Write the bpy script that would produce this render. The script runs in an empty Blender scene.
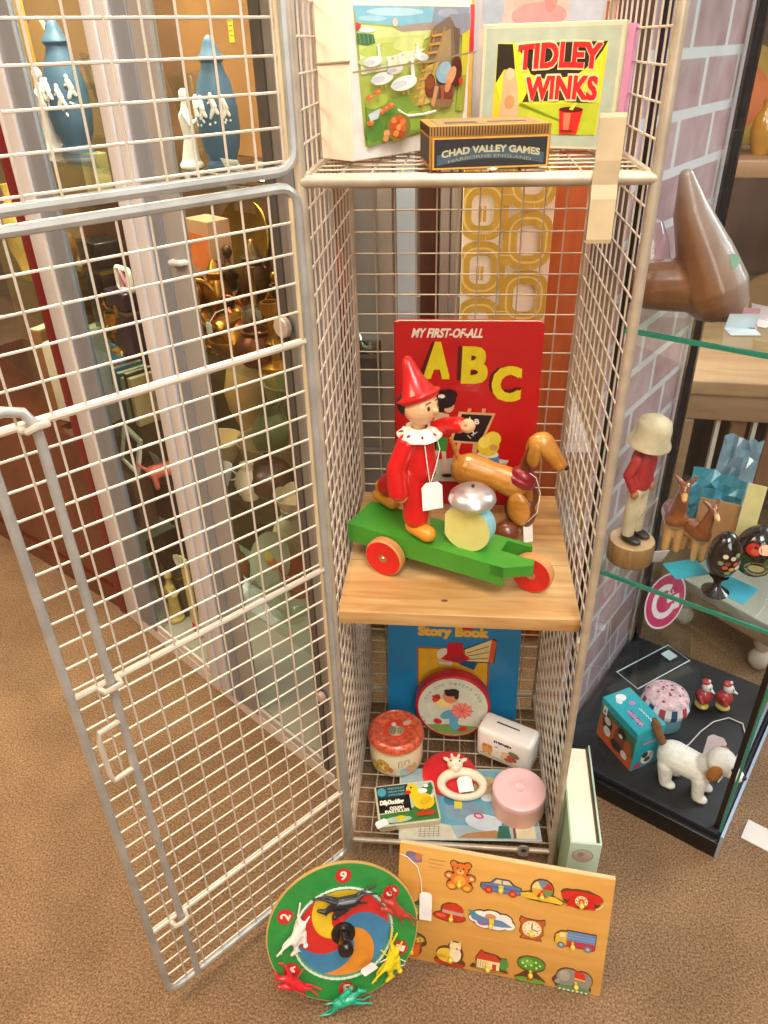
import bpy, bmesh, math, random
from mathutils import Vector as V3, Matrix as MX
PI = math.pi
rnd = random.Random(11)
SC = bpy.context.scene
COL = SC.collection
sin, cos = math.sin, math.cos

# ------------------------------------------------------------------ materials
def lin(c):
    if isinstance(c, str):
        c = c.lstrip('#'); c = [int(c[i:i+2], 16)/255 for i in (0, 2, 4)]
    return [x/12.92 if x <= .04045 else ((x+.055)/1.055)**2.4 for x in c[:3]]
_mats = {}
def _new(name):
    m = bpy.data.materials.new(name); m.use_nodes = True
    nt = m.node_tree; b = nt.nodes['Principled BSDF']
    return m, nt, b
def M(hexc, rough=.5, metal=0., var=.06, scale=60., coat=0., bump=0., sub=0.):
    """plain painted / printed / metal surface with a faint procedural mottling"""
    k = (hexc, rough, metal, var, scale, coat, bump)
    if k in _mats: return _mats[k]
    m, nt, b = _new('paint_%s_%d' % (hexc.strip('#'), len(_mats)))
    c = lin(hexc)
    tc = nt.nodes.new('ShaderNodeTexCoord'); n = nt.nodes.new('ShaderNodeTexNoise')
    n.inputs['Scale'].default_value = scale; n.inputs['Detail'].default_value = 2
    nt.links.new(tc.outputs['Object'], n.inputs['Vector'])
    r = nt.nodes.new('ShaderNodeValToRGB')
    r.color_ramp.elements[0].position = .3; r.color_ramp.elements[1].position = .7
    r.color_ramp.elements[0].color = [x*(1-var*1.6) for x in c]+[1]
    r.color_ramp.elements[1].color = [min(1, x*(1+var)) for x in c]+[1]
    nt.links.new(n.outputs['Fac'], r.inputs['Fac']); nt.links.new(r.outputs['Color'], b.inputs['Base Color'])
    b.inputs['Roughness'].default_value = rough; b.inputs['Metallic'].default_value = metal
    b.inputs['Coat Weight'].default_value = coat; b.inputs['Coat Roughness'].default_value = .1
    if bump:
        bp = nt.nodes.new('ShaderNodeBump'); bp.inputs['Strength'].default_value = bump; bp.inputs['Distance'].default_value = .001
        nt.links.new(n.outputs['Fac'], bp.inputs['Height']); nt.links.new(bp.outputs['Normal'], b.inputs['Normal'])
    _mats[k] = m; return m
def wood(c1, c2, scale=8., rough=.5, axis='X', coat=0., dist=3.):
    k = ('wood', c1, c2, scale, rough, axis, coat)
    if k in _mats: return _mats[k]
    m, nt, b = _new('wood_%d' % len(_mats))
    tc = nt.nodes.new('ShaderNodeTexCoord'); mp = nt.nodes.new('ShaderNodeMapping')
    s = {'X': (.12, 1, 1), 'Y': (1, .12, 1), 'Z': (1, 1, .12)}[axis]
    mp.inputs['Scale'].default_value = s
    n = nt.nodes.new('ShaderNodeTexNoise'); n.inputs['Scale'].default_value = scale*8; n.inputs['Detail'].default_value = 5; n.inputs['Distortion'].default_value = dist*.3
    n2 = nt.nodes.new('ShaderNodeTexNoise'); n2.inputs['Scale'].default_value = scale*1.5; n2.inputs['Detail'].default_value = 2
    nt.links.new(tc.outputs['Object'], mp.inputs['Vector'])
    for q in (n, n2): nt.links.new(mp.outputs['Vector'], q.inputs['Vector'])
    mx = nt.nodes.new('ShaderNodeMath'); mx.operation = 'ADD'; mu = nt.nodes.new('ShaderNodeMath'); mu.operation = 'MULTIPLY'; mu.inputs[1].default_value = .5
    nt.links.new(n.outputs['Fac'], mx.inputs[0]); nt.links.new(n2.outputs['Fac'], mx.inputs[1]); nt.links.new(mx.outputs[0], mu.inputs[0])
    r = nt.nodes.new('ShaderNodeValToRGB'); r.color_ramp.elements[0].position = .35; r.color_ramp.elements[1].position = .65
    r.color_ramp.elements[0].color = lin(c1)+[1]; r.color_ramp.elements[1].color = lin(c2)+[1]
    nt.links.new(mu.outputs[0], r.inputs['Fac']); nt.links.new(r.outputs['Color'], b.inputs['Base Color'])
    b.inputs['Roughness'].default_value = rough; b.inputs['Coat Weight'].default_value = coat; b.inputs['Coat Roughness'].default_value = .15
    _mats[k] = m; return m
def glass(name='clear_glass', tint=(.96, .985, .97), refl=1.0, lo=.03):
    k = ('glass', name)
    if k in _mats: return _mats[k]
    m = bpy.data.materials.new(name); m.use_nodes = True; nt = m.node_tree; nt.nodes.clear()
    o = nt.nodes.new('ShaderNodeOutputMaterial'); t = nt.nodes.new('ShaderNodeBsdfTransparent'); g = nt.nodes.new('ShaderNodeBsdfGlossy')
    t.inputs['Color'].default_value = list(tint)+[1]; g.inputs['Roughness'].default_value = .02
    f = nt.nodes.new('ShaderNodeFresnel'); f.inputs['IOR'].default_value = 1.45
    mu = nt.nodes.new('ShaderNodeMath'); mu.operation = 'MULTIPLY'
    ge = nt.nodes.new('ShaderNodeNewGeometry'); bf = nt.nodes.new('ShaderNodeMath'); bf.operation = 'MULTIPLY_ADD'; bf.inputs[1].default_value = -refl; bf.inputs[2].default_value = refl
    nt.links.new(ge.outputs['Backfacing'], bf.inputs[0]); nt.links.new(bf.outputs[0], mu.inputs[1])
    x = nt.nodes.new('ShaderNodeMixShader')
    nt.links.new(f.outputs[0], mu.inputs[0]); nt.links.new(mu.outputs[0], x.inputs[0])
    nt.links.new(t.outputs[0], x.inputs[1]); nt.links.new(g.outputs[0], x.inputs[2]); nt.links.new(x.outputs[0], o.inputs[0])
    _mats[k] = m; return m
def carpet():
    m, nt, b = _new('speckled_carpet')
    tc = nt.nodes.new('ShaderNodeTexCoord')
    n = nt.nodes.new('ShaderNodeTexNoise'); n.inputs['Scale'].default_value = 330; n.inputs['Detail'].default_value = 4; n.inputs['Roughness'].default_value = .75
    n2 = nt.nodes.new('ShaderNodeTexNoise'); n2.inputs['Scale'].default_value = 7; n2.inputs['Detail'].default_value = 3
    for q in (n, n2): nt.links.new(tc.outputs['Object'], q.inputs['Vector'])
    r = nt.nodes.new('ShaderNodeValToRGB'); e = r.color_ramp.elements
    e[0].position = .33; e[0].color = lin('#5c4430')+[1]; e[1].position = .62; e[1].color = lin('#ad9070')+[1]
    q = e.new(.48); q.color = lin('#876a4e')+[1]
    r2 = nt.nodes.new('ShaderNodeValToRGB'); r2.color_ramp.elements[0].color = (.78, .76, .74, 1); r2.color_ramp.elements[1].color = (1.12, 1.1, 1.08, 1)
    r2.color_ramp.elements[0].position = .3; r2.color_ramp.elements[1].position = .7
    mx = nt.nodes.new('ShaderNodeMixRGB'); mx.blend_type = 'MULTIPLY'; mx.inputs[0].default_value = 1
    nt.links.new(n.outputs['Fac'], r.inputs['Fac']); nt.links.new(n2.outputs['Fac'], r2.inputs['Fac'])
    nt.links.new(r.outputs[0], mx.inputs[1]); nt.links.new(r2.outputs[0], mx.inputs[2]); nt.links.new(mx.outputs[0], b.inputs['Base Color'])
    b.inputs['Roughness'].default_value = 1; b.inputs['Specular IOR Level'].default_value = .1
    bp = nt.nodes.new('ShaderNodeBump'); bp.inputs['Strength'].default_value = .9; bp.inputs['Distance'].default_value = .004
    nt.links.new(n.outputs['Fac'], bp.inputs['Height']); nt.links.new(bp.outputs[0], b.inputs['Normal'])
    return m
def blend_wood(a1, a2, b1, b2, vec, lo, hi, rough=.35, coat=.4):
    """two wood tones flowing into each other along a direction in the object"""
    m, nt, b = _new('two_tone_wood_%d' % len(_mats)); _mats[('bw', a1, b1, vec)] = m
    tc = nt.nodes.new('ShaderNodeTexCoord'); n = nt.nodes.new('ShaderNodeTexNoise'); n.inputs['Scale'].default_value = 30; n.inputs['Detail'].default_value = 4; n.inputs['Distortion'].default_value = 1.5
    mp = nt.nodes.new('ShaderNodeMapping'); mp.inputs['Scale'].default_value = (1, 1, .3); mp.inputs['Rotation'].default_value = (0, .5, 0)
    nt.links.new(tc.outputs['Object'], mp.inputs[0]); nt.links.new(mp.outputs[0], n.inputs['Vector'])
    ra = nt.nodes.new('ShaderNodeMixRGB'); ra.inputs[1].default_value = lin(a1)+[1]; ra.inputs[2].default_value = lin(a2)+[1]
    rb = nt.nodes.new('ShaderNodeMixRGB'); rb.inputs[1].default_value = lin(b1)+[1]; rb.inputs[2].default_value = lin(b2)+[1]
    for q in (ra, rb): nt.links.new(n.outputs['Fac'], q.inputs[0])
    dp = nt.nodes.new('ShaderNodeVectorMath'); dp.operation = 'DOT_PRODUCT'; dp.inputs[1].default_value = vec; nt.links.new(tc.outputs['Object'], dp.inputs[0])
    mr = nt.nodes.new('ShaderNodeMapRange'); mr.interpolation_type = 'SMOOTHSTEP'; mr.inputs['From Min'].default_value = lo; mr.inputs['From Max'].default_value = hi
    nt.links.new(dp.outputs['Value'], mr.inputs['Value']); x = nt.nodes.new('ShaderNodeMixRGB')
    nt.links.new(mr.outputs[0], x.inputs[0]); nt.links.new(ra.outputs[0], x.inputs[1]); nt.links.new(rb.outputs[0], x.inputs[2]); nt.links.new(x.outputs[0], b.inputs['Base Color'])
    b.inputs['Roughness'].default_value = rough; b.inputs['Coat Weight'].default_value = coat; b.inputs['Coat Roughness'].default_value = .15
    return m
def brick():
    m, nt, b = _new('pale_pink_brick')
    tc = nt.nodes.new('ShaderNodeTexCoord'); br = nt.nodes.new('ShaderNodeTexBrick')
    br.inputs['Color1'].default_value = lin('#dcbabf')+[1]; br.inputs['Color2'].default_value = lin('#cba3a8')+[1]; br.inputs['Mortar'].default_value = lin('#f6f1f4')+[1]
    br.inputs['Scale'].default_value = 1; br.inputs['Mortar Size'].default_value = .0065; br.inputs['Brick Width'].default_value = .13; br.inputs['Row Height'].default_value = .062
    br.inputs['Mortar Smooth'].default_value = .3
    nt.links.new(tc.outputs['UV'], br.inputs['Vector'])
    n = nt.nodes.new('ShaderNodeTexNoise'); n.inputs['Scale'].default_value = 25; nt.links.new(tc.outputs['UV'], n.inputs['Vector'])
    mx = nt.nodes.new('ShaderNodeMixRGB'); mx.blend_type = 'OVERLAY'; mx.inputs[0].default_value = .5
    nt.links.new(br.outputs['Color'], mx.inputs[1]); nt.links.new(n.outputs['Fac'], mx.inputs[2]); nt.links.new(mx.outputs[0], b.inputs['Base Color'])
    b.inputs['Roughness'].default_value = .38
    return m

# ------------------------------------------------------------------ mesh builder
def T(x=0, y=0, z=0, rz=0, rx=0, ry=0, s=1):
    m = MX.Translation((x, y, z)) @ MX.Rotation(rz, 4, 'Z') @ MX.Rotation(ry, 4, 'Y') @ MX.Rotation(rx, 4, 'X')
    if s != 1:
        m = m @ (MX.Diagonal((*s, 1)) if isinstance(s, (tuple, list)) else MX.Scale(s, 4))
    return m
ID = MX.Identity(4)
_txt = {}
def textmesh(s):
    if s in _txt: return _txt[s]
    cu = bpy.data.curves.new('lettering', 'FONT'); cu.body = s; cu.resolution_u = 3; cu.offset = .02
    o = bpy.data.objects.new('lettering_tmp', cu); COL.objects.link(o)
    bpy.context.view_layer.update()
    me = bpy.data.meshes.new_from_object(o.evaluated_get(bpy.context.evaluated_depsgraph_get()))
    vs = [tuple(v.co[:2]) for v in me.vertices]; fs = [tuple(p.vertices) for p in me.polygons]
    bpy.data.objects.remove(o); bpy.data.curves.remove(cu); bpy.data.meshes.remove(me)
    x0 = min(v[0] for v in vs); x1 = max(v[0] for v in vs); y0 = min(v[1] for v in vs); y1 = max(v[1] for v in vs)
    _txt[s] = ([((x-x0)/(x1-x0), (y-y0)/(y1-y0)) for x, y in vs], fs); return _txt[s]

class MB:
    def __init__(s, X=None): s.v = []; s.f = []; s.mi = []; s.mats = []; s.X = X or ID
    def slot(s, m):
        if m not in s.mats: s.mats.append(m)
        return s.mats.index(m)
    def add(s, vs, fs, m, X=None):
        X = s.X @ X if X is not None else s.X
        b = len(s.v); s.v += [tuple(X @ V3(v)) for v in vs]
        k = s.slot(m)
        for f in fs: s.f.append([b+i for i in f]); s.mi.append(k)
        return s
    def box(s, x0, y0, z0, x1, y1, z1, m, X=None, bev=0.):
        if bev <= 0:
            vs = [(x, y, z) for z in (z0, z1) for y in (y0, y1) for x in (x0, x1)]
            return s.add(vs, [(0, 2, 3, 1), (4, 5, 7, 6), (0, 1, 5, 4), (2, 6, 7, 3), (0, 4, 6, 2), (1, 3, 7, 5)], m, X)
        bm = bmesh.new(); bmesh.ops.create_cube(bm, size=1)
        for v in bm.verts: v.co = V3(((x0+x1)/2+v.co.x*(x1-x0), (y0+y1)/2+v.co.y*(y1-y0), (z0+z1)/2+v.co.z*(z1-z0)))
        bmesh.ops.bevel(bm, geom=bm.edges[:], offset=bev, segments=3, profile=.5, affect='EDGES')
        bm.verts.index_update()
        vs = [v.co[:] for v in bm.verts]; fs = [[v.index for v in f.verts] for f in bm.faces]; bm.free()
        return s.add(vs, fs, m, X)
    def tube(s, pts, r, m, n=6, closed=False, X=None, caps=True):
        P = [V3(p) for p in pts]; L = len(P); rs = r if isinstance(r, (list, tuple)) else [r]*L
        vs = []; fs = []; up = None
        for i in range(L):
            a = P[(i-1) % L] if (closed or i) else P[i]; c = P[(i+1) % L] if (closed or i < L-1) else P[i]
            t = (c-a); t = t.normalized() if t.length > 1e-9 else V3((0, 0, 1))
            if up is None:
                up = V3((0, 0, 1)) if abs(t.z) < .9 else V3((1, 0, 0))
            w = t.cross(up); w = w.normalized() if w.length > 1e-6 else t.orthogonal().normalized()
            up = w.cross(t).normalized()
            for k in range(n):
                q = 2*PI*k/n; vs.append(P[i]+(w*cos(q)+up*sin(q))*rs[i])
        for i in range(L if closed else L-1):
            j = (i+1) % L
            for k in range(n):
                k2 = (k+1) % n; fs.append((i*n+k, j*n+k, j*n+k2, i*n+k2))
        if caps and not closed:
            fs.append(tuple(range(n))); fs.append(tuple((L-1)*n+k for k in reversed(range(n))))
        return s.add(vs, fs, m, X)
    def lathe(s, prof, m, n=28, X=None):
        """prof = [(radius, z)...] about z"""
        vs = []; fs = []; L = len(prof)
        for r, z in prof:
            for k in range(n): vs.append((r*cos(2*PI*k/n), r*sin(2*PI*k/n), z))
        for i in range(L-1):
            for k in range(n):
                k2 = (k+1) % n; fs.append((i*n+k, i*n+k2, (i+1)*n+k2, (i+1)*n+k))
        if prof[0][0] > 1e-6: fs.append(tuple(reversed(range(n))))
        if prof[-1][0] > 1e-6: fs.append(tuple((L-1)*n+k for k in range(n)))
        return s.add(vs, fs, m, X)
    def prism(s, poly, z0, z1, m, X=None, mtop=None):
        n = len(poly); a = sum(poly[i][0]*poly[(i+1) % n][1]-poly[(i+1) % n][0]*poly[i][1] for i in range(n))
        if a < 0: poly = poly[::-1]
        vs = [(x, y, z0) for x, y in poly]+[(x, y, z1) for x, y in poly]
        s.add(vs, [tuple(reversed(range(n)))]+[(i, (i+1) % n, n+(i+1) % n, n+i) for i in range(n)], m, X)
        return s.add(vs[n:], [tuple(range(n))], mtop or m, X)
    def ell(s, c, r, m, n=20, X=None, rz=0., rx=0., ry=0.):
        r = r if isinstance(r, (tuple, list)) else (r, r, r)
        vs = [(0, 0, -1)]; h = n//2
        for i in range(1, h):
            t = PI*i/h
            for k in range(n): vs.append((sin(t)*cos(2*PI*k/n), sin(t)*sin(2*PI*k/n), -cos(t)))
        vs.append((0, 0, 1)); fs = [(0, 1+(k+1) % n, 1+k) for k in range(n)]
        for i in range(h-2):
            for k in range(n):
                a = 1+i*n; k2 = (k+1) % n; fs.append((a+k, a+k2, a+n+k2, a+n+k))
        e = len(vs)-1; b = 1+(h-2)*n; fs += [(b+k, b+(k+1) % n, e) for k in range(n)]
        L = T(*c, rz, rx, ry, s=r)
        return s.add(vs, fs, m, (X @ L) if X is not None else L)
    def quad(s, a, b, c, d, m, X=None): return s.add([a, b, c, d], [(0, 1, 2, 3)], m, X)
    def cap(s, p0, p1, r0, r1, m, n=14):
        """tapered capsule"""
        p0 = V3(p0); p1 = V3(p1); d = p1-p0; L = d.length; t = d/L
        pts = []; rs = []
        for i in range(5):
            a = PI/2*i/4; pts.append(p0-t*r0*cos(a)); rs.append(max(r0*sin(a), r0*.02))
        for i in range(5):
            a = PI/2*i/4; pts.append(p1+t*r1*sin(a)); rs.append(max(r1*cos(a), r1*.02))
        return s.tube(pts, rs, m, n)
    def mesh(s, name, flat=False, ang=40):
        me = bpy.data.meshes.new(name); me.from_pydata(s.v, [], s.f)
        for m in s.mats: me.materials.append(m)
        me.polygons.foreach_set('material_index', s.mi); me.update()
        if not flat:
            me.shade_smooth(); me.set_sharp_from_angle(angle=math.radians(ang))
        return me
    def build(s, name, parent=None, loc=None, flat=False, ang=40):
        o = bpy.data.objects.new(name, s.mesh(name, flat, ang)); COL.objects.link(o)
        if parent: o.parent = parent
        if loc is not None: o.location = loc
        return o
    def remesh(s, name, parent, voxel, smooth=3, mats=None, colour=None, loc=None):
        """fuse the overlapping closed shapes collected here into one continuous skin"""
        me = bpy.data.meshes.new(name); me.from_pydata(s.v, [], s.f); me.update()
        t = bpy.data.objects.new('tmp_'+name, me); COL.objects.link(t)
        q = t.modifiers.new('r', 'REMESH'); q.mode = 'VOXEL'; q.voxel_size = voxel
        if smooth:
            q = t.modifiers.new('s', 'SMOOTH'); q.iterations = smooth; q.factor = .5
        bpy.context.view_layer.update()
        out = bpy.data.meshes.new_from_object(t.evaluated_get(bpy.context.evaluated_depsgraph_get()))
        bpy.data.objects.remove(t); bpy.data.meshes.remove(me)
        out.name = name; out.materials.clear()
        for m in (mats or s.mats): out.materials.append(m)
        if colour:
            for p in out.polygons: p.material_index = colour(p.center)
        else:
            for p in out.polygons: p.material_index = 0
        out.shade_smooth()
        o = bpy.data.objects.new(name, out); COL.objects.link(o)
        if parent: o.parent = parent
        if loc is not None: o.location = loc
        return o

class Pic(MB):
    """a flat printed picture: layers of coloured shapes on the plane O + x*U + y*W (or any map fn(x, y, h) -> point)"""
    def __init__(s, O=None, U=None, W=None, fn=None, step=.00009, h0=.0003):
        MB.__init__(s); s.h = h0; s.step = step
        if fn: s.fn = fn
        else:
            O = V3(O); U = V3(U); W = V3(W); N = U.cross(W).normalized()
            s.fn = lambda x, y, h: O+U*x+W*y+N*h
        s.rough = .45; s.coat = 0.
    def mt(s, c): return M(c, s.rough, coat=s.coat) if isinstance(c, str) else c
    def raw(s, pts, fs, c):
        s.h += s.step; s.add([s.fn(x, y, s.h) for x, y in pts], fs, s.mt(c)); return s
    def poly(s, pts, c):
        n = len(pts); a = sum(pts[i][0]*pts[(i+1) % n][1]-pts[(i+1) % n][0]*pts[i][1] for i in range(n))
        if a < 0: pts = pts[::-1]
        return s.raw(pts, [tuple(range(n))], c)
    def rect(s, x0, y0, x1, y1, c): return s.poly([(x0, y0), (x1, y0), (x1, y1), (x0, y1)], c)
    def ell(s, x, y, rx, ry, c, a=0., n=20):
        p = []
        for k in range(n):
            q = 2*PI*k/n; u = rx*cos(q); w = ry*sin(q); p.append((x+u*cos(a)-w*sin(a), y+u*sin(a)+w*cos(a)))
        return s.poly(p, c)
    def line(s, pts, w, c):
        s.h += s.step; m = s.mt(c)
        for (x0, y0), (x1, y1) in zip(pts, pts[1:]):
            d = math.hypot(x1-x0, y1-y0) or 1; nx = -(y1-y0)/d*w/2; ny = (x1-x0)/d*w/2
            q = [(x0+nx, y0+ny), (x0-nx, y0-ny), (x1-nx, y1-ny), (x1+nx, y1+ny)]
            s.add([s.fn(x, y, s.h) for x, y in q], [(0, 1, 2, 3)], m)
        return s
    def text(s, t, x0, y0, x1, y1, c, shear=0., warp=None, bold=0.):
        vs, fs = textmesh(t); s.h += s.step; m = s.mt(c)
        for k in ((0, 0), (bold, 0), (0, bold), (bold, bold)) if bold else ((0, 0),):
            P = []
            for u, w in vs:
                x = x0+(x1-x0)*u+shear*(y1-y0)*w+k[0]; y = y0+(y1-y0)*w+k[1]
                if warp: x, y = warp(u, w, x, y)
                P.append(s.fn(x, y, s.h))
            s.add(P, fs, m); s.h += s.step*.3 if bold else 0
        return s

# ------------------------------------------------------------------ scene graph
def tag(o, label, cat, group=None, kind=None):
    o['label'] = label; o['category'] = cat
    if group: o['group'] = group
    if kind: o['kind'] = kind
    return o
def thing(name, label, cat, loc=(0, 0, 0), rz=0., group=None, rot=None):
    o = bpy.data.objects.new(name, None); COL.objects.link(o); o.empty_display_size = .02
    o.location = loc; o.rotation_euler = rot if rot else (0, 0, rz)
    return tag(o, label, cat, group)
def struct(o):
    o['kind'] = 'structure'; return o
def dup(o, loc, rz=None, label=None, group=None, recol=None):
    def cp(q, par):
        c = q.copy(); COL.objects.link(c); c.parent = par
        if recol and c.data:
            c.data = c.data.copy()
            for i, m in enumerate(c.data.materials):
                if m in recol: c.data.materials[i] = recol[m]
        for ch in q.children: cp(ch, c)
        return c
    c = cp(o, None); c.location = loc
    if rz is not None: c.rotation_euler = (0, 0, rz)
    if label: c['label'] = label
    if group: c['group'] = group
    return c
def arc(cx, cy, r, a0, a1, n=8): return [(cx+r*cos(a0+(a1-a0)*i/n), cy+r*sin(a0+(a1-a0)*i/n)) for i in range(n+1)]
def rrect(x0, y0, x1, y1, r, n=5):
    return arc(x1-r, y0+r, r, -PI/2, 0, n)+arc(x1-r, y1-r, r, 0, PI/2, n)+arc(x0+r, y1-r, r, PI/2, PI, n)+arc(x0+r, y0+r, r, PI, 1.5*PI, n)
def price_tag(name, label, O, U, W, w, h, c='#f4f1ec', string=None, group='price tags'):
    """small white card with a string; O lower-left corner of the card"""
    O = V3(O); U = V3(U).normalized(); W = (V3(W)-U*V3(W).dot(U)).normalized(); N = U.cross(W)
    b = MB(MX(((U.x, W.x, N.x, O.x), (U.y, W.y, N.y, O.y), (U.z, W.z, N.z, O.z), (0, 0, 0, 1))))
    c_ = min(w, h)*.22
    b.prism([(0, 0), (w, 0), (w, h-c_), (w-c_, h), (c_, h), (0, h-c_)], 0, .0006, M(c, .7))
    o = b.build(name)
    tag(o, label, 'price tag', group)
    if string:
        MB().tube(string, .0006, M('#efeae0', .8), 5).build('string', o)
    return o
# ================================================================== WIRE LOCKER
LW, LD, SP = .305, .32, .0272
ZS, ZB, ZT = .97, .035, 1.86
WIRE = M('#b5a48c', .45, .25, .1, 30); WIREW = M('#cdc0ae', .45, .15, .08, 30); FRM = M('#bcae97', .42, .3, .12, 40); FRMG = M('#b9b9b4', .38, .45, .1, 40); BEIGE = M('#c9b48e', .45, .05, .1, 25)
lk = thing('wire_locker', 'tall beige wire mesh locker standing open in the middle of the shop', 'locker')
b = MB()
for x in (0, LW):
    b.tube([(x, 0, 0), (x, 0, ZT)], .0052, FRM, 10)
    b.tube([(x, LD, 0), (x, LD, ZT)], .004, FRM, 8)
    for z in (ZB, ZS, ZT): b.tube([(x, 0, z), (x, LD, z)], .0035, FRM, 8)
for z in (ZB, ZS, ZT):
    b.tube([(0, 0, z), (LW, 0, z)], .0056 if z == ZS else .0042, FRM, 10)
    b.tube([(0, LD, z), (LW, LD, z)], .0035, FRM, 8)
for x in (.014, .062): b.tube([(x, .002, 0), (x, .002, ZB)], .003, FRM, 8)
b.build('frame', lk)
def grid(b, fn, us, vs, m, r=.0011):
    for u in us: b.tube([fn(u, vs[0]), fn(u, vs[-1])], r, m, 5, caps=False)
    for v in vs: b.tube([fn(us[0], v), fn(us[-1], v)], r, m, 5, caps=False)
xs = [.004+SP*k for k in range(12)]; ys = [SP*.5+SP*k for k in range(12)]; zs = [.045+SP*k for k in range(67)]
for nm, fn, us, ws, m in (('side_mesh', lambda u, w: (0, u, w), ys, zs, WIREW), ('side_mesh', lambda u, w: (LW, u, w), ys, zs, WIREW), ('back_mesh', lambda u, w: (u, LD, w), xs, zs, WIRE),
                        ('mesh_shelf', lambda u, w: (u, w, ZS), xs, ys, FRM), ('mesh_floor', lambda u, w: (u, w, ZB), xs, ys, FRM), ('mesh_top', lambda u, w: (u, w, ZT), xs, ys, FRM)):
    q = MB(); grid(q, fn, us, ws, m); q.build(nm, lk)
# flat beige strap gripping the shelf bar
q = MB()
def strap(x0, x1, prof, th=.0016):
    for (y0, z0), (y1, z1) in zip(prof, prof[1:]):
        q.add([(x0, y0, z0), (x1, y0, z0), (x1, y1, z1), (x0, y1, z1)]+[(x0, y0+th, z0), (x1, y0+th, z0), (x1, y1+th, z1), (x0, y1+th, z1)],
              [(0, 1, 2, 3), (7, 6, 5, 4), (0, 4, 5, 1), (1, 5, 6, 2), (2, 6, 7, 3), (3, 7, 4, 0)], BEIGE)
strap(.251, .2725, [(-.002, .919), (-.0095, .9185), (-.0105, .922), (-.010, .955), (-.0075, .966), (-.0085, .975), (-.010, .985), (-.0105, 1.017), (-.0095, 1.0205), (-.003, 1.020)])
q.build('hasp_strap', lk)
q = MB()   # little loop plate on the bottom bar
q.prism(rrect(-.008, -.012, .008, .012, .0075), -.0012, .0012, FRMG, T(.262, -.0065, .042, 0, PI/2))
q.prism(arc(0, 0, .0042, 0, 2*PI, 14)[:-1], .0011, .0015, M('#4a4238', .7), T(.262, -.0065, .044, 0, PI/2))
q.build('hasp_loop', lk)
# wooden bracket hooks below the shelf board
q = MB(); q.tube([(.300, .012, .446), (.300, .004, .444), (.300, .002, .436), (.300, .008, .431)], .0028, FRM, 8); q.build('shelf_hook', lk)
def locker_door(z0, z1, bars, ang, rodtop):
    """leaf hinged at the near corner post, swung out towards the viewer"""
    d = bpy.data.objects.new('door', None)
    X = T(0, -.006, 0, math.radians(ang))
    r = .018
    loop = [(x, 0, z) for x, z in rrect(.004, z0, .3075, z1, r, 4)]
    m = MB(X)
    m.tube(loop, .0046, FRMG, 8, closed=True)
    m.tube([(.011, 0, z0+.004), (.011, 0, z1-.004)], .0022, BEIGE, 6)
    for z in bars: m.tube([(.008, 0, z), (.3045, 0, z)], .0034, WIREW, 8)
    d = m.build('door', lk)
    m = MB(X)
    dz, ph, sx = (.0267, .538-19*.0267, .0075) if rodtop else (.0257, .9885, .0155)
    zz = ph
    while zz < z1-.006:
        m.tube([(.008, -.001, zz), (.305, -.001, zz)], .0012, WIREW, 5, caps=False); zz += dz
    for k in range(0 if not rodtop else 1, 11): m.tube([(sx+.0275*k, .0012, z0+.003), (sx+.0275*k, .0012, z1-.003)], .0011, WIREW, 5, caps=False)
    m.build('door_mesh', d)
    if rodtop:
        m = MB(X)
        m.tube([(.2685, .008, .028), (.2715, .008, .4), (.2705, .008, rodtop-.03), (.271, .008, rodtop-.012), (.277, .006, rodtop), (.290, .004, rodtop+.004), (.318, .003, rodtop+.002)], .0043, FRMG, 10)
        m.build('latch_rod', d)
        m = MB(X)
        m.tube([(.27, .008, .51), (.296, .012, .512), (.298, .012, .50), (.298, .012, .455), (.296, .012, .443), (.27, .008, .441)], .003, WIREW, 8)
        m.build('pull_handle', d)
        for z in bars: MB(X).tube([(.262, .003, z), (.264, .014, z+.002), (.272, .016, z+.003), (.279, .013, z), (.281, .003, z-.002)], .003, WIREW, 8).build('rod_guide', d)
    return d
locker_door(.022, .968, [.829, .556, .160], 226.8, .842)
locker_door(.981, 1.85, [1.3, 1.6], 226.8, None)

# ================================================================== SHELF BOARD
BW = wood('#a97a42', '#d8b078', 7, .45, 'X', .15)
b = MB(); b.box(.0035, .017, .4505, .3015, .3125, .4705, BW, bev=.0015)
dk = M('#6e4a22', .7)
for x, y, r in ((.135, .045, .0045), (.262, .10, .003), (.05, .2, .004)): b.lathe([(0, .4708), (r, .4708), (r*.2, .47085)], dk, 10, T(x, y, 0, s=(1, .6, 1)))
for y in (.128, .205): b.box(.006, y, .4704, .299, y+.0006, .4707, M('#8a6636', .7))
o = b.build('wooden_shelf_board'); tag(o, 'thick varnished pine shelf board resting across the wire locker at half height', 'shelf')

# ================================================================== TOP SHELF GAMES
def carton(name, label, x, y, az, w, d, h, z, side, pic, top=None, bev=.001, lid=None, rx=0., group=None, cat='game box'):
    t = thing(name, label, cat, (x, y, z), rot=(rx, 0, az), group=group)
    m = MB(); m.box(0, 0, 0, w, d, h, side, bev=bev)
    if lid: lid(m)
    m.build('box_body', t)
    p = Pic((0, 0, 0), (1, 0, 0), (0, 0, 1)); pic(p); p.build('box_picture', t, flat=True)
    return t
CREAM = M('#eadcc6', .7, 0, .05, 30)
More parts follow.
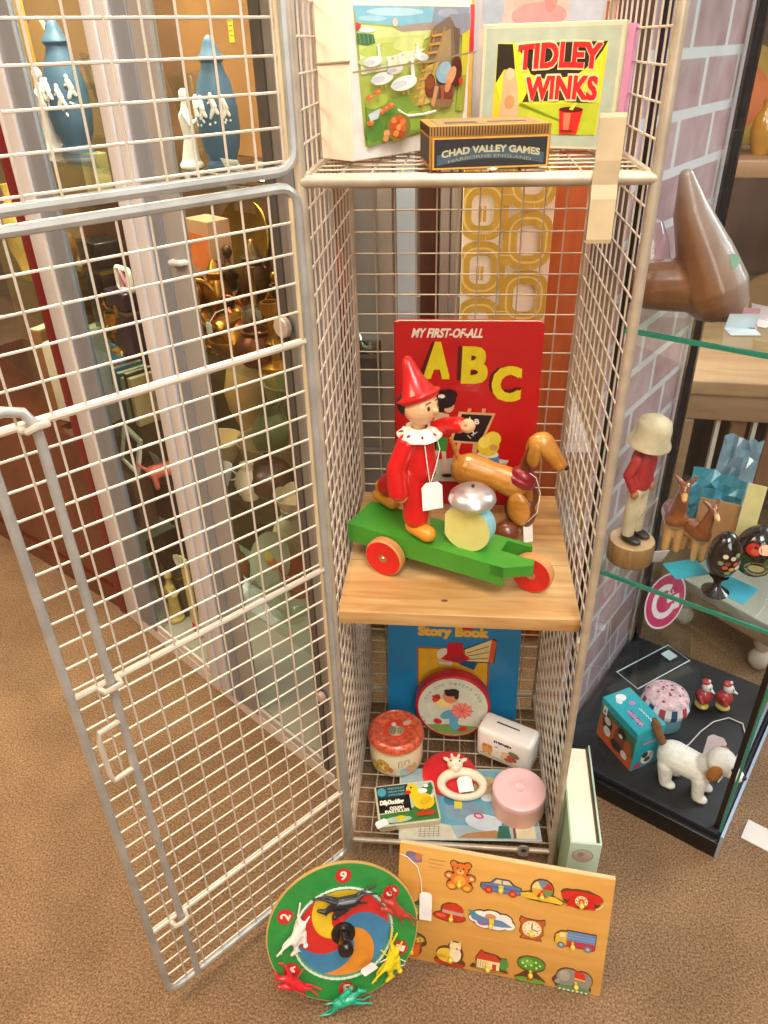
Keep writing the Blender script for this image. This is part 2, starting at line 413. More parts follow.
# --- jigsaw with geese
W_, H_ = .172, .131
def geese(p):
    kx, ky = .172/665, .131/900          # the face seen at an angle: crop units -> metres
    X = lambda x: (x-35)*kx
    Y = lambda y: (925-y)*ky
    def e(x, y, rx, ry, c, a=0.):
        t = [2*PI*k/22 for k in range(22)]; p.poly([(X(x+rx*cos(q)*cos(a)-ry*sin(q)*sin(a)), Y(y+rx*cos(q)*sin(a)+ry*sin(q)*cos(a))) for q in t], c)
    def g(c, *l): p.poly([(X(x), Y(y)) for x, y in l], c)
    def ln(c, w, *l): p.line([(X(x), Y(y)) for x, y in l], w*kx, c)
    p.rect(.001, .001, .171, .130, '#e4e2da'); g('#e9ebe6', (45, 25), (700, 42), (692, 66), (60, 62))
    g('#aebb58', (60, 65), (690, 65), (665, 790), (95, 845))
    g('#86c6da', (60, 65), (480, 68), (470, 150), (330, 175), (75, 150)); e(270, 95, 150, 22, '#b9e0ea'); e(150, 130, 70, 16, '#a8d6e2')
    g('#8f9fb2', (480, 68), (690, 66), (690, 200), (600, 190), (470, 150)); e(560, 100, 60, 25, '#a7b3c2')
    g('#a99c92', (250, 190), (330, 165), (470, 150), (560, 185), (420, 205), (300, 205)); e(265, 150, 14, 24, '#e0cfc0')
    g('#d3df92', (75, 160), (250, 180), (300, 205), (560, 190), (420, 250), (75, 240)); g('#c9d678', (75, 240), (430, 220), (400, 330), (80, 330))
    g('#dfe3c4', (80, 320), (430, 300), (300, 400), (85, 430)); e(200, 300, 120, 40, '#bccb62', -.1); e(330, 270, 80, 40, '#cfd98a', -.1); e(150, 360, 80, 30, '#c4cf8a')
    g('#d53a44', (66, 150), (92, 160), (84, 190), (66, 185)); e(120, 190, 40, 14, '#efece6'); g('#41734a', (68, 205), (150, 215), (158, 260), (120, 272), (72, 262)); 
    for k in range(4): ln('#6f9a63', 4, (80+k*20, 212), (84+k*20, 262))
    # yellow field, tree
    g('#c8c832', (640, 200), (690, 195), (668, 620), (640, 560)); g('#97a83a', (630, 470), (672, 470), (665, 700), (610, 690))
    g('#7d6d5c', (470, 180), (560, 120), (628, 150), (625, 420), (600, 600), (430, 600), (440, 420)); g('#a58e66', (520, 210), (570, 190), (575, 420), (480, 430)); g('#8b93a0', (560, 110), (690, 100), (690, 190), (628, 230), (590, 170)); g('#6b5a4a', (585, 180), (625, 190), (622, 330), (600, 340))
    g('#c7b064', (430, 400), (500, 380), (470, 620), (370, 640)); g('#8aa043', (300, 470), (420, 430), (380, 620), (310, 640))
    # ladder
    for x0, y0, x1, y1 in ((322, 690, 462, 190), (392, 690, 532, 180), (352, 660, 480, 200)): ln('#b3833a', 9, (x0, y0), (x1, y1))
    for k in range(9): ln('#c79a4c', 8, (340+k*14, 630-k*50), (410+k*13, 622-k*50))
    # grass and flower bank
    g('#77993c', (95, 600), (300, 560), (420, 690), (415, 790), (95, 845)); e(150, 585, 60, 40, '#a9bb4a', -.3); e(350, 720, 70, 60, '#8fae3f'); e(130, 740, 45, 80, '#5f8f3c'); e(200, 640, 60, 30, '#65923c')
    # children
    e(445, 520, 30, 72, '#6e3420'); e(440, 500, 26, 40, '#8a4526'); g('#c78f66', (470, 520), (494, 530), (470, 650), (448, 640)); e(600, 440, 34, 90, '#5a2a1c'); e(525, 450, 50, 62, '#8fb6cc'); e(530, 420, 36, 40, '#a3c4d4'); e(565, 470, 26, 62, '#d79f70', .35); g('#7e3a2a', (500, 520), (580, 520), (575, 640), (510, 640)); g('#a05236', (500, 520), (525, 520), (520, 640), (505, 640)); e(545, 530, 18, 40, '#cf8f60', .2); e(625, 505, 14, 24, '#cf4428'); g('#8c6b4c', (480, 600), (590, 620), (560, 660), (470, 660))
    # geese
    def goose(x, y, s, fl=1):
        e(x, y, 62*s, 36*s, '#e3e5e2', -.25*fl); e(x+30*s*fl, y-14*s, 30*s, 24*s, '#ecedea'); e(x-26*s*fl, y+6*s, 40*s, 18*s, '#c9d0d2', -.2*fl)
        g('#e8e9e6', (x+34*s*fl, y-10*s), (x+52*s*fl, y-20*s), (x+44*s*fl, y-110*s), (x+30*s*fl, y-108*s)); e(x+38*s*fl, y-116*s, 15*s, 11*s, '#eeeeea'); e(x+54*s*fl, y-113*s, 9*s, 5*s, '#dc8a3a')
        for q in (-8, 14): ln('#d98a3c', 5*s, (x+q*s, y+34*s), (x+q*s+4, y+58*s))
    goose(130, 360, .75); goose(385, 345, .62, -1); goose(170, 455, .95); goose(235, 410, .7); goose(280, 490, 1.15, 1)
    # apples, hens
    for x, y in ((95, 555), (135, 530), (175, 625), (200, 610), (92, 700), (145, 640)): e(x, y, 20, 16, '#cf6a30'); e(x+5, y-5, 9, 7, '#e39a5a')
    g('#c3ced0', (80, 650), (145, 620), (130, 680), (90, 690))
    e(240, 745, 66, 86, '#7c7a34'); e(235, 745, 48, 70, '#b35a28')
    for x, y, c in ((215, 700, '#e08a3c'), (240, 690, '#cf5a28'), (262, 715, '#d9763a'), (212, 735, '#c94e22'), (240, 745, '#e39a55'), (262, 755, '#cf6a30'), (222, 780, '#e08a3c'), (250, 790, '#b9481f'), (170, 770, '#d9a06a'), (165, 800, '#c98a4a')): e(x, y, 17, 20, c)
    ln('#9c8a64', 6, (5, 412), (400, 372)); ln('#9c8a64', 6, (400, 372), (690, 330))
g = carton('jigsaw_box', 'old cream jigsaw box with a farmyard geese picture tied with string', .0375, .080, math.radians(50.7), W_, .045, H_, .9755, CREAM, geese, cat='game box')
MB().tube([(-.001, -.001, .083), (-.001, .046, .081), (.173, .046, .088)], .0009, M('#a08c66', .9), 5).build('tie_string', g)
MB().tube([(.050, -.002, .049), (.055, -.003, .043), (.066, -.004, .037), (.072, -.005, .0345), (.095, -.006, .0345), (.115, -.004, .036)], .0013, M('#efe4d6', .8), 6).build('label_cord', g)
# --- Tidley Winks
TW, TH = .140, .110
def tidley(p):
    W, H = TW, TH
    X = lambda x: (x-52)*W/560
    Y = lambda y: (645-y)*H/535
    def g(c, *l): p.poly([(X(x), Y(y)) for x, y in l], c)
    def e(x, y, rx, ry, c, a=0.): p.ell(X(x), Y(y), rx*W/560, ry*H/535, c, a)
    p.rect(.001, .001, W-.001, H-.001, '#d9cfae'); p.rect(.004, .003, W-.004, H-.004, '#b4bea8')
    g('#eadf2a', (118, 190), (552, 190), (545, 580), (110, 580))
    g('#2a1f10', (118, 192), (180, 195), (210, 400), (190, 300), (150, 300), (118, 360)); g('#e9c62c', (112, 345), (150, 450), (140, 580), (110, 580))
    g('#2c200f', (196, 192), (550, 190), (535, 225), (480, 320), (330, 345), (262, 320)); g('#46340f', (255, 390), (520, 390), (515, 470), (420, 430), (235, 440))
    g('#b7c42e', (205, 450), (545, 440), (540, 580), (195, 580), (230, 440)); g('#e6dc30', (440, 330), (545, 240), (540, 400), (500, 420))
    g('#d9b285', (140, 580), (148, 400), (150, 310), (172, 292), (195, 300), (210, 360), (222, 460), (225, 580)); e(182, 440, 22, 30, '#c6925a'); e(178, 320, 18, 24, '#e6c49a'); e(196, 560, 24, 26, '#e0b98c')
    def word(t, x0, y0, x1, y1, arch):
        wf = lambda u, w, x, y: (x, y+(arch*(1-(2*u-1)**2)-2*u)*H/535*(-1 if arch < 0 else 1))
        a = (X(x0), Y(y1), X(x1), Y(y0))
        p.text(t, a[0]-.0016, a[1]-.0016, a[2]-.0004, a[3]+.0004, '#f2d9a6', warp=wf, bold=.0024); p.text(t, *a, '#d6221f', warp=wf, bold=.0011)
    word('TIDLEY', 204, 205, 530, 305, -9); word('WINKS', 246, 338, 528, 435, -6)
    g('#d2261d', (392, 470), (486, 465), (470, 575), (400, 575)); e(438, 470, 48, 12, '#5c130d'); g('#ef7a58', (410, 485), (440, 485), (436, 560), (415, 560)); g('#e9d63c', (430, 470), (450, 440), (462, 440), (446, 472)); e(430, 562, 26, 5, '#8c1a12')
def pinkside(m):
    pk = M('#ef9fc0', .6, 0, .08, 40); m.box(.004, .012, .002, TW+.006, .034, TH-.002, pk)
carton('tiddlywinks_box', 'pale green and pink tiddlywinks box with large red lettering', .1575, .184, math.radians(-20), TW, .012, TH, .9755, M('#cfc6a4', .7, 0, .06, 30), tidley, lid=pinkside, rx=math.radians(-3))
# --- small Chad Valley box
def chad(p):
    W, H = .107, .0345
    p.rect(0, 0, W, H, '#a9772c')
    for k in range(40): p.rect(.001+k*.0026, H-.0075, .0022+k*.0026, H-.0005, '#4b3416')
    p.rect(.002, .0005, W-.002, H-.0085, '#d39a3a'); p.rect(.0035, .002, W-.0035, H-.010, '#1d1a1c')
    wf = lambda u, w, x, y: (x, y+.004*(1-(2*u-1)**2))
    p.poly([(.006, .004), (.006, .0115)]+[(.006+.095*k/12, .0118+.0065*(1-(2*k/12-1)**2)) for k in range(13)]+[(.101, .0035)]+[(.101-.095*k/12, .0035+.005*(1-(2*k/12-1)**2)) for k in range(13)], '#3e5361')
    p.text('CHAD VALLEY GAMES', .010, .0095, .097, .0150, '#b9b48c', warp=wf, bold=.0003); p.text('HARBORNE ENGLAND', .016, .0055, .090, .0080, '#8c8a6c', warp=wf)
def chadlid(m):
    d = M('#3a2c1c', .6)
    m.box(.008, .01, .0345, .099, .07, .0349, M('#8f7038', .55)); m.box(.016, .018, .0349, .045, .032, .0351, d); m.box(.055, .022, .0349, .09, .03, .0351, d)
    for k in range(28): m.box(-.0003, .002+k*.0026, .027, 0, .0032+k*.0026, .034, M('#4b3416', .6))
    m.box(-.0004, .006, .004, 0, .068, .025, M('#3f3b34', .6))
ch = carton('small_games_box', 'small gilt and black oblong games box lying on the front of the wire shelf', .1125, .022, math.radians(9), .107, .075, .0345, .9752, M('#b5832f', .5, 0, .12, 60), chad, lid=chadlid)
m = MB(); m.lathe([(0, 0), (.009, 0), (.009, .0012), (0, .0012)], M('#4d3f6a', .35), 20, T(.0575, -.0004, .0095, 0, PI/2))
m.build('round_sticker', ch)
m = MB(); m.tube([(.054, -.0018, .002), (.058, -.003, -.001), (.064, -.003, .003), (.066, -.002, .009)], .0011, M('#f2ece6', .7), 6); m.ell((.056, -.003, .0005), (.0055, .0012, .0025), M('#f4f0ea', .7), 10); m.build('tag_loop', ch)
# --- portrait box standing at the back
def portrait(p):
    p.rect(0, 0, .142, .19, '#b9c4c0'); p.rect(.004, .004, .138, .186, '#c2c9c3')
    p.rect(.03, .10, .10, .186, '#dfc0ab'); p.rect(.006, .09, .137, .106, '#e0ceb2'); p.ell(.062, .14, .022, .03, '#e4b49e'); p.ell(.07, .118, .03, .012, '#d99d93'); p.ell(.082, .14, .008, .02, '#dd8f80')
    p.rect(.105, .108, .137, .186, '#bccbd2'); p.ell(.02, .13, .012, .03, '#a9bcc3')
carton('portrait_box', 'tall pale blue box with a faded pink portrait standing behind the tiddlywinks', .152, .292, 0, .142, .022, .19, .9755, M('#b4bfba', .7), portrait, rx=0)
# --- red and yellow book wedged upright
m = MB(); m.box(0, 0, 0, .008, .085, .086, M('#d8b040', .6), bev=.0008); m.box(-.0002, -.0004, .086, .0082, .0854, .128, M('#d2262c', .5), bev=.0008)
o = m.build('thin_annual', loc=(.1425, .227, .9755)); o.rotation_euler = (0, 0, 0)
tag(o, 'thin red and yellow book edge wedged between the jigsaw box and tiddlywinks', 'book')

# ================================================================== ABC BOOK
AW, AH = .2035, .279
bk = thing('alphabet_book', 'large red ABC picture book leaning on the back mesh above the pine board', 'book', (.0568, .281, .4706), rot=(-math.radians(4.0), 0, 0))
m = MB(); m.prism(rrect(.001, .001, AW-.001, AH-.001, .006), -.0095, -.0015, M('#e9dcc0', .8), T(0, 0, 0, 0, PI/2)); m.build('page_block', bk)
m = MB(); RED = M('#c80f12', .38, 0, .05, 20, .3)
for y0, y1 in ((-.0015, 0), (-.011, -.0095)): m.prism(rrect(0, 0, AW, AH, .008), -y1-.0015 if 0 else y0, y1, RED, T(0, 0, 0, 0, PI/2))
m.box(-.0006, 0, .001, .0012, .011, AH-.001, M('#a5231b', .5)); m.build('cover', bk)
p = Pic((0, 0, 0), (1, 0, 0), (0, 0, 1)); p.rough = .4
def Q(x, y): return ((x-60)*.0002985, AH-(y-60)*.000339)
def QP(*l): return [Q(x, y) for x, y in l]
p.text('MY FIRST-OF-ALL', *Q(138, 127), *Q(462, 90), '#f3ead0', shear=.25, bold=.0005)
for st, x0, y0, x1, y1, dx, sh in (('A', 196, 300, 314, 154, -16, .03), ('B', 372, 318, 490, 172, -20, 0.02), ('C', 517, 394, 650, 252, -14, .0)):
    p.text(st, *Q(x0+dx, y1+(y0-y1)*.9), *Q(x1+dx, y1+4), '#5e0808', shear=sh, bold=.005)
    p.text(st, *Q(x0, y0), *Q(x1-8, y1), '#e6d21c', shear=sh, bold=.0038)
p.poly(QP((238, 668), (340, 655), (620, 662), (560, 768), (240, 768)), '#b9bfa8'); p.poly(QP((340, 660), (470, 640), (620, 662), (560, 690)), '#dcd8c0')
# easel + blackboard
for a in (((420, 425), (340, 700)), ((487, 425), (440, 700)), ((375, 580), (345, 690)), ((450, 580), (440, 690))): p.line(QP(*a), .005, '#d9a06a')
p.poly(QP((368, 440), (542, 445), (484, 588), (326, 580)), '#dba871'); p.poly(QP((382, 450), (528, 455), (474, 578), (342, 571)), '#1f1413')
p.text('A', *Q(412, 486), *Q(428, 462), '#f0e8dc', bold=.0003); p.text('B', *Q(444, 495), *Q(466, 472), '#f0e8dc', bold=.0003)
for l in (((425, 520), (450, 540)), ((430, 545), (460, 530)), ((440, 515), (440, 550)), ((412, 545), (430, 560))): p.line(QP(*l), .0012, '#e8e0d4')
# girl with dark hair
p.ell(*Q(318, 412), .008, .011, '#e0a988'); p.ell(*Q(296, 385), .017, .014, '#241012'); p.ell(*Q(318, 365), .012, .008, '#241012'); p.ell(*Q(278, 410), .007, .012, '#241012'); p.ell(*Q(283, 372), .005, .003, '#f3ead8')
p.poly(QP((262, 440), (320, 450), (330, 510), (255, 560), (240, 500)), '#d5b48e'); p.poly(QP((280, 480), (318, 500), (270, 520)), '#c9764a'); p.ell(*Q(330, 520), .014, .004, '#e2b090', -.2)
p.poly(QP((258, 545), (318, 560), (312, 625), (258, 620)), '#3d8a3a'); p.poly(QP((250, 560), (265, 555), (262, 622), (248, 615)), '#16140f')
p.poly(QP((288, 620), (310, 622), (318, 735), (300, 735)), '#e3b49a'); p.poly(QP((258, 615), (275, 620), (240, 700), (222, 690)), '#e3b49a'); p.ell(*Q(318, 736), .008, .003, '#251310')
# fair child in blue
p.poly(QP((455, 640), (568, 640), (585, 740), (470, 745)), '#4e88b4'); p.ell(*Q(515, 632), .016, .006, '#e9e3d2'); p.ell(*Q(515, 590), .016, .017, '#e2c22e'); p.ell(*Q(535, 560), .012, .012, '#ecd145'); p.ell(*Q(540, 598), .006, .005, '#d99a5c'); p.ell(*Q(495, 575), .008, .009, '#f0d95a')
p.build('cover_picture', bk, flat=True)

# ================================================================== WOODEN SCOOTER TOY + DOLL
sc = thing('toy_scooter', 'green wooden pull-along platform with red wheels on the pine board', 'toy', (.0030, .1318, .4706), math.radians(-24))
GRN = M('#3f8f2a', .4, 0, .1, 12, .25); GRD = M('#2f6f22', .45); EDGE = M('#c98a4e', .6); RW = M('#d0181a', .38, 0, .08, 40, .2)
m = MB()
m.prism([(0, 0), (.222, 0), (.223, .003), (.2055, .033), (.2045, .0645), (0, .0645)], .029, .0565, GRN); m.prism([(.2045, 0), (.222, 0), (.252, .021), (.250, .032), (.2045, .034)], .041, .0563, GRN); m.prism([(.2045, .0575), (.238, .0585), (.234, .0645), (.2045, .0645)], .036, .0563, GRN)
m.box(.043, .003, .008, .08, .062, .029, GRD, bev=.002)
m.build('platform', sc)
def wheel(u, v0, v1, par):
    m = MB(T(u, 0, .0275, 0, 0)); r = .0270
    X = T(0, v0, 0, 0, -PI/2)
    w = v1-v0
    m.lathe([(0, 0), (r-.002, 0), (r, .002), (r, w-.002), (r-.002, w), (0, w)], EDGE, 36, X)
    for z, zz in ((-.0004, 0), (w, w+.0004)): m.lathe([(0, z), (r-.0022, z), (r-.0022, zz), (0, zz)], RW, 36, X)
    return m
for u, v0, v1 in ((.0614, -.0145, -.001), (.0614, .066, .079), (.245, .0385, .0525)):
    w = wheel(u, v0, v1, sc).build('wheel', sc)
    h = MB(T(u, 0, .0275)); h.lathe([(0, -.0018), (.0028, -.0016), (.0035, -.0006), (.006, -.0004), (.006, 0), (0, 0)], M('#b8a888', .3, .9), 16, T(0, v0, 0, 0, -PI/2)); h.build('axle_cap', w)
m = MB(); m.tube([(.105, .03, .05), (.105, .03, .095)], .0035, wood('#9a6a3a', '#c49a62', 20, .6, 'Z'), 10); m.build('support_peg', sc)
# striped drum block with a bell on top
Xd = T(.164, .016, .0565+.030, 0, -PI/2)   # axis across the platform
m = MB(); cut = [(x, y) for x, y in arc(0, 0, .033, math.radians(-62)+PI, 2*PI+math.radians(62)-0, 40)]
poly = [(.032*cos(t), .032*sin(t)) for t in [math.radians(-64)+math.radians(308)*k/44 for k in range(45)]]
poly = [(y, -x) for x, y in poly]; poly = [(x, -y) for x, y in poly]
m.prism([(x, -y) for x, y in poly], .0, .020, M('#8fc4cc', .5), Xd)
Y1 = M('#d9d27c', .5, 0, .04); m.prism([(x*.985, -y*.985) for x, y in poly], -.0006, .0, Y1, Xd)
m.build('drum_block', sc)
m = MB(T(.166, .028, .0565+.062)); m.lathe([(0, -.002), (.020, -.003), (.027, .001), (.0295, .006), (.028, .012), (.021, .0185), (.010, .0222), (0, .023)], M('#dcd8d6', .3, .8, .05), 32)
m.lathe([(0, .0225), (.0022, .023), (.0022, .0255), (0, .027)], M('#4a4238', .4, .6), 10); m.build('bell', sc)

dl = thing('wooden_doll', 'red wooden doll with pointed hat and white ruff standing on the green platform', 'doll', (.085, .128, .528))
def D3(x, y, z): return (x-.085, y-.128, z-.528)
DR = M('#cf1518', .32, 0, .06, 15, .4); SKIN = M('#e2b183', .4, 0, .05, 30, .2); WHT = M('#efe6d6', .5, 0, .04); SHOE = M('#d98f2a', .35, 0, .08, 30, .3); BLK = M('#1c1210', .5)
Fx, Fy = .80, -.60           # the way it faces
Rx, Ry = .60, .80            # its left-hand side (away from us)
def B(f, s, z): return D3(.098+Fx*f+Rx*s, .122+Fy*f+Ry*s, z)
m = MB()      # continuous body: torso, arms, trousers
m.cap(B(0, 0, .622), B(0, 0, .655), .0240, .0200, DR); m.cap(B(0, 0, .655), B(0, 0, .668), .0175, .011, DR)
m.cap(B(0, .008, .612), B(0, 0, .63), .018, .0195, DR)
m.cap(B(-.002, -.011, .617), B(.005, -.013, .582), .0170, .0150, DR); m.cap(B(.005, -.013, .582), B(.007, -.013, .558), .0150, .0170, DR)
m.cap(B(-.006, .012, .618), B(-.036, .017, .588), .0175, .0150, DR); m.cap(B(-.036, .017, .588), B(-.066, .0185, .562), .0150, .0165, DR)
m.cap(B(-.002, -.019, .660), B(-.008, -.032, .628), .0125, .0125, DR); m.cap(B(-.008, -.032, .628), B(-.003, -.034, .600), .0125, .0140, DR)
m.cap(B(.004, .016, .664), B(.022, .024, .676), .010, .0095, DR); m.cap(B(.022, .024, .676), B(.042, .026, .681), .0095, .0105, DR)
m.remesh('body', dl, .0016, 4)
m = MB(); m.ell(B(-.001, -.032, .592), (.008, .007, .0095), SKIN, 16); m.ell(B(.006, -.033, .594), (.0035, .0032, .005), SKIN, 10); m.build('hand', dl)
m = MB(); m.ell(B(.054, .027, .683), (.0095, .008, .0088), SKIN, 16); m.ell(B(.056, .020, .690), (.003, .003, .0045), SKIN, 10); m.build('hand', dl)
for f, s, z, a in ((.012, -.013, .5405, 0), (-.074, .0185, .5405, .25)):
    m = MB(); m.cap(B(f-.010, s, z), B(f+.016, s-.002, z-.001), .0105, .0112, SHOE); m.cap(B(f-.008, s, z+.004), B(f-.008, s, z+.016), .0085, .0075, SHOE); m.remesh('shoe', dl, .0014, 3)
m = MB()      # head with a small round nose
m.ell(B(.004, 0, .704), (.0215, .0215, .0225), SKIN, 24); m.ell(B(.0115, 0, .6940), (.0095, .0115, .008), SKIN, 14); m.ell(B(.0265, 0, .7045), (.0042, .0040, .0038), SKIN, 12); m.cap(B(0, 0, .668), B(.002, 0, .690), .008, .009, SKIN)
hd = m.remesh('head', dl, .0011, 2)
m = MB()
for s in (-.0085, .0085): m.ell(B(.0228, s, .7085), (.0018, .0022, .0030), BLK, 10); m.tube([B(.0222, s-.005, .7150), B(.0238, s, .7165), B(.0222, s+.005, .715)], .0006, BLK, 5)
m.build('eye', hd)
m = MB(); m.tube([B(.0205, -.007, .6955), B(.0226, 0, .6935), B(.0205, .007, .6955)], .0009, M('#b5302a', .4), 6); m.build('mouth', hd)
m = MB(); m.ell(B(-.009, -.012, .707), (.0115, .0095, .014), BLK, 16); m.ell(B(-.009, .011, .707), (.0115, .0095, .014), BLK, 16); m.ell(B(-.013, 0, .706), (.0115, .0125, .0145), BLK, 16); m.build('hair', hd)
m = MB()      # tall felt-like cone hat with a rolled brim
Xh = MX.Translation(B(.002, 0, .7135)) @ MX.Rotation(math.radians(36.9), 4, 'Z').inverted() @ MX.Rotation(math.radians(-24), 4, 'Y')
m.lathe([(.0, -.002), (.0235, -.002), (.0258, .002), (.025, .006), (.0215, .007), (.0165, .015), (.0125, .025), (.0095, .035), (.0075, .044), (.0045, .050), (0, .052)], DR, 32, Xh)
m.tube([tuple(Xh @ V3((.0248*cos(t), .0248*sin(t), .0035))) for t in [2*PI*k/28 for k in range(28)]], .0022, DR, 8, closed=True)
m.build('hat', dl)
m = MB()
Xr = MX.Translation(B(.002, 0, .671))
prof = []
n = 40; vs = []; fs = []
for ri, (r, z) in enumerate(((.010, .006), (.018, .004), (.0265, -.003), (.0270, -.0055), (.018, 0.0), (.010, .002))):
    for k in range(n):
        t = 2*PI*k/n; w = 1+.05*cos(8*t)*(1 if r > .015 else 0); vs.append((r*w*cos(t), r*w*sin(t), z+(.0012*cos(8*t) if r > .015 else 0)))
for i in range(5):
    for k in range(n): fs.append((i*n+k, i*n+(k+1) % n, (i+1)*n+(k+1) % n, (i+1)*n+k))
m.add(vs, fs, WHT, Xr)
m.build('ruff_collar', dl)
m = MB()
for k in range(8):
    t = 2*PI*k/8+.2; m.ell(tuple(Xr @ V3((.0215*cos(t), .0215*sin(t), .0013))), (.0042, .0017, .0012), M('#8f1e24', .5), 10, rz=t)
m.build('ruff_spots', dl)
# its paper tag
def WB(f, s, z): return (.098+Fx*f+Rx*s, .122+Fy*f+Ry*s, z)
o = price_tag('price_tag', 'large white price tag hanging on string from the red doll', WB(.024, -.020, .5745), (.88, .30, .02), (0, .12, 1), .0265, .037,
              string=[WB(.020, -.012, .664), WB(.0265, -.015, .640), WB(.0275, -.010, .610), WB(.027, .002, .63), WB(.026, .010, .650), WB(.019, .012, .664)])
# ================================================================== WOODEN DOG (behind the scooter)
DGW = wood('#b06f22', '#d79a45', 14, .3, 'X', .5); DGD = wood('#5b2a18', '#7d3f22', 14, .3, 'X', .5); MAR = M('#8e1a24', .35, 0, .08, 20, .4)
dg = thing('wooden_dog', 'brown wooden sausage dog with drooping head and dark red collar behind the green scooter', 'toy dog', (.20, .215, .4706))
def G3(x, y, z): return (x-.20, y-.215, z-.4706)
m = MB()
m.cap(G3(.166, .222, .566), G3(.20, .21, .561), .0215, .0185, DGW); m.cap(G3(.20, .21, .561), G3(.226, .201, .555), .0185, .0205, DGW)
m.ell(G3(.158, .225, .562), (.020, .019, .022), DGW, 16)
m.remesh('body', dg, .0016, 4)
m = MB(); m.lathe([(.012, -.013), (.0185, -.010), (.0195, -.004), (.0175, -.001), (.0185, .003), (.0165, .009), (.0105, .013)], MAR, 24, T(*G3(.237, .198, .566), 0, math.radians(-12), math.radians(24))); m.build('collar', dg)
m = MB(); m.cap(G3(.236, .198, .572), G3(.246, .196, .604), .0085, .009, DGD); m.build('neck', dg)
m = MB()
m.ell(G3(.256, .190, .621), (.0165, .0145, .0165), DGW, 20); m.cap(G3(.258, .189, .623), G3(.279, .180, .600), .0155, .0095, DGW); m.ell(G3(.281, .179, .597), (.0105, .0095, .0085), DGW, 16)
h = m.remesh('head', dg, .0014, 3)
m = MB(); m.ell(G3(.247, .179, .609), (.0095, .0045, .018), wood('#8f5a1c', '#b9802f', 14, .3, 'Z', .5), 16, rz=-.5, ry=.15); m.build('ear', h)
m = MB(); m.ell(G3(.247, .205, .609), (.0095, .0045, .018), wood('#8f5a1c', '#b9802f', 14, .3, 'Z', .5), 16, rz=-.5, ry=.15); m.build('ear', h)
m = MB(); m.ell(G3(.289, .176, .5945), (.0042, .0045, .004), BLK, 10); m.build('nose', h)
m = MB(); m.ell(G3(.268, .1775, .6225), (.002, .0018, .0024), BLK, 8); m.build('eye', h)
m = MB(); m.tube([G3(.152, .226, .572), G3(.144, .224, .594), G3(.138, .222, .612)], [.0038, .0032, .0022], DGW, 8); m.build('tail', dg)
# egg shaped shoulders / haunches with ball feet
for x, y in ((.233, .182), (.240, .226), (.163, .206), (.170, .245)):
    m = MB(); m.ell(G3(x, y, .525), (.0165, .0085, .026), DGW, 18, rz=-.35, ry=-.18); m.ell(G3(x+.006, y+.004, .517), (.019, .007, .024), DGD, 18, rz=-.35)
    m.build('haunch', dg)
for x, y in ((.219, .178), (.236, .242), (.158, .200), (.175, .255)):
    m = MB(); m.ell(G3(x, y, .4885), (.0185, .0165, .0178), DGD, 20); m.build('ball_foot', dg)
price_tag('price_tag', 'narrow white price tag on a cord beside the wooden dog', (.243, .176, .4735), (.94, .34, 0), (-.34, .10, .93), .014, .036,
          string=[(.246, .172, .512), (.2565, .167, .530), (.2585, .170, .558), (.252, .176, .578), (.243, .176, .585)])

# ================================================================== BASKET: STORY BOOK
SW, SH = .226, .285
sb = thing('story_book', 'tall blue story book leaning on the back mesh under the pine board', 'book', (.0395, .244, .0362), rot=(-math.radians(11), 0, 0))
SBL = M('#1f86bd', .4, 0, .05, 15, .25)
m = MB(); m.box(.0015, .0015, .0015, SW-.0015, .0085, SH-.0015, M('#eadfc8', .8)); m.build('page_block', sb)
m = MB(); m.box(0, 0, 0, SW, .0015, SH, SBL, bev=.0005); m.box(0, .0085, 0, SW, .010, SH, SBL, bev=.0005); m.box(-.0008, 0, 0, .0006, .010, SH, SBL); m.build('cover', sb)
p = Pic((0, 0, 0), (1, 0, 0), (0, 0, 1))
# crop frame (385..530 x 620..750 at 5.3x): left edge 8 -> 725 across, board hides the top
def S(x, y): return ((x-8)*SW/717, .194-(y-40)*.000350)
def SP_(*l): return [S(*q) for q in l]
p.poly(SP_((168, 160), (560, 160), (566, 560), (175, 600)), '#c4541f'); p.poly(SP_((175, 168), (552, 166), (556, 560), (182, 600)), '#ecb92e')
p.text('Story Book', *S(172, 112), *S(548, 48), '#7d5b1f', bold=.002); p.text('Story Book', *S(170, 110), *S(546, 46), '#f0c24a', bold=.0022)
p.poly(SP_((420, 160), (585, 96), (600, 110), (590, 235), (440, 235)), '#2a2014'); p.poly(SP_((425, 165), (570, 103), (556, 230), (440, 228)), '#f0dc9a'); p.poly(SP_((570, 102), (598, 112), (584, 236), (556, 230)), '#d9602a')
for k in range(3): p.line(SP_((440, 182+k*18), (556, 140+k*34)), .0012, '#3a2c16')
p.ell(*S(315, 195), .013, .012, '#eee0c8', .5); p.poly(SP_((395, 245), (480, 278), (500, 236), (430, 226)), '#1f5f8c'); p.poly(SP_((285, 236), (360, 236), (360, 255), (290, 250)), '#e9e0d0')
p.poly(SP_((333, 128), (412, 124), (425, 190), (462, 215), (400, 240), (295, 222), (330, 190)), '#cf2230'); p.poly(SP_((350, 205), (430, 200), (400, 240), (360, 235)), '#b1303a')
p.ell(*S(440, 48), .01, .003, '#cf2230')
p.build('cover_picture', sb, flat=True)

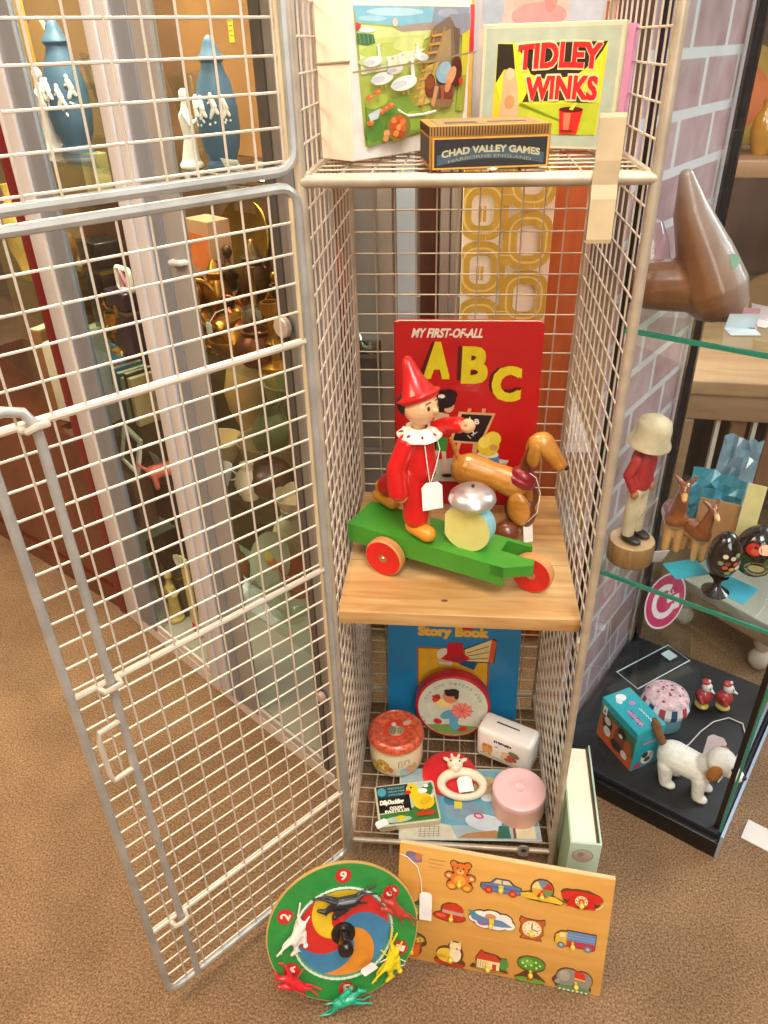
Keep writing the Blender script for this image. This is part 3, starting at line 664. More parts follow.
# ================================================================== ROUND TIN WITH RED RIM
RT = .0645
rt = thing('round_tin', 'round red-rimmed tin with a running child picture leaning on the blue story book', 'tin', (.1535, .2175, .0375+RT*.985), rot=(math.radians(90-9), 0, 0))
m = MB(); m.lathe([(0, -.022), (RT-.002, -.022), (RT, -.020), (RT, -.003), (RT-.001, -.0005), (RT-.004, .0006), (RT-.0052, 0), (0, 0)], M('#c4232a', .3, .1, .06, 20, .4), 56); m.build('tin_body', rt)
p = Pic((0, 0, 0), (1, 0, 0), (0, 1, 0)); p.rough = .3
p.ell(0, 0, RT-.0052, RT-.0052, '#d3d6bf', n=56)
k_ = .1232/390  # crop px -> metres, face centre at (352, 455)
def R2(x, y): return ((x-352)*k_, -(y-458)*k_*1.06)
def RP(*l): return [R2(*q) for q in l]
rr = RT-.0056
def clipc(x, y):
    d = math.hypot(x, y); return (x, y) if d < rr else (x*rr/d, y*rr/d)
hill = [clipc(-rr*cos(t)*1.0, -rr*.62-(rr*.38)*sin(t)*1.0) for t in [PI*k/16 for k in range(17)]]
p.poly([clipc(*q) for q in [(-.050, -.042), (-.03, -.0375), (0, -.035), (.03, -.0375), (.050, -.042), (.036, -.06), (.02, -.066), (0, -.07), (-.02, -.066), (-.036, -.06)]], '#7f9a4f')
for l, ch_ in enumerate('TOM THE PIPERS SON'):
    if ch_ == ' ': continue
    a = math.radians(160-l*8.2); rt_ = a-PI/2
    p.text(ch_, 0, 0, 1, 1, '#8f9f94', warp=lambda u, w, X_, Y_, a=a, r_=rt_: (.0490*cos(a)+(u-.5)*.0042*cos(r_)-(w-.5)*.0052*sin(r_), .0490*sin(a)+(u-.5)*.0042*sin(r_)+(w-.5)*.0052*cos(r_)))
for i, (x, y) in enumerate(((-.048, -.03), (.046, -.032), (.05, -.024), (-.052, -.022))): p.ell(x, y, .002, .002, '#c98a9a')
BL_ = '#5aa3bd'
p.poly(RP((325, 470), (372, 460), (385, 520), (375, 590), (340, 590), (335, 530)), BL_); p.ell(*R2(325, 500), .0135, .008, BL_, .5); p.poly(RP((290, 500), (320, 480), (330, 525), (300, 530)), BL_); p.poly(RP((345, 560), (380, 545), (395, 580), (360, 600)), BL_)
p.ell(*R2(290, 425), .0115, .008, '#ead66a', -.2); p.ell(*R2(330, 440), .009, .010, '#e6c9a0'); p.ell(*R2(262, 400), .006, .009, '#cf2f2c', -.5); p.line(RP((238, 386), (285, 400)), .0022, '#3a2c22')
p.ell(*R2(340, 385), .0135, .0145, '#d9855a'); p.ell(*R2(345, 362), .0125, .0075, '#1e1418', .2); p.ell(*R2(370, 378), .004, .008, '#1e1418'); p.ell(*R2(315, 352), .004, .003, '#1e1418')
p.ell(*R2(402, 470), .0175, .015, '#e58a78'); 
for a in range(10): p.line([R2(402, 470), (R2(402, 470)[0]+.020*cos(a*.63), R2(402, 470)[1]+.018*sin(a*.63))], .0016, '#d8554c')
p.ell(*R2(272, 540), .0072, .0055, '#c9282c', -.4); p.ell(*R2(410, 582), .0078, .005, '#c9282c', .3)
p.build('face_picture', rt, flat=True)

# ================================================================== CHARACTERLESS SWEET JAR TIN (red lid)
jr = thing('biscuit_tin', 'round cream tin with orange-red rounded lid and small painted scenes', 'tin', (.060, .158, .0365))
m = MB(); m.lathe([(0, 0), (.039, 0), (.043, .004), (.0445, .012), (.0445, .056), (.043, .060), (0, .060)], M('#e6d9b4', .35, 0, .08, 20, .3), 44); m.build('tin_body', jr)
LR = M('#cf5a3a', .35, 0, .3, 160, .4, bump=.4)
m = MB(); m.lathe([(.0445, .0565), (.0462, .058), (.0466, .062), (.0455, .067), (.0425, .0715), (.0385, .0732), (.0362, .0712), (0, .0705)], LR, 44); m.lathe([(.0463, .0570), (.0470, .0585), (.0466, .060)], M('#d9a06a', .4), 44)
ld = m.build('lid', jr)
p = Pic(fn=lambda x, y, h: (x, y, .0705+h)); p.ell(0, 0, .0355, .0355, '#cf3f24', n=40); p.ell(.0, -.004, .013, .011, '#b8a98e'); p.ell(-.006, -.004, .007, .009, '#857b63'); p.ell(.008, -.003, .006, .008, '#93896c'); p.ell(-.004, .009, .004, .004, '#d8cdb4'); p.ell(.018, .014, .008, .005, '#c9a08a', .5)
for i in range(5): p.line([(-.012+i*.005, -.012), (-.010+i*.005, .003)], .0007, '#5c5140')
p.build('lid_picture', ld, flat=True)
def jarmap(x, y, h): a = -PI/2+x/.0445-.15; return ((.0445+h)*cos(a), (.0445+h)*sin(a), y)
p = Pic(fn=jarmap)
p.ell(-.013, .027, .0115, .0135, '#8e7a3a', n=24); p.ell(-.013, .0275, .0102, .0122, '#d0a93a', n=24); p.ell(-.016, .03, .003, .004, '#a8822a'); p.ell(-.008, .024, .003, .004, '#b98c34'); p.ell(.001, .022, .004, .006, '#c9744a'); p.ell(-.022, .018, .004, .004, '#8fa25a')
for a, c in (((.014, .030), (.014, .042)), ((.014, .042), (.021, .043)), ((.024, .033), (.024, .043)), ((.024, .043), (.030, .043)), ((.019, .03), (.019, .040)), ((.031, .034), (.031, .043))): p.line([a, c], .0009, '#4d4a3e')
p.ell(.022, .018, .0075, .008, '#a8c4c8'); p.ell(.012, .016, .004, .006, '#cfd8c4'); p.ell(.031, .022, .005, .009, '#e2a08c'); p.ell(.04, .02, .006, .01, '#c8b06a'); p.ell(-.03, .022, .006, .009, '#c59a5a')
p.line([(-.05, .0085), (-.03, .0085), (-.01, .0085), (.01, .0085), (.03, .0085), (.05, .0085)], .001, '#b59c6a')
p.build('painted_scene', jr, flat=True)

# ================================================================== CERAMIC MONEY BOX
bw, bd, bh = .097, .047, .066
mb_ = thing('money_box', 'white china money box block with a slot and small farm pictures', 'money box', (.1925, .1745, .0362), math.radians(-25))
m = MB(); m.box(0, 0, 0, bw, bd, bh, M('#f0ebe3', .2, 0, .03, 20, .6), bev=.009); m.build('china_body', mb_)
m = MB(); m.box(.026, .026, bh-.0004, .066, .0288, bh+.0003, M('#2a2522', .7)); m.build('coin_slot', mb_)
p = Pic((0, 0, 0), (1, 0, 0), (0, 0, 1)); p.rough = .25
p.text('STEPHEN', .032, .0475, .062, .0525, '#2a2320', shear=.1, bold=.0005)
p.ell(.022, .028, .010, .011, '#dfa066'); p.ell(.017, .034, .004, .004, '#c98548'); p.ell(.027, .034, .004, .004, '#c98548'); p.ell(.017, .018, .003, .005, '#d79558'); p.ell(.027, .018, .003, .005, '#d79558')
p.ell(.056, .030, .009, .006, '#e2b58a'); p.ell(.066, .026, .009, .006, '#c8402f', -.3); p.ell(.069, .036, .010, .006, '#7a7448', -.25); p.ell(.06, .020, .008, .004, '#b9572f'); p.ell(.05, .022, .004, .006, '#d9c2a0')
p.poly([(.01, .0135), (.085, .0115), (.085, .0145), (.01, .0165)], '#c9c08a'); p.ell(.040, .030, .004, .004, '#efd9b8'); p.ell(.038, .040, .003, .002, '#c9a37a')
p.build('printed_picture', mb_, flat=True)

# ================================================================== PINK RIBBED BOX
pk = thing('round_box', 'round pale pink ribbed plastic powder box at the front of the wire basket', 'box', (.2585, .0735, .0364))
PKM = M('#efb8a2', .4, 0, .04, 20, .2); PKL = M('#f6c6c6', .4, 0, .04, 20, .2)
m = MB(); n = 96
for (r0, z0), (r1, z1) in zip([(.0395, 0), (.0405, .003), (.0405, .037)], [(.0405, .003), (.0405, .037), (.0395, .038)]):
    vs = []
    for r, z in ((r0, z0), (r1, z1)):
        for k in range(n): q = r+(.0006 if k % 2 else 0); vs.append((q*cos(2*PI*k/n), q*sin(2*PI*k/n), z))
    m.add(vs, [(k, (k+1) % n, n+(k+1) % n, n+k) for k in range(n)], PKM)
m.add([(.0395*cos(2*PI*k/n), .0395*sin(2*PI*k/n), 0) for k in range(n)], [tuple(reversed(range(n)))], PKM)
m.build('ribbed_body', pk, ang=60)
m = MB(); m.lathe([(.0415, .0365), (.0418, .039), (.0405, .0445), (.038, .0463), (.030, .0466), (.010, .0463), (.009, .047), (.0075, .047), (.0065, .0462), (0, .0462)], PKL, 48); m.build('lid', pk)

# ================================================================== COUGH PASTILLE TIN
dt = thing('pastille_tin', 'flat pastille tin with yellow duckling, black panel and green grass', 'tin', (.0441, .0132, .0372), math.radians(11.8))
dw, dd, dh = .097, .0755, .0122
m = MB(); m.prism(rrect(0, 0, dw, dd, .005), 0, dh-.001, M('#d9cfae', .3, .3, .06, 20), None); m.prism(rrect(.001, .001, dw-.001, dd-.001, .0045), dh-.001, dh, M('#e4dcc0', .3, .3, .06, 20)); m.build('tin_body', dt)
p = Pic((0, 0, dh), (1, 0, 0), (0, 1, 0)); p.rough = .3
a, c, e, g = .003, .0028, dw-.003, dd-.0028
p.rect(a, c, e, g, '#b9cbc4'); p.poly([(a, c), (e, c), (e, c+.042), (.072, c+.036), (.05, c+.020), (a, c+.018)], '#3f7a34'); p.rect(a, c+.02, .054, g, '#11110f')
p.rect(a, g-.022, .050, g-.001, '#1b4754'); p.ell(.011, g-.011, .007, .008, '#4f9fae')
for i, t in enumerate(('SPECIALLY', 'MADE FOR', 'CHILDREN')): p.text(t, .021, g-.0075-i*.006, .048, g-.0045-i*.006, '#86b4ba')
p.text('DillyDuckling', .005, c+.032, .0425, c+.0425, '#f2efe2', shear=.12, bold=.0007); p.text('COUGH', .020, c+.0245, .042, c+.0295, '#f0e9cf', bold=.0005); p.text('PASTILLES', .012, c+.0185, .050, c+.0235, '#f0e9cf', bold=.0005)
p.ell(.03, .0085, .022, .0055, '#a9c9b4'); p.ell(.035, .010, .008, .005, '#d9c534'); p.ell(.018, .008, .006, .004, '#c7d3b8')
YD = '#efc51f'
p.poly([(.070, .058), (.092, .070), (.094, .058), (.088, .046)], '#2f6f3a'); p.ell(.083, .064, .004, .003, '#f0ece0'); p.ell(.075, .055, .009, .005, '#e9ece2')
p.ell(.075, .035, .017, .015, YD); p.ell(.064, .045, .008, .016, YD, .25); p.ell(.060, .060, .0098, .0098, YD); p.poly([(.082, .040), (.094, .045), (.090, .030)], YD); p.ell(.078, .036, .011, .006, '#dcae14', .4)
p.ell(.0525, .0545, .0052, .0038, '#c22a22', .2); p.ell(.0585, .063, .0016, .0018, '#1c140c'); p.poly([(.086, .044), (.095, .050), (.089, .038)], '#f0ead8')
p.ell(.068, .013, .009, .004, '#c23a1e', .15); p.ell(.081, .013, .009, .004, '#c23a1e', .15); p.line([(.071, .015), (.071, .022)], .002, '#c23a1e'); p.line([(.079, .015), (.079, .022)], .002, '#c23a1e')
p.build('lid_picture', dt, flat=True)
price_tag('price_tag', 'small white price tag lying on the corner of the duckling pastille tin', (.0425, .0085, .0503), (.80, .50, .02), (-.52, .84, .0), .019, .0125, string=[(.0445, .0115, .0508), (.0408, .0165, .051), (.039, .021, .047)])

# ================================================================== PICTURE BOARD LYING FLAT
bb = thing('picture_board', 'flat blue printed picture board lying on the basket floor beneath the tins', 'board', (.0745, -.001, .0360), math.radians(3))
m = MB(); m.box(0, .004, 0, .218, .137, .0012, M('#b9c4c0', .6), bev=.0003); m.build('card', bb)
p = Pic((0, 0, .0012), (1, 0, 0), (0, 1, 0), step=.00001, h0=.00002); p.rough = .5
p.rect(.002, .006, .216, .135, '#9fb4b8'); p.rect(.04, .03, .216, .135, '#6aa3b8'); p.poly([(.002, .006), (.09, .006), (.08, .03), (.002, .045)], '#cfc9b2')
p.ell(.105, .055, .035, .018, '#7f98ab', -.25); p.ell(.135, .035, .032, .015, '#c6d6de', -.2); p.ell(.09, .08, .02, .013, '#3f7e9c', .4); p.ell(.16, .06, .014, .022, '#8db6c9', .2); p.ell(.175, .04, .02, .008, '#4f8aa6', .7); p.ell(.15, .085, .02, .01, '#d3dde0', .3)
p.ell(.125, .047, .008, .005, '#c9305c', -.3); p.ell(.125, .047, .005, .0025, '#e9c8d4', -.3); p.rect(.088, .06, .1, .075, '#d8cf4a'); p.ell(.20, .06, .012, .03, '#35698a'); p.ell(.12, .105, .05, .02, '#bcae7c')
p.poly([(.09, .008), (.16, .008), (.15, .022), (.105, .016)], '#b08254'); p.poly([(.15, .008), (.172, .008), (.17, .028), (.155, .03)], '#2f6a5a'); p.rect(.18, .008, .21, .03, '#d9cfae'); p.rect(.176, .008, .18, .03, '#7a4a2c')
for i in range(5):
    p.line([(.03, .010+i*.004), (.064, .011+i*.004)], .0006, '#46443c'); p.line([(.032+i*.007, .008), (.034+i*.007, .028)], .0006, '#46443c')
p.build('printed_picture', bb, flat=True)

# ================================================================== RED DISC + ANIMAL TEETHER
m = MB(T(.150, .128, .0378)); m.lathe([(0, 0), (.0435, 0), (.045, .002), (.0445, .0045), (.041, .006), (.030, .0052), (0, .0048)], M('#d2202a', .3, 0, .04, 20, .4), 48)
tag(m.build('red_plate', None), 'round glossy red plastic disc lying beneath the cream animal ring', 'disc')
rg = thing('animal_ring', 'cream rubber ring with a small horned animal head lying on the red disc', 'teether', (.171, .104, .047))
CR = M('#e9dcc2', .45, 0, .05, 30)
m = MB(); m.tube([(.034*cos(t), .0225*sin(t)-.003, .002*sin(t)+.001) for t in [2*PI*k/36 for k in range(36)]], [.0072+.0016*sin(t*1) for t in [2*PI*k/36 for k in range(36)]], CR, 12, closed=True); m.build('ring', rg)
m = MB(); m.ell((-.012, .030, .011), (.013, .011, .012), CR, 18); m.ell((-.011, .020, .013), (.009, .008, .008), CR, 14)
for s in (-1, 1): m.ell((-.012+s*.014, .036, .014), (.007, .0035, .003), CR, 10, rz=s*.5); m.cap((-.012+s*.005, .037, .018), (-.012+s*.006, .039, .022), .002, .0024, CR, 8)
h = m.remesh('animal_head', rg, .001, 2)
m = MB()
for s in (-1, 1): m.ell((-.012+s*.007, .0275, .0215), (.0016, .0016, .0016), BLK, 8)
for s in (-1, 1): m.ell((-.0105+s*.003, .0145, .0175), (.0009, .0009, .0009), M('#a5846a', .6), 6)
m.build('eye', h)
price_tag('price_tag', 'white scribbled price tag inside the cream animal ring', (.166, .080, .0545), (.98, .18, .05), (-.18, .95, .12), .024, .027)
m = MB(); m.tube([(.030, -.006, .006), (.040, -.004, .004), (.046, .002, .0), (.050, .006, -.002)], .0014, M('#c98a6a', .6), 6); m.build('ribbon', rg)

# ================================================================== THICK PALE GREEN BOOK (standing outside the locker)
gb = thing('hardback_book', 'thick pale green hardback standing on the carpet outside the locker with cream page tops', 'book', (.3125, -.062, 0), math.radians(-2.5))
GC = M('#b4c9b4', .6, 0, .06, 20); gw, gd, gh = .042, .168, .152
m = MB(); m.box(0, 0, 0, .0025, gd, gh, M('#9cb89a', .6), bev=.0006); m.box(gw-.0025, 0, 0, gw, gd, gh, GC, bev=.0006); m.box(0, -.0025, 0, gw, .0008, gh, GC, bev=.0008); m.build('cover', gb)
m = MB(); m.box(.0026, .003, .003, gw-.0062, gd-.004, gh-.005, M('#f1e2c8', .85, 0, .04, 200)); m.build('page_block', gb)
m = MB(); m.box(gw-.0058, .003, .003, gw-.0040, gd-.003, gh-.003, M('#5c4a3a', .7)); m.build('endpaper', gb)
p = Pic((0, -.0025, 0), (1, 0, 0), (0, 0, 1))
cx, cy = gw*.45, gh-.026
p.ell(cx, cy, .014, .014, '#a98f88', n=28); p.ell(cx, cy, .0125, .0125, '#b9bcae', n=28); p.ell(cx, cy-.002, .0095, .0085, '#c3a79e', n=20); p.ell(cx-.003, cy+.003, .004, .005, '#a98d86'); p.ell(cx+.004, cy-.001, .004, .005, '#cbb2a8')
p.build('spine_emblem', gb, flat=True)
# ================================================================== PEG PUZZLE BOARD
PW, PH, PT = .277, .180, .007
PX = MX.Translation((.0775, -.150, 0)) @ MX.Rotation(math.radians(-6.95), 4, 'Z') @ MX.Rotation(math.radians(71.5), 4, 'X')
pz = thing('peg_puzzle_board', 'wooden peg puzzle tray propped upright on the carpet before the locker', 'puzzle', (.0775, -.150, 0), rot=(math.radians(71.5), 0, math.radians(-6.95)))
PLY = wood('#c98f43', '#dba857', 6, .25, 'X', .6)
m = MB(); m.box(0, 0, -PT, PW, PH, 0, PLY, bev=.0012); m.box(.0005, PH-.0012, -PT+.0005, PW-.0005, PH+.0004, -.0004, M('#e3c08c', .5)); m.build('tray', pz)
# pixel frame of the photograph -> board metres (bilinear on the four board corners)
def PB(x, y):
    tl, tr, br, bl = (396, 844), (617, 881), (598, 997), (397.5, 955)
    u, w = .5, .5
    for _ in range(12):
        fx = [(1-u)*(1-w)*bl[i]+u*(1-w)*br[i]+u*w*tr[i]+(1-u)*w*tl[i] for i in (0, 1)]
        du = [(1-w)*(br[i]-bl[i])+w*(tr[i]-tl[i]) for i in (0, 1)]; dw = [(1-u)*(tl[i]-bl[i])+u*(tr[i]-br[i]) for i in (0, 1)]
        det = du[0]*dw[1]-du[1]*dw[0]; ex, ey = x-fx[0], y-fx[1]
        u += (ex*dw[1]-ey*dw[0])/det; w += (du[0]*ey-du[1]*ex)/det
    return u*PW, w*PH
p = Pic((0, 0, 0), (1, 0, 0), (0, 1, 0), step=.00004, h0=.0001)
p.ell(.020, .162, .012, .007, '#7a6a8c', -.4); p.poly([(.008, .158), (.032, .168), (.028, .156)], '#8c7a9a'); p.ell(.026, .164, .004, .005, '#c9764a')
for i in range(3): p.line([(.040, .163-i*.006), (.064-i*.004, .163-i*.006)], .0012, '#b58a52')
p.build('corner_print', pz, flat=True)
PEG = M('#e2c34a', .35, 0, .06, 20, .3)
OUT = '#5b3c20'
def piece(name, label, cx, cy, outline, art, peg=(0, 0), k=1.0):
    """outline / art in millimetres about the piece centre"""
    k *= 1.42
    t = thing(name, label, 'puzzle piece', PX @ V3((cx, cy, 0)), rot=(math.radians(71.5), 0, math.radians(-6.95)), group='loose pieces in the peg puzzle tray')
    q = [(x*.001*k, y*.001*k) for x, y in outline]
    m = MB(); m.prism(q, .0001, .0016, M(OUT, .5)); m.build('wooden_shape', t)
    p = Pic(fn=lambda x, y, h: (x*.001*k, y*.001*k, .0016+h), step=.00003, h0=.00004); p.rough = .35; p.coat = .3
    art(p); p.build('printed_picture', t, flat=True)
    m = MB(T(peg[0]*.001*k, peg[1]*.001*k, .0016)); m.lathe([(0, 0), (.0018, 0), (.0018, .004), (.0030, .006), (.0032, .008), (.002, .0098), (0, .010)], PEG, 14); m.build('peg', t)
    return t
def hull(*els):   # outline following a union of ellipses (star-shaped about 0)
    out = []
    for k in range(48):
        a = 2*PI*k/48; best = 1
        for d in [x*.5 for x in range(2, 60)]:
            x, y = d*cos(a), d*sin(a)
            if any(((x-ex)/(rx+.9))**2+((y-ey)/(ry+.9))**2 < 1 for ex, ey, rx, ry in els): best = d
        out.append((best*cos(a), best*sin(a)))
    return out
# teddy bear
E_ = [(0, 8, 7, 6.5), (-6.5, 13, 3, 3), (6.5, 13, 3, 3), (0, -3, 8.5, 8), (-10, 0, 4, 3.5), (10, 0, 4, 3.5), (-7, -10, 5, 4.5), (7, -10, 5, 4.5)]
def a_(p):
    for e in E_: p.ell(*e, '#d9762a')
    p.ell(0, -4, 5.5, 6, '#e3a03c'); p.ell(0, 5.5, 3.4, 2.6, '#e8b068'); p.ell(0, 6.6, 1, .8, '#40200f'); p.ell(-2.8, 9.5, .8, .8, '#40200f'); p.ell(2.8, 9.5, .8, .8, '#40200f'); p.ell(-7, -11, 3, 2.4, '#e9b13e'); p.ell(7, -11, 3, 2.4, '#e9b13e'); p.ell(-10.5, 0, 1.8, 1.6, '#ecd0a0'); p.ell(10.5, 0, 1.8, 1.6, '#ecd0a0')
piece('puzzle_piece', 'orange teddy bear puzzle piece in the peg tray', *PB(461, 877), hull(*E_), a_, (0, -5))
# blue car
o_ = [(-21, -3), (-20, 1), (-11, 3), (-6, 9), (8, 9), (13, 4), (20, 2), (21, -4), (17, -7), (-17, -7)]
def a_(p):
    p.poly([(x*.95, y*.93) for x, y in o_], '#5b7ba6'); p.poly([(-8, 3.5), (-4.5, 8), (0, 8), (0, 3.5)], '#e3cc94'); p.poly([(1.5, 3.5), (1.5, 8), (7, 8), (10.5, 4)], '#e3cc94'); p.line([(-19, -1), (19, -1)], .8, '#35506f')
    for x in (-12, 12): p.ell(x, -5.5, 4.2, 4.2, '#c23022'); p.ell(x, -5.5, 2, 2, '#d9704a')
    p.rect(-2.5, -6, 2.5, 2, '#dcc33e')
piece('puzzle_piece', 'blue car puzzle piece with red wheels in the peg tray', *PB(503, 887), o_, a_, (0, 0), .92)
# beach ball on sand
E_ = [(0, 4, 10, 10), (0, -5, 17, 3.6), (-14, -4, 6, 3), (14, -6, 6, 3)]
def a_(p):
    p.poly([(-19, -3), (-12, -1), (12, -2), (20, -6), (18, -8.5), (-18, -7.5)], '#e0ba3c'); cs = ['#c8302a', '#6b87a8', '#d9cf88', '#dca13a', '#c8302a', '#5f9a55']
    p.ell(0, 4, 9.4, 9.4, '#e3c24a')
    for k in range(6): p.poly([(0, 4)]+[(9.2*cos(2*PI*(k+j/6)/6), 4+9.2*sin(2*PI*(k+j/6)/6)) for j in range(7)], cs[k])
piece('puzzle_piece', 'striped beach ball on sand puzzle piece in the peg tray', *PB(544, 893), hull(*E_), a_, (0, -1))
# telephone
E_ = [(0, 0, 16, 8.5), (-12, 5, 6, 4), (12, 3, 6, 4), (0, 5, 14, 5)]
def a_(p):
    p.ell(0, 4.5, 17, 4.6, '#cf2a20'); p.ell(-14, 3, 4, 4.5, '#cf2a20'); p.ell(14, 3, 4, 4.5, '#cf2a20'); p.poly([(-13, -8), (13, -8), (9, 4), (-9, 4)], '#c9241c'); p.ell(0, -1, 5.6, 5.6, '#e9d8a4'); p.ell(0, -1, 3, 3, '#cf5a3a')
    for k in range(8): p.ell(4.3*cos(k*.78), -1+4.3*sin(k*.78), .7, .7, '#7c5230')
    p.line([(13, -7), (17, -4), (19, 0)], 1.2, '#e0c48a')
piece('puzzle_piece', 'red telephone puzzle piece in the peg tray', *PB(583, 900), hull(*E_), a_, (0, -2))
# cap
E_ = [(0, 3, 10, 7), (-2, -5, 15, 4.5)]
def a_(p):
    p.ell(-2, -4.6, 15, 4.6, '#c2301c'); p.ell(1, 4, 10, 6.4, '#c9331f'); p.poly([(-9, -1), (11, -2), (11, 1.5), (-9, 2.5)], '#b9a08a'); p.ell(-10, -4.5, 5, 2, '#e0603a')
piece('puzzle_piece', 'red peaked cap puzzle piece in the peg tray', *PB(454, 912), hull(*E_), a_, (0, -3))
# plane in cloud
E_ = [(-10, 3, 8, 6), (0, 5, 9, 6), (11, 3, 8, 6), (5, -4, 9, 5), (-6, -4, 9, 5), (16, -2, 6, 5), (-16, 0, 5, 4)]
def a_(p):
    for e in E_: p.ell(*e, '#e9e6de')
    p.poly([(-20, 4), (-17, 6), (-8, 3), (10, 2), (20, -3), (10, -5), (-8, -5), (-18, -1)], '#6483aa'); p.ell(-1, 4.5, 5, 3, '#c98b52'); p.ell(-8, -4, 5, 2.5, '#8d6f9a'); p.poly([(-19, 3), (-22, 8), (-16, 7), (-13, 3)], '#3f8c8c'); p.rect(-2, -5, 2.5, 2.5, '#dcc33e')
piece('puzzle_piece', 'blue aeroplane on white cloud puzzle piece in the peg tray', *PB(494, 920), hull(*E_), a_, (0, -2))
# alarm clock
o_ = [(-12, 13), (-6, 11), (6, 11), (12, 13), (13, 8), (11, 4), (12, -5), (9, -9), (11, -13), (-11, -13), (-9, -9), (-12, -5), (-11, 4), (-13, 8)]
def a_(p):
    p.poly([(x*.94, y*.94) for x, y in o_], '#c05a2c'); p.ell(0, 0, 9.6, 9.6, '#e6cf92'); p.ell(0, 0, 8.2, 8.2, '#efe3bd'); p.line([(0, 0), (0, 6)], 1.2, '#5c4a3a'); p.line([(0, 0), (6, -2)], 1.2, '#5c4a3a')
    for k in range(12): p.ell(7*cos(k*PI/6), 7*sin(k*PI/6), .6, .6, '#6b5a48')
piece('puzzle_piece', 'brown alarm clock puzzle piece in the peg tray', *PB(534, 928), o_, a_, (0, -2), .92)
# lorry
o_ = [(-20, -5), (-20, 3), (-15, 8), (-9, 9), (-8, 10), (20, 10), (20, -8), (15, -11), (10, -9), (-8, -9), (-12, -11), (-17, -9)]
def a_(p):
    p.poly([(-19, -5), (-19, 3), (-14, 7.4), (-8, 8), (-8, -8), (-18, -8)], '#dcb43a'); p.rect(-15, 1, -10, 6, '#e9cfa0'); p.rect(-8, -1.5, 19.3, 9.3, '#6385b4'); p.line([(-7, 5), (19, 5)], .7, '#8fa8c8'); p.line([(-7, 2), (19, 2)], .7, '#8fa8c8'); p.rect(-8, -8, 19.3, -1.5, '#b3344a'); p.rect(-8, -8, 0, -2, '#c8402c')
    for x in (-13, 13): p.ell(x, -8, 3.8, 3.8, '#6f7478'); p.ell(x, -8, 1.8, 1.8, '#aab0b2')
piece('puzzle_piece', 'yellow and blue lorry puzzle piece in the peg tray', *PB(576, 939), o_, a_, (-2, -4), .92)
# pot of flowers
E_ = [(0, 8, 12, 6), (0, -4, 8.5, 9), (-8, 5, 5, 4), (8, 5, 5, 4)]
def a_(p):
    p.ell(0, 8, 12, 5.5, '#7a6a34'); 
    for x, y in ((-7, 8), (0, 10), (7, 8), (3, 6), (-3, 6)): p.ell(x, y, 3.4, 2.8, '#d9b54a'); p.ell(x, y, 1.3, 1.1, '#a05a2a')
    p.poly([(-8, 4), (8, 4), (6.5, -13), (-6.5, -13)], '#cf6426'); p.rect(-8.5, 2, 8.5, 4.5, '#b8521e')
piece('puzzle_piece', 'orange flower pot puzzle piece partly behind the spinning game', *PB(416, 944), hull(*E_), a_, (0, -4))
# cat on mat
E_ = [(4, 7, 6, 7), (-3, -1, 10, 8), (0, -10, 15, 3.5), (6, 0, 6, 9)]
def a_(p):
    p.poly([(-15, -8), (13, -10), (14, -14), (-14, -12)], '#b93822'); p.ell(-3, -2, 10, 8, '#e0bd3a'); p.ell(5, 0, 5.5, 8.5, '#e6d9b4'); p.ell(4.5, 9, 5.6, 5, '#e6d3a0'); p.poly([(-1, 11), (0, 16), (3, 13)], '#d9c48a'); p.poly([(6, 13), (9, 16), (10, 11)], '#d9c48a'); p.ell(6, 7, 1, .8, '#7a4a2c'); p.ell(-8, -4, 5, 2, '#cf9a26')
piece('puzzle_piece', 'yellow and cream cat on red mat puzzle piece in the peg tray', *PB(454, 953), hull(*E_), a_, (1, -3))
# cottage
o_ = [(-18, -10), (-16, -6), (-12, -6), (-13, 2), (-10, 9), (-8, 12), (-5, 10), (7, 9), (12, 6), (17, 7), (19, 0), (17, -7), (20, -10), (0, -13)]
def a_(p):
    p.poly([(-17, -9.6), (19, -9.8), (0, -12.4)], '#a8854e'); p.ell(15, 0, 4.6, 6.6, '#4c8a3c'); p.rect(-11.5, -9, 11, 2, '#e6d49a'); p.poly([(-13, 1), (-9, 9), (7, 8.6), (12.5, 1)], '#c43a24'); p.rect(-8.5, 7, -5.5, 11.4, '#c43a24'); p.rect(4, -9, 8, -2, '#b93a26')
    for k in range(5): p.line([(-10+k*2.4, -8), (-10+k*2.4, 0)], .7, '#b8863c')
piece('puzzle_piece', 'red roofed cottage puzzle piece in the peg tray', *PB(492, 961), o_, a_, (0, -5), .95)
# apple tree
E_ = [(0, 6, 12.5, 8), (0, -4, 3.6, 8), (0, -12, 14, 3)]
def a_(p):
    p.ell(0, -12, 14, 3, '#6d9a3c'); p.poly([(-3, -12), (3, -12), (2, 2), (-2, 2)], '#a5482c'); p.ell(0, 6.5, 12.4, 7.8, '#4e8a34'); p.ell(-4, 8, 6, 4, '#6aa444')
    for x, y in ((-8, 6), (-4, 9), (0, 5), (4, 9), (8, 6), (5, 3), (-5, 3)): p.ell(x, y, 1.1, 1.1, '#dfe07a')
piece('puzzle_piece', 'green apple tree puzzle piece in the peg tray', *PB(533, 969), hull(*E_), a_, (0, -2))
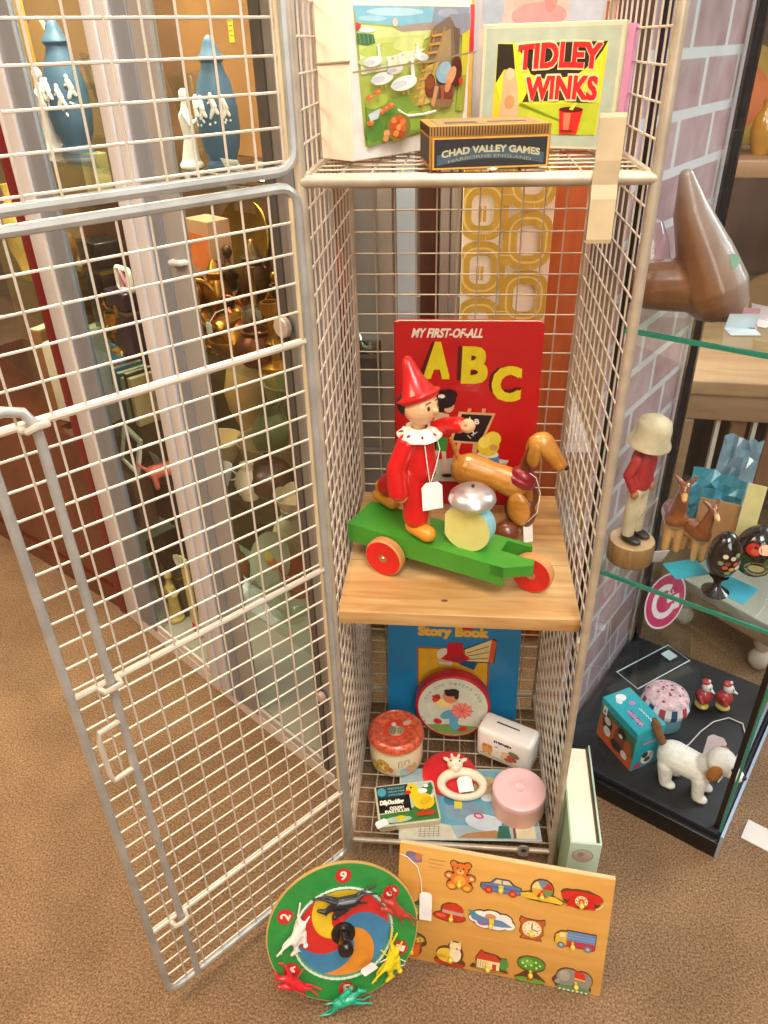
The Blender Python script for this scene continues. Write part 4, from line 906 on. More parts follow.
# elephant
E_ = [(-5, 3, 11, 9), (7, 2, 9, 9), (0, -8, 16, 5), (-14, -3, 5, 4)]
def a_(p):
    for e in E_[:2]: p.ell(*e, '#8c8579')
    p.ell(-13, -3, 4.5, 3, '#9a9286', .3); p.rect(-12, -10, -6, 0, '#8c8579'); p.rect(8, -10, 14, 0, '#8c8579'); p.ell(-9, 4, 5, 6, '#a39b8e'); p.poly([(0, 11), (9, 10), (10, 2), (0, 3)], '#cf2f22'); p.line([(0, 3), (10, 2)], 1.2, '#e6c23c'); p.ell(0, -9, 15.5, 3.6, '#5d8a55')
    for k in range(7): p.ell(-12+k*4, -11, 1.2, 1, '#e6dfc4')
piece('puzzle_piece', 'grey elephant with red saddle puzzle piece in the peg tray', *PB(574, 980), hull(*E_), a_, (2, -2))
# dark starry plant, mostly behind the tag
E_ = [(0, 0, 8, 8)]
o_ = [((13 if k % 2 else 7)*cos(2*PI*k/14), (13 if k % 2 else 7)*sin(2*PI*k/14)) for k in range(14)]
def a_(p): p.poly([(x*.92, y*.92) for x, y in o_], '#3c5a3e'); p.ell(0, 0, 5, 5, '#7c9a5c')
piece('puzzle_piece', 'dark green star-leaf plant puzzle piece half hidden by the game disc and tag', *PB(418, 908), o_, a_, (0, 0))
a0 = PX @ V3((.0255, .088, .004)); 
O = PX @ V3((.033, .072, .006)); U = (PX.to_3x3() @ V3((1, .04, 0))); W_v = (PX.to_3x3() @ V3((.02, 1, 0.02)))
price_tag('price_tag', 'white price tag with long cord hanging on the face of the peg puzzle', O, U, W_v, .0165, .044,
          string=[PX @ V3(q) for q in ((.002, .165, .003), (.012, .163, .004), (.026, .152, .005), (.0315, .135, .006), (.034, .116, .007))])

# ================================================================== HORSE RACE SPINNER
DR_ = .0995
dn = V3((.2514, -.8864, .3895)).normalized(); dup_ = (V3((0, 0, 1))-dn*dn.z).normalized(); dri = dup_.cross(dn)
DX = MX(((dri.x, dup_.x, dn.x, .01507), (dri.y, dup_.y, dn.y, -.1745), (dri.z, dup_.z, dn.z, .0918), (0, 0, 0, 1)))
rg_ = thing('race_game', 'round green horse racing spinner game propped on the carpet', 'game', DX.translation, rot=DX.to_euler('XYZ'))
m = MB(); m.lathe([(0, -.009), (DR_-.006, -.009), (DR_-.0015, -.006), (DR_, -.003), (DR_-.0005, -.0005), (DR_-.003, 0), (0, 0)], M('#c9a05a', .5, 0, .1, 20), 72); m.build('disc_base', rg_)
p = Pic((0, 0, 0), (1, 0, 0), (0, 1, 0), step=.00006, h0=.0001); p.rough = .25; p.coat = .4
p.ell(0, 0, DR_-.002, DR_-.002, '#2c8a3e', n=72); p.ell(0, 0, .0655, .0655, '#5f9a6a', n=60); p.ell(0, 0, .0615, .0615, '#3f7f9c', n=60)
cs = ['#d22f2a', '#e6c02c', '#d22f2a', '#3d7fa6', '#d88a2c', '#3d7fa6']
R0 = .0605
for k in range(6):
    def sp(t, off): a = math.radians(60*(k+off)+105)-t*math.radians(105); return (R0*t*cos(a), R0*t*sin(a))
    ts = [j/14 for j in range(15)]
    A1 = [sp(t, 0) for t in ts]; B1 = [sp(t, 1) for t in ts]
    p.h += p.step
    vs = []; fs = []
    L = 6
    for i, t in enumerate(ts):
        for j in range(L+1): vs.append(sp(t, j/L))
    for i in range(14):
        for j in range(L): fs.append((i*(L+1)+j, (i+1)*(L+1)+j, (i+1)*(L+1)+j+1, i*(L+1)+j+1))
    p.add([p.fn(x, y, p.h) for x, y in vs], fs, p.mt(cs[k]))
p.build('spiral_print', rg_, flat=True)
m = MB()   # twisted pale cord round the track
N_ = 160
for ph in (0, PI): m.tube([((.0645+.0012*cos(t*55+ph))*cos(t), (.0645+.0012*cos(t*55+ph))*sin(t), .0022+.0012*sin(t*55+ph)) for t in [2*PI*k/N_ for k in range(N_)]], .0010, M('#c9d9c0', .6), 5, closed=True)
m.build('track_cord', rg_)
m = MB(T(0, 0, .001)); m.lathe([(.016, 0), (.0155, .002), (.009, .004), (.0075, .012), (.009, .022), (.0105, .028), (.0095, .033), (.006, .0355), (0, .036)], M('#1a1614', .2, 0, .05, 20, .5), 24); m.build('spinner_knob', rg_)
# photo pixel -> disc coordinates, worked out about the disc centre
def hz(ang, r): return (r*cos(math.radians(ang)), r*sin(math.radians(ang)))
for t_, a in (('9', 84), ('5', 33), ('1', -28), ('3', -93), ('4', -152), ('2', 151)):
    x, y = hz(a, .081)
    q = Pic((0, 0, .0004), (1, 0, 0), (0, 1, 0), step=.00008); q.ell(x, y, .0105, .0105, '#c3282a', n=28)
    r_ = math.radians(a-90)
    vs = lambda u, w, X_, Y_, x=x, y=y, r_=r_: (x+((u-.5)*.0085)*cos(r_)-((w-.5)*.0125)*sin(r_), y+((u-.5)*.0085)*sin(r_)+((w-.5)*.0125)*cos(r_))
    q.text(t_, 0, 0, 1, 1, '#f0e2c8', warp=vs, bold=0); q.text(t_, 0, 0, 1, 1, '#f0e2c8', warp=lambda u, w, X_, Y_, f=vs: (f(u, w, 0, 0)[0]+.0005, f(u, w, 0, 0)[1]), bold=0)
    q.build('number_badge', rg_, flat=True)
def horse_mesh(mat):
    """galloping horse with crouched jockey, running along +x, its legs thrown out, about 48 mm long"""
    m = MB()
    m.cap((-.009, 0, 0), (.008, .001, 0), .0058, .0054, mat); m.cap((.009, .002, 0), (.018, .008, 0), .0036, .0026, mat); m.cap((.018, .008, 0), (.0245, .0055, 0), .0027, .0017, mat)
    m.cap((.017, .0105, 0), (.018, .013, 0), .0009, .0006, mat)
    for z in (-.0025, .0025):
        m.cap((.008, -.002, z), (.019, -.0065, z), .0024, .0013, mat); m.cap((.019, -.0065, z), (.029, -.007-z, z), .0013, .0011, mat)
        m.cap((-.010, -.001, z), (-.018, -.007, z), .0030, .0015, mat); m.cap((-.018, -.007, z), (-.031, -.0085+z, z), .0013, .0011, mat)
    m.cap((-.013, .003, 0), (-.022, .004, 0), .0014, .0010, mat)
    m.cap((-.003, .006, 0), (.006, .011, 0), .0036, .0030, mat); m.ell((.0095, .0145, 0), (.0031, .0031, .003), mat, 10); m.cap((.004, .010, 0), (.011, .007, 0), .0015, .0012, mat)
    for z in (-.004, .004): m.cap((-.002, .004, z*.8), (.003, -.001, z), .0021, .0015, mat)
    return m
for nm, c, a, r, rot, z, s in (('white', '#ece6da', 160, .062, 238, .012, 1.2), ('black', '#23272e', 84, .052, 176, .012, 1.35), ('crimson', '#b23a2c', 22, .077, 115, .012, 1.1),
                              ('yellow', '#e6cf22', -37, .071, -118, .012, 1.25), ('sea green', '#1fa07c', -95, .090, 5, .012, 1.15), ('red', '#d3222e', -146, .083, 128, .012, 1.15)):
    mat = M(c, .3, 0, .06, 60, .3)
    x, y = hz(a, r)
    o = horse_mesh(mat).remesh('racing_horse', rg_, .0009, 2); o.location = (x, y, z); o.rotation_euler = (math.radians(35 if 0 else 0), 0, math.radians(rot)); o.scale = (s, s, s)
    o['label'] = nm+' plastic racehorse and jockey on the spinner'
    mm = MB(); mm.tube([(x*.82, y*.82, .001), (x*.9, y*.9, .006), (x, y, z)], .0009, mat, 6); mm.build('horse_wire', o).matrix_parent_inverse = o.matrix_basis.inverted()
m = DX
price_tag('price_tag', 'rounded white price tag lying across the yellow horse of the spinner', DX @ V3((.021, -.0585, .013)), DX.to_3x3() @ V3((.86, .5, .1)), DX.to_3x3() @ V3((-.5, .86, 0)), .021, .012,
          string=[DX @ V3(q) for q in ((.042, -.042, .014), (.052, -.04, .013), (.066, -.043, .012), (.076, -.052, .010), (.074, -.058, .009), (.066, -.056, .010))])
# ================================================================== ROOM
def plane_uv(name, O, U, W, lu, lw, m):
    O = V3(O); U = V3(U).normalized(); W = V3(W).normalized()
    me = bpy.data.meshes.new(name); me.from_pydata([O, O+U*lu, O+U*lu+W*lw, O+W*lw], [], [(0, 1, 2, 3)]); me.materials.append(m)
    uv = me.uv_layers.new(name='UVMap')
    for i, c in enumerate(((0, 0), (lu, 0), (lu, lw), (0, lw))): uv.data[i].uv = c
    o = bpy.data.objects.new(name, me); COL.objects.link(o); return struct(o)
plane_uv('floor', (-3.5, -2.2, 0), (1, 0, 0), (0, 1, 0), 7, 5.6, carpet())
WALLM = M('#a88f78', .8, 0, .1, 3)
plane_uv('wall_back', (-3.5, 3.4, 0), (1, 0, 0), (0, 0, 1), 7, 2.6, M('#6d5545', .8, 0, .25, 3))
plane_uv('wall_left', (-3.5, -2.2, 0), (0, 1, 0), (0, 0, 1), 5.6, 2.6, WALLM)
plane_uv('wall_right', (3.5, 3.4, 0), (0, -1, 0), (0, 0, 1), 5.6, 2.6, WALLM)
plane_uv('wall_front', (3.5, -2.2, 0), (-1, 0, 0), (0, 0, 1), 7, 2.6, WALLM)

# ================================================================== DISPLAY CABINET ON THE ALUMINIUM SIDE
ALU = M('#8d939c', .35, .35, .06, 10); ALUL = M('#d8d6d8', .32, .25, .06, 10); GRYP = M('#979490', .45, .1, .06, 10); GL = glass(); GLS = glass('shelf_glass', (.90, .95, .925), 1.)
KD = math.atan2(-.6290, .7774)
KX = T(-.57, .55, 0, KD)               # local x along the front (towards the locker), y into the cabinet
def K(s, d, z): return KX @ V3((s, d, z))
kb = thing('display_cabinet', 'tall aluminium framed glass display cabinet crowded with curios beside the open locker door', 'cabinet', (-.57, .55, 0), KD)
CH = 1.75
m = MB(); m.box(.0, -.004, 0, .70, .012, .028, M('#cdbfb2', .5, 0, .05, 10)); m.box(.0, .012, 0, .44, .31, .022, GRYP); m.build('plinth', kb)
m = MB(); m.add([(0, .012, .03), (.692, .012, .03), (.45, .31, .03), (-.55, .31, .03), (-.55, .06, .03)], [(0, 1, 2, 3, 4)], M('#a59b8f', .5, 0, .06, 10)); m.build('deck', kb)
m = MB(); m.box(.02, -.010, .028, .075, .002, CH, ALUL, bev=.002); m.box(.075, -.006, .028, .136, .003, CH, ALU, bev=.001); m.build('side_post', kb)
m = MB(); m.box(.345, -.014, .028, .372, .002, CH, ALUL, bev=.004); m.box(.375, -.012, .028, .402, .002, CH, ALUL, bev=.004); m.build('meeting_post', kb)
m = MB(); m.box(.404, -.008, .028, .438, .002, CH, ALU, bev=.002); m.box(.438, -.006, .028, .480, .003, CH, GRYP, bev=.001); m.build('door_stile', kb)
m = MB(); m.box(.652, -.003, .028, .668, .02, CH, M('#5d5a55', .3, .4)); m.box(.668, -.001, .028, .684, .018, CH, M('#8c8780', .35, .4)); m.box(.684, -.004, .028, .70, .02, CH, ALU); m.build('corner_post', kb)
def gq(name, a, b, z0, z1, par, mat=GL):
    m = MB(); a = V3((a[0], a[1], 0)); b = V3((b[0], b[1], 0)); n = V3((-(b-a).y, (b-a).x, 0)).normalized()*.004
    q = [a, b, b+n, a+n]; m.add([(p.x, p.y, z) for z in (z0, z1) for p in q], [(0, 3, 2, 1), (4, 5, 6, 7), (0, 1, 5, 4), (1, 2, 6, 5), (2, 3, 7, 6), (3, 0, 4, 7)], mat); return m.build(name, par, flat=True)
gq('glass_pane', (.136, -.001), (.345, -.001), .03, CH, kb); gq('glass_pane', (.480, -.001), (.652, -.001), .03, CH, kb)
MB().box(.480, -.003, .028, .652, .002, .045, M('#b0a79c', .5)).build('kick_panel', kb); MB().box(.136, -.003, .028, .345, .002, .045, M('#c9bdb2', .5)).build('kick_panel', kb)
q = MB(KX.inverted()); q.box(-.028, .118, .0, -.024, .335, CH, M('#b3ada8', .5, .05, .06, 10)); q.box(-.029, .122, 0, -.022, .14, CH, ALUL); q.box(-.029, .20, 0, -.022, .218, CH, ALUL); q.build('end_panel', kb)
m = MB(); m.box(-.56, .312, 0, .43, .322, CH, M('#7a5438', .6, 0, .25, 6)); m.build('back_panel', kb)
m = MB(); m.box(.0, 0, CH, .70, .02, CH+.04, ALU); m.build('top_rail', kb)
for z, bay in ((.25, 0), (.25, 1), (.47, 0), (.47, 1), (.64, 0), (.70, 1), (.93, 0), (.93, 1), (1.22, 0), (1.22, 1)):
    m = MB(); m.add([(x, y, zz) for zz in (z-.006, z) for x, y in (((.255, .02), (.664, .022), (.44, .30), (.255, .30), (.255, .06)) if bay else ((-.02, .02), (.25, .02), (.25, .30), (-.53, .30), (-.53, .06)))], [(4, 3, 2, 1, 0), (5, 6, 7, 8, 9)]+[(i, (i+1) % 5, 5+(i+1) % 5, 5+i) for i in range(5)], GLS); m.build('glass_shelf', kb, flat=True)
def disc_lock(s, z, par, r=.0125, c='#cbb8ac'):
    m = MB(T(s, -.004, z, 0, PI/2)); m.lathe([(0, 0), (r, 0), (r, .006), (r-.0015, .0075), (0, .0078)], M(c, .35, .3), 24); m.build('round_lock', par)
disc_lock(.664, .797, kb); disc_lock(.672, .21, kb, .009)
for z in (.772, .122):
    m = MB(T(.058, -.006, z, 0, PI/2)); m.lathe([(0, 0), (.013, 0), (.013, .002), (.010, .003), (.010, .001), (0, .001)], M('#d8d2cc', .3, .6), 24); m.lathe([(0, .001), (.009, .001), (.004, .002), (0, .002)], M('#2a2624', .3, .5), 20); m.build('key_lock', kb)
m = MB(); m.tube([(.448, -.001, .838), (.452, -.012, .838), (.475, -.013, .841), (.479, -.001, .841)], .004, ALUL, 8); m.build('pull_handle', kb)

# mahogany cabinet that continues the run
MAH = wood('#4a1c10', '#6e3018', 6, .22, 'Z', .6); MRED = M('#6a1016', .35, 0, .08, 10, .3)
r_ = thing('mahogany_cabinet', 'dark red-brown mahogany cabinet with glossy base beyond the aluminium cabinet', 'cabinet', (-.57, .55, 0), math.atan2(-.537, .843))
m = MB(); m.box(-.70, 0, 0, -.005, .03, .05, MAH); m.box(-.70, .006, .05, -.02, .022, .42, MAH); m.box(-.70, .02, .405, -.12, .28, .4195, MAH); m.build('base', r_)
m = MB(); m.box(-.022, -.006, 0, .006, .016, CH, MRED, bev=.002); m.build('corner_post', r_)
m = MB(); m.box(-.70, .28, .42, -.03, .30, CH, M('#8a6a48', .6, 0, .2, 5)); m.build('back_panel', r_)
gq('glass_pane', (-.70, .008), (-.02, .008), .42, CH, r_)
for z in (.72, 1.02): 
    m = MB(); m.box(-.70, .02, z-.006, -.03, .28, z, GLS); m.build('glass_shelf', r_, flat=True)
m = MB(); m.box(-.70, 0, CH, 0, .02, CH+.03, MAH); m.build('top_rail', r_)

# ------------------------------------------------ curios on the shelves
BRS = M('#a8742a', .28, .85, .2, 30); BRD = M('#5a3d1c', .4, .6, .3, 40); GLV = glass('vase_glass', (.90, .93, .90), 1.1); WPR = M('#efe9e0', .35, 0, .05, 30, .3); JUG = M('#42627c', .5, 0, .08, 25); CRM = M('#dcc38c', .45, 0, .08, 20); BRN = M('#4b2a1a', .4, 0, .2, 20, .3); BLKP = M('#15110f', .3, 0, .1, 20, .4)
def onk(name, label, cat, s, d, z, rz=0., group=None):
    return thing(name, label, cat, K(s, d, z+.0006), rz, group)
def solid(o, mb, nm='body', **k): return mb.build(nm, o, **k)
# blue jasper jug with white relief
def jasper(label, s, d, z, h):
    o = onk('jasper_vase', label, 'vase', s, d, z); k = h/.19
    m = MB(); m.lathe([(r*k, q*k) for r, q in [(0, 0), (.028, 0), (.028, .006), (.022, .012), (.030, .03), (.034, .055), (.0335, .09), (.027, .125), (.019, .142), (.0165, .152), (.021, .158), (.019, .163), (.014, .168), (.011, .178), (.008, .184), (.005, .188), (0, .19)]], JUG, 28); m.build('vase_body', o)
    m = MB()
    rj = random.Random(int(h*1000))
    for a in (-.2, -.75, -1.35, -1.9, -2.5):
        R = .0338*k
        def q(x, zz, r=R, a=a): return (r*cos(a-PI/4+x), r*sin(a-PI/4+x), zz*k)
        z_ = rj.uniform(-.006, .008)
        m.ell(q(-.02, .104+z_, .0325*k), (.0036*k, .0036*k, .0038*k), WPR, 8); m.cap(q(0, .098+z_), q(.10, .088+z_), .0044*k, .0052*k, WPR, 8); m.cap(q(.10, .086+z_), q(-.06, .075+z_), .0046*k, .0030*k, WPR, 8); m.cap(q(.10, .086+z_), q(.26, .078+z_), .0040*k, .0028*k, WPR, 8); m.cap(q(0, .097+z_), q(-.16, .092+z_), .0018*k, .0014*k, WPR, 8)
        for j in range(3): m.ell(q(rj.uniform(-.2, .3), .066+z_+rj.uniform(-.004, .006)), (.0022*k,)*3, WPR, 8)
    m.build('white_relief', o); return o
jasper('tall blue jasper vase with white figures beside the white figurine', .033, .10, .93, .185)
jasper('blue jasper vase with white figures before the tan board', .392, .13, .93, .155)
def figurine(label, s, d, z, mat, h, cat='figurine', name='porcelain_figurine', rz=0, lean=0):
    o = onk(name, label, cat, s, d, z, rz); k = h/.12
    m = MB()
    m.lathe([(0, 0), (.019*k, 0), (.020*k, .006*k), (.014*k, .012*k), (0, .012*k)], mat, 16)
    m.cap((0, 0, .012*k), (.003*k, 0, .045*k), .015*k, .010*k, mat); m.cap((.003*k, 0, .045*k), (.0, 0, .075*k), .010*k, .0115*k, mat); m.cap((0, 0, .078*k), (0, 0, .092*k), .008*k, .005*k, mat); m.ell((.002*k, 0, .106*k), (.0085*k, .0085*k, .0105*k), mat, 12)
    m.cap((0, -.010*k, .083*k), (.012*k, -.016*k, .065*k), .0045*k, .004*k, mat); m.cap((.012*k, -.016*k, .065*k), (.020*k, -.006*k, .072*k), .004*k, .003*k, mat); m.cap((0, .010*k, .083*k), (-.004*k, .019*k, .062*k), .0045*k, .004*k, mat)
    m.remesh('figure', o, .0017*k+.0004, 3); return o
figurine('white porcelain figurine of a standing lady at the cabinet post', -.014, .078, .93, WPR, .125)
figurine('slender white bird-like porcelain figurine in front of the tan board', .36, .10, .93, WPR, .10)
# round-headed wooden mirror/paddle
o = onk('wooden_paddle', 'pale wooden round-topped paddle standing behind the blue vase', 'paddle', -.145, .16, .93, KD)
m = MB(); m.prism(arc(0, .155, .036, -PI*.42, PI*1.42, 28)+[(-.011, .06), (-.013, 0), (.013, 0), (.011, .06)], -.004, .004, M('#d6b07c', .5, 0, .06, 12), T(0, 0, 0, 0, PI/2)); m.build('blade', o)
def cut_glass(label, s, d, z, h, r):
    o = onk('cut_glass_vase', label, 'vase', s, d, z); n = 24
    m = MB(); vs = []; prof = [(.55, 0), (.6, .04), (.5, .12), (.72, .5), (.92, .85), (1.0, .97), (.96, 1.0), (.86, .85), (.62, .45), (.4, .14), (.0001, .12)]
    for q, t in prof:
        for k in range(n): w = 1+(.06 if k % 2 else 0)*(q > .3); vs.append((r*q*w*cos(2*PI*k/n), r*q*w*sin(2*PI*k/n), h*t+(.004*cos(8*PI*k/n) if t > .9 else 0)))
    m.add(vs, [(i*n+k, i*n+(k+1) % n, (i+1)*n+(k+1) % n, (i+1)*n+k) for i in range(len(prof)-1) for k in range(n)], GLV); m.build('bowl', o); return o
cut_glass('large clear glass vase with a wavy rim between the blue vase and meeting post', .082, .155, .93, .135, .04)
cut_glass('small clear glass vase standing behind the cabinet meeting post', .29, .165, .93, .11, .034)
# tan board + yellow sticker
o = onk('tan_board', 'tan cardboard backing board standing upright on the top glass shelf', 'board', .33, .225, .93, KD)
m = MB(); m.box(-.15, 0, 0, .14, .006, .27, M('#9c6c3c', .7, 0, .1, 8)); m.build('board', o)
p = Pic((0, 0, 0), (1, 0, 0), (0, 0, 1)); p.rect(-.022, .146, -.010, .178, '#d8c63a'); 
for i in range(4): p.line([(-.020, .154+i*.006), (-.012, .154+i*.006)], .0012, '#7a6a1c')
p.build('yellow_sticker', o, flat=True)
def shelf_card(name, label, s, d, z, w, h, c='#e8e6e2', tilt=.5, rz=None):
    o = onk(name, label, 'price card', s, d, z, KD if rz is None else rz, 'price cards in the aluminium cabinet')
    o.rotation_euler = (tilt, 0, KD if rz is None else rz)
    m = MB(); m.box(0, -.0004, 0, w, 0, h, M(c, .7)); m.build('card', o)
    p = Pic((0, -.0004, 0), (1, 0, 0), (0, 0, 1))
    for i in range(3): p.line([(w*.15, h*(.75-.22*i)), (w*(.85-.1*i), h*(.75-.22*i))], h*.04, '#8a8782')
    p.build('pen_lines', o, flat=True); return o
shelf_card('price_card', 'white folded card at the front of the top shelf by the corner post', .46, .09, .93, .036, .024)
shelf_card('price_card', 'white card among the silver cutlery on the top shelf', .53, .09, .93, .022, .026)
shelf_card('price_card', 'pale blue card propped on the third shelf behind the meeting post', .040, .115, .345, .032, .034, '#c9d6d6', .2)
shelf_card('price_card', 'white card hanging among the dark ornaments by the lower shelf', .40, .085, .447, .038, .032, '#d5d9de', .15)
shelf_card('price_card', 'cream card leaning against the brass figures', .085, .088, .64, .030, .042, '#ead6bc', .2)
# cutlery on top shelf
for i, (s, d, l) in enumerate(((.40, .07, .10), (.42, .10, .12), (.48, .055, .10))):
    o = onk('silver_spoon', ['silver spoon lying on the top shelf nearest its glass edge', 'long silver spoon lying behind the white folded card', 'silver spoon lying in front of the white folded card'][i], 'spoon', s, d, .93, KD+.1*i, 'silver spoons on the top shelf')
    m = MB(); sv = M('#bdb6a6', .2, .9); m.cap((0, 0, .003), (l*.7, 0, .003), .0022, .0016, sv, 8); m.ell((l*.82, 0, .004), (.018, .009, .003), sv, 14); m.build('spoon_body', o)
# cream block pot under the top shelf etc.
def pot(name, label, cat, s, d, z, prof, mat, n=24, sy=1., extra=None, rz=0):
    o = onk(name, label, cat, s, d, z, rz); m = MB(T(s=(1, sy, 1))); m.lathe(prof, mat, n); m.build(name.split('_')[-1]+'_body', o)
    if extra: extra(o)
    return o
def vprof(h, r): return [(0, 0), (r*.6, 0), (r*.62, h*.04), (r*.9, h*.25), (r, h*.45), (r*.8, h*.7), (r*.45, h*.85), (r*.5, h), (r*.42, h), (r*.36, h*.85), (0, h*.8)]
def bowlp(h, r): return [(0, 0), (r*.5, 0), (r*.5, h*.08), (r*.8, h*.4), (r, h), (r*.95, h), (r*.72, h*.4), (0, h*.2)]
def cup_handle(h, r, mat):
    def f(o):
        m = MB(); m.tube([(r*.85, 0, h*.3)]+[(r*.9+h*.28*sin(t), 0, h*.55-h*.25*cos(t)) for t in [PI*k/8 for k in range(9)]]+[(r*.7, 0, h*.8)], h*.04, mat, 8); m.build('handle', o)
    return f
m_ = CRM
o = onk('wooden_block', 'square cream wooden block below the top shelf by the grey post', 'block', -.03, .155, .8525, KD)
m = MB(); m.box(-.024, -.014, 0, .024, .014, .068, CRM, bev=.003); m.build('block_body', o)
o = onk('wooden_box', 'tall plain wooden box standing under the cream block', 'box', -.03, .158, .64, KD); m = MB(); m.box(-.045, -.03, 0, .045, .03, .2115, BRN, bev=.002); m.build('box_body', o)
# second shelf: dark boxes, gold figures
def blackbox(label, s, d, z, w, dd, h, mat, rz=KD, nm='trinket_box', band='#7a5a2a'):
    o = onk(nm, label, 'box', s, d, z, rz); m = MB(); m.box(-w/2, -dd/2, 0, w/2, dd/2, h*.72, mat, bev=.002); m.build('box_body', o)
    m = MB(); m.box(-w/2-.001, -dd/2-.001, h*.73, w/2+.001, dd/2+.001, h, mat, bev=.003); m.build('lid', o)
    m = MB(); m.box(-w/2-.0006, -dd/2-.0006, h*.66, w/2+.0006, dd/2+.0006, h*.70, M(band, .4, .5)); m.box(-.004, -dd/2-.003, h*.6, .004, -dd/2, h*.78, M('#b9934a', .3, .8)); m.build('band', o); return o
blackbox('black lacquer trinket box by the grey post on the second shelf', .045, .095, .64, .065, .05, .155, BLKP)
blackbox('dark purple jewel box beside the meeting post on the second shelf', .19, .055, .64, .06, .05, .105, M('#2c1a2a', .3, 0, .1, 20, .3), nm='jewel_box')
o = onk('silver_buckle', 'white buckle-shaped ornament with a pink ribbon near the meeting post', 'ornament', .200, .048, .7570, KD)
m = MB(); m.tube([(x, 0, z) for x, z in rrect(-.02, -.012, .02, .022, .006, 4)], .004, WPR, 8, closed=True); m.build('frame', o); m = MB(); m.tube([(-.012, 0, -.008), (0, -.004, .02), (.012, 0, -.008)], .0035, M('#d9a0ae', .5), 8); m.build('pink_ribbon', o)
def dancer(label, s, d, z, mat, h, rz=0): return figurine(label, s, d, z, mat, h, 'figurine', 'brass_figurine', rz)
dancer('brass seated figure in front of the cream card', .066, .070, .64, BRS, .075, .3)
# brass heap of the other bay
def animal(label, s, d, z, mat, k, rz=0., name='brass_animal'):
    o = onk(name, label, 'ornament', s, d, z, rz); m = MB(T(s=k))
    m.cap((-.018, 0, .028), (.016, 0, .030), .0115, .0125, mat); m.cap((.018, 0, .032), (.030, 0, .048), .0085, .006, mat); m.cap((.030, 0, .049), (.043, 0, .045), .0075, .0045, mat)
    for x in (-.018, .016):
        for y in (-.007, .007): m.cap((x, y, .026), (x+.002, y, .002), .0055, .0042, mat)
    m.cap((-.028, 0, .034), (-.040, 0, .046), .003, .002, mat); m.cap((.028, .005, .053), (.026, .008, .062), .003, .0015, mat); m.cap((.028, -.005, .053), (.026, -.008, .062), .003, .0015, mat)
    m.remesh('animal_body', o, .0016*k, 2); return o
SH2 = .70
pot('brass_jug', 'tall brass jug at the stile on the brass shelf', 'jug', .33, .075, SH2, vprof(.095, .028), BRS, extra=cup_handle(.095, .022, BRS))
pot('brass_bell', 'brass hand bell with turned handle on the brass shelf', 'bell', .385, .06, SH2, [(0, 0), (.028, 0), (.026, .006), (.018, .03), (.012, .04), (.005, .046), (.005, .06), (.008, .068), (.005, .08), (0, .084)], BRS)
animal('brass horse-like animal in the middle of the brass shelf', .435, .075, SH2, BRS, 1.1, 1.2)
animal('dark bronze animal standing behind the brass bell', .395, .135, SH2, BRD, .95, 2.4)
pot('brass_candlestick', 'brass candlestick standing nearest the corner post', 'candlestick', .555, .06, SH2, [(0, 0), (.026, 0), (.025, .006), (.008, .012), (.006, .03), (.011, .036), (.006, .044), (.007, .07), (.013, .078), (.013, .09), (.009, .09), (.008, .08), (0, .078)], BRS)
pot('brass_candlestick', 'dark brass candlestick behind the brass animal', 'candlestick', .50, .12, SH2, [(0, 0), (.026, 0), (.025, .006), (.008, .012), (.006, .03), (.011, .036), (.006, .044), (.007, .07), (.013, .078), (.013, .09), (.009, .09), (.008, .08), (0, .078)], BRD)
pot('brass_bowl', 'shallow brass bowl at the glass front of the brass shelf', 'bowl', .475, .05, SH2, bowlp(.028, .034), BRS)
pot('brass_pot', 'squat brass pot with a red-brown patina beside the bowl', 'pot', .525, .055, SH2, [(0, 0), (.02, 0), (.03, .015), (.03, .03), (.02, .042), (.022, .048), (.017, .048), (.015, .04), (0, .03)], M('#6e3a1c', .35, .6, .3, 30))
dancer('brass dancing figure behind the brass jug', .34, .15, SH2, BRD, .12, .8)
dancer('small brass figure between the bell and brass animal', .41, .045, SH2, BRS, .06, .2)
o = onk('copper_vase', 'tall reddish copper vase at the back of the brass shelf', 'vase', .52, .19, SH2); m = MB(); m.lathe(vprof(.17, .036), M('#8c4a2c', .4, .4, .2, 20), 24); m.build('vase_body', o)
o = onk('copper_vase', 'brown ribbed copper vase behind the dancing figure', 'vase', .42, .21, SH2); m = MB(); m.lathe(vprof(.16, .034), M('#5e3222', .4, .4, .2, 20), 24); m.build('vase_body', o)
o = onk('peach_box', 'small peach and orange card box behind the door stile', 'box', .30, .15, SH2+.0); m = MB(); m.box(-.03, -.02, 0, .03, .02, .15, M('#c08a68', .6, 0, .1, 20), T(0, 0, 0, KD), bev=.001); m.build('box_body', o); m = MB(); m.box(-.025, -.0206, .08, .025, -.02, .13, M('#d9702f', .6), T(0, 0, 0, KD)); m.build('orange_label', o)
for i, (s, d, z, L) in enumerate(((.385, .022, .752, 'cream price tag tied to the brass bell'), (.455, .024, .735, 'white price tag dangling from the brass animal'), (.34, .03, .738, 'cream price tag dangling from the brass jug'))):
    U_ = KX.to_3x3() @ V3((1, 0, 0)); price_tag('price_tag', L, K(s, d, z), U_, (0, 0, 1), .014, .018, '#e9dcc8', [K(s+.007, d, z+.016), K(s+.012, d+.01, z+.03), K(s+.02, d+.02, z+.034)], 'price tags in the aluminium cabinet')
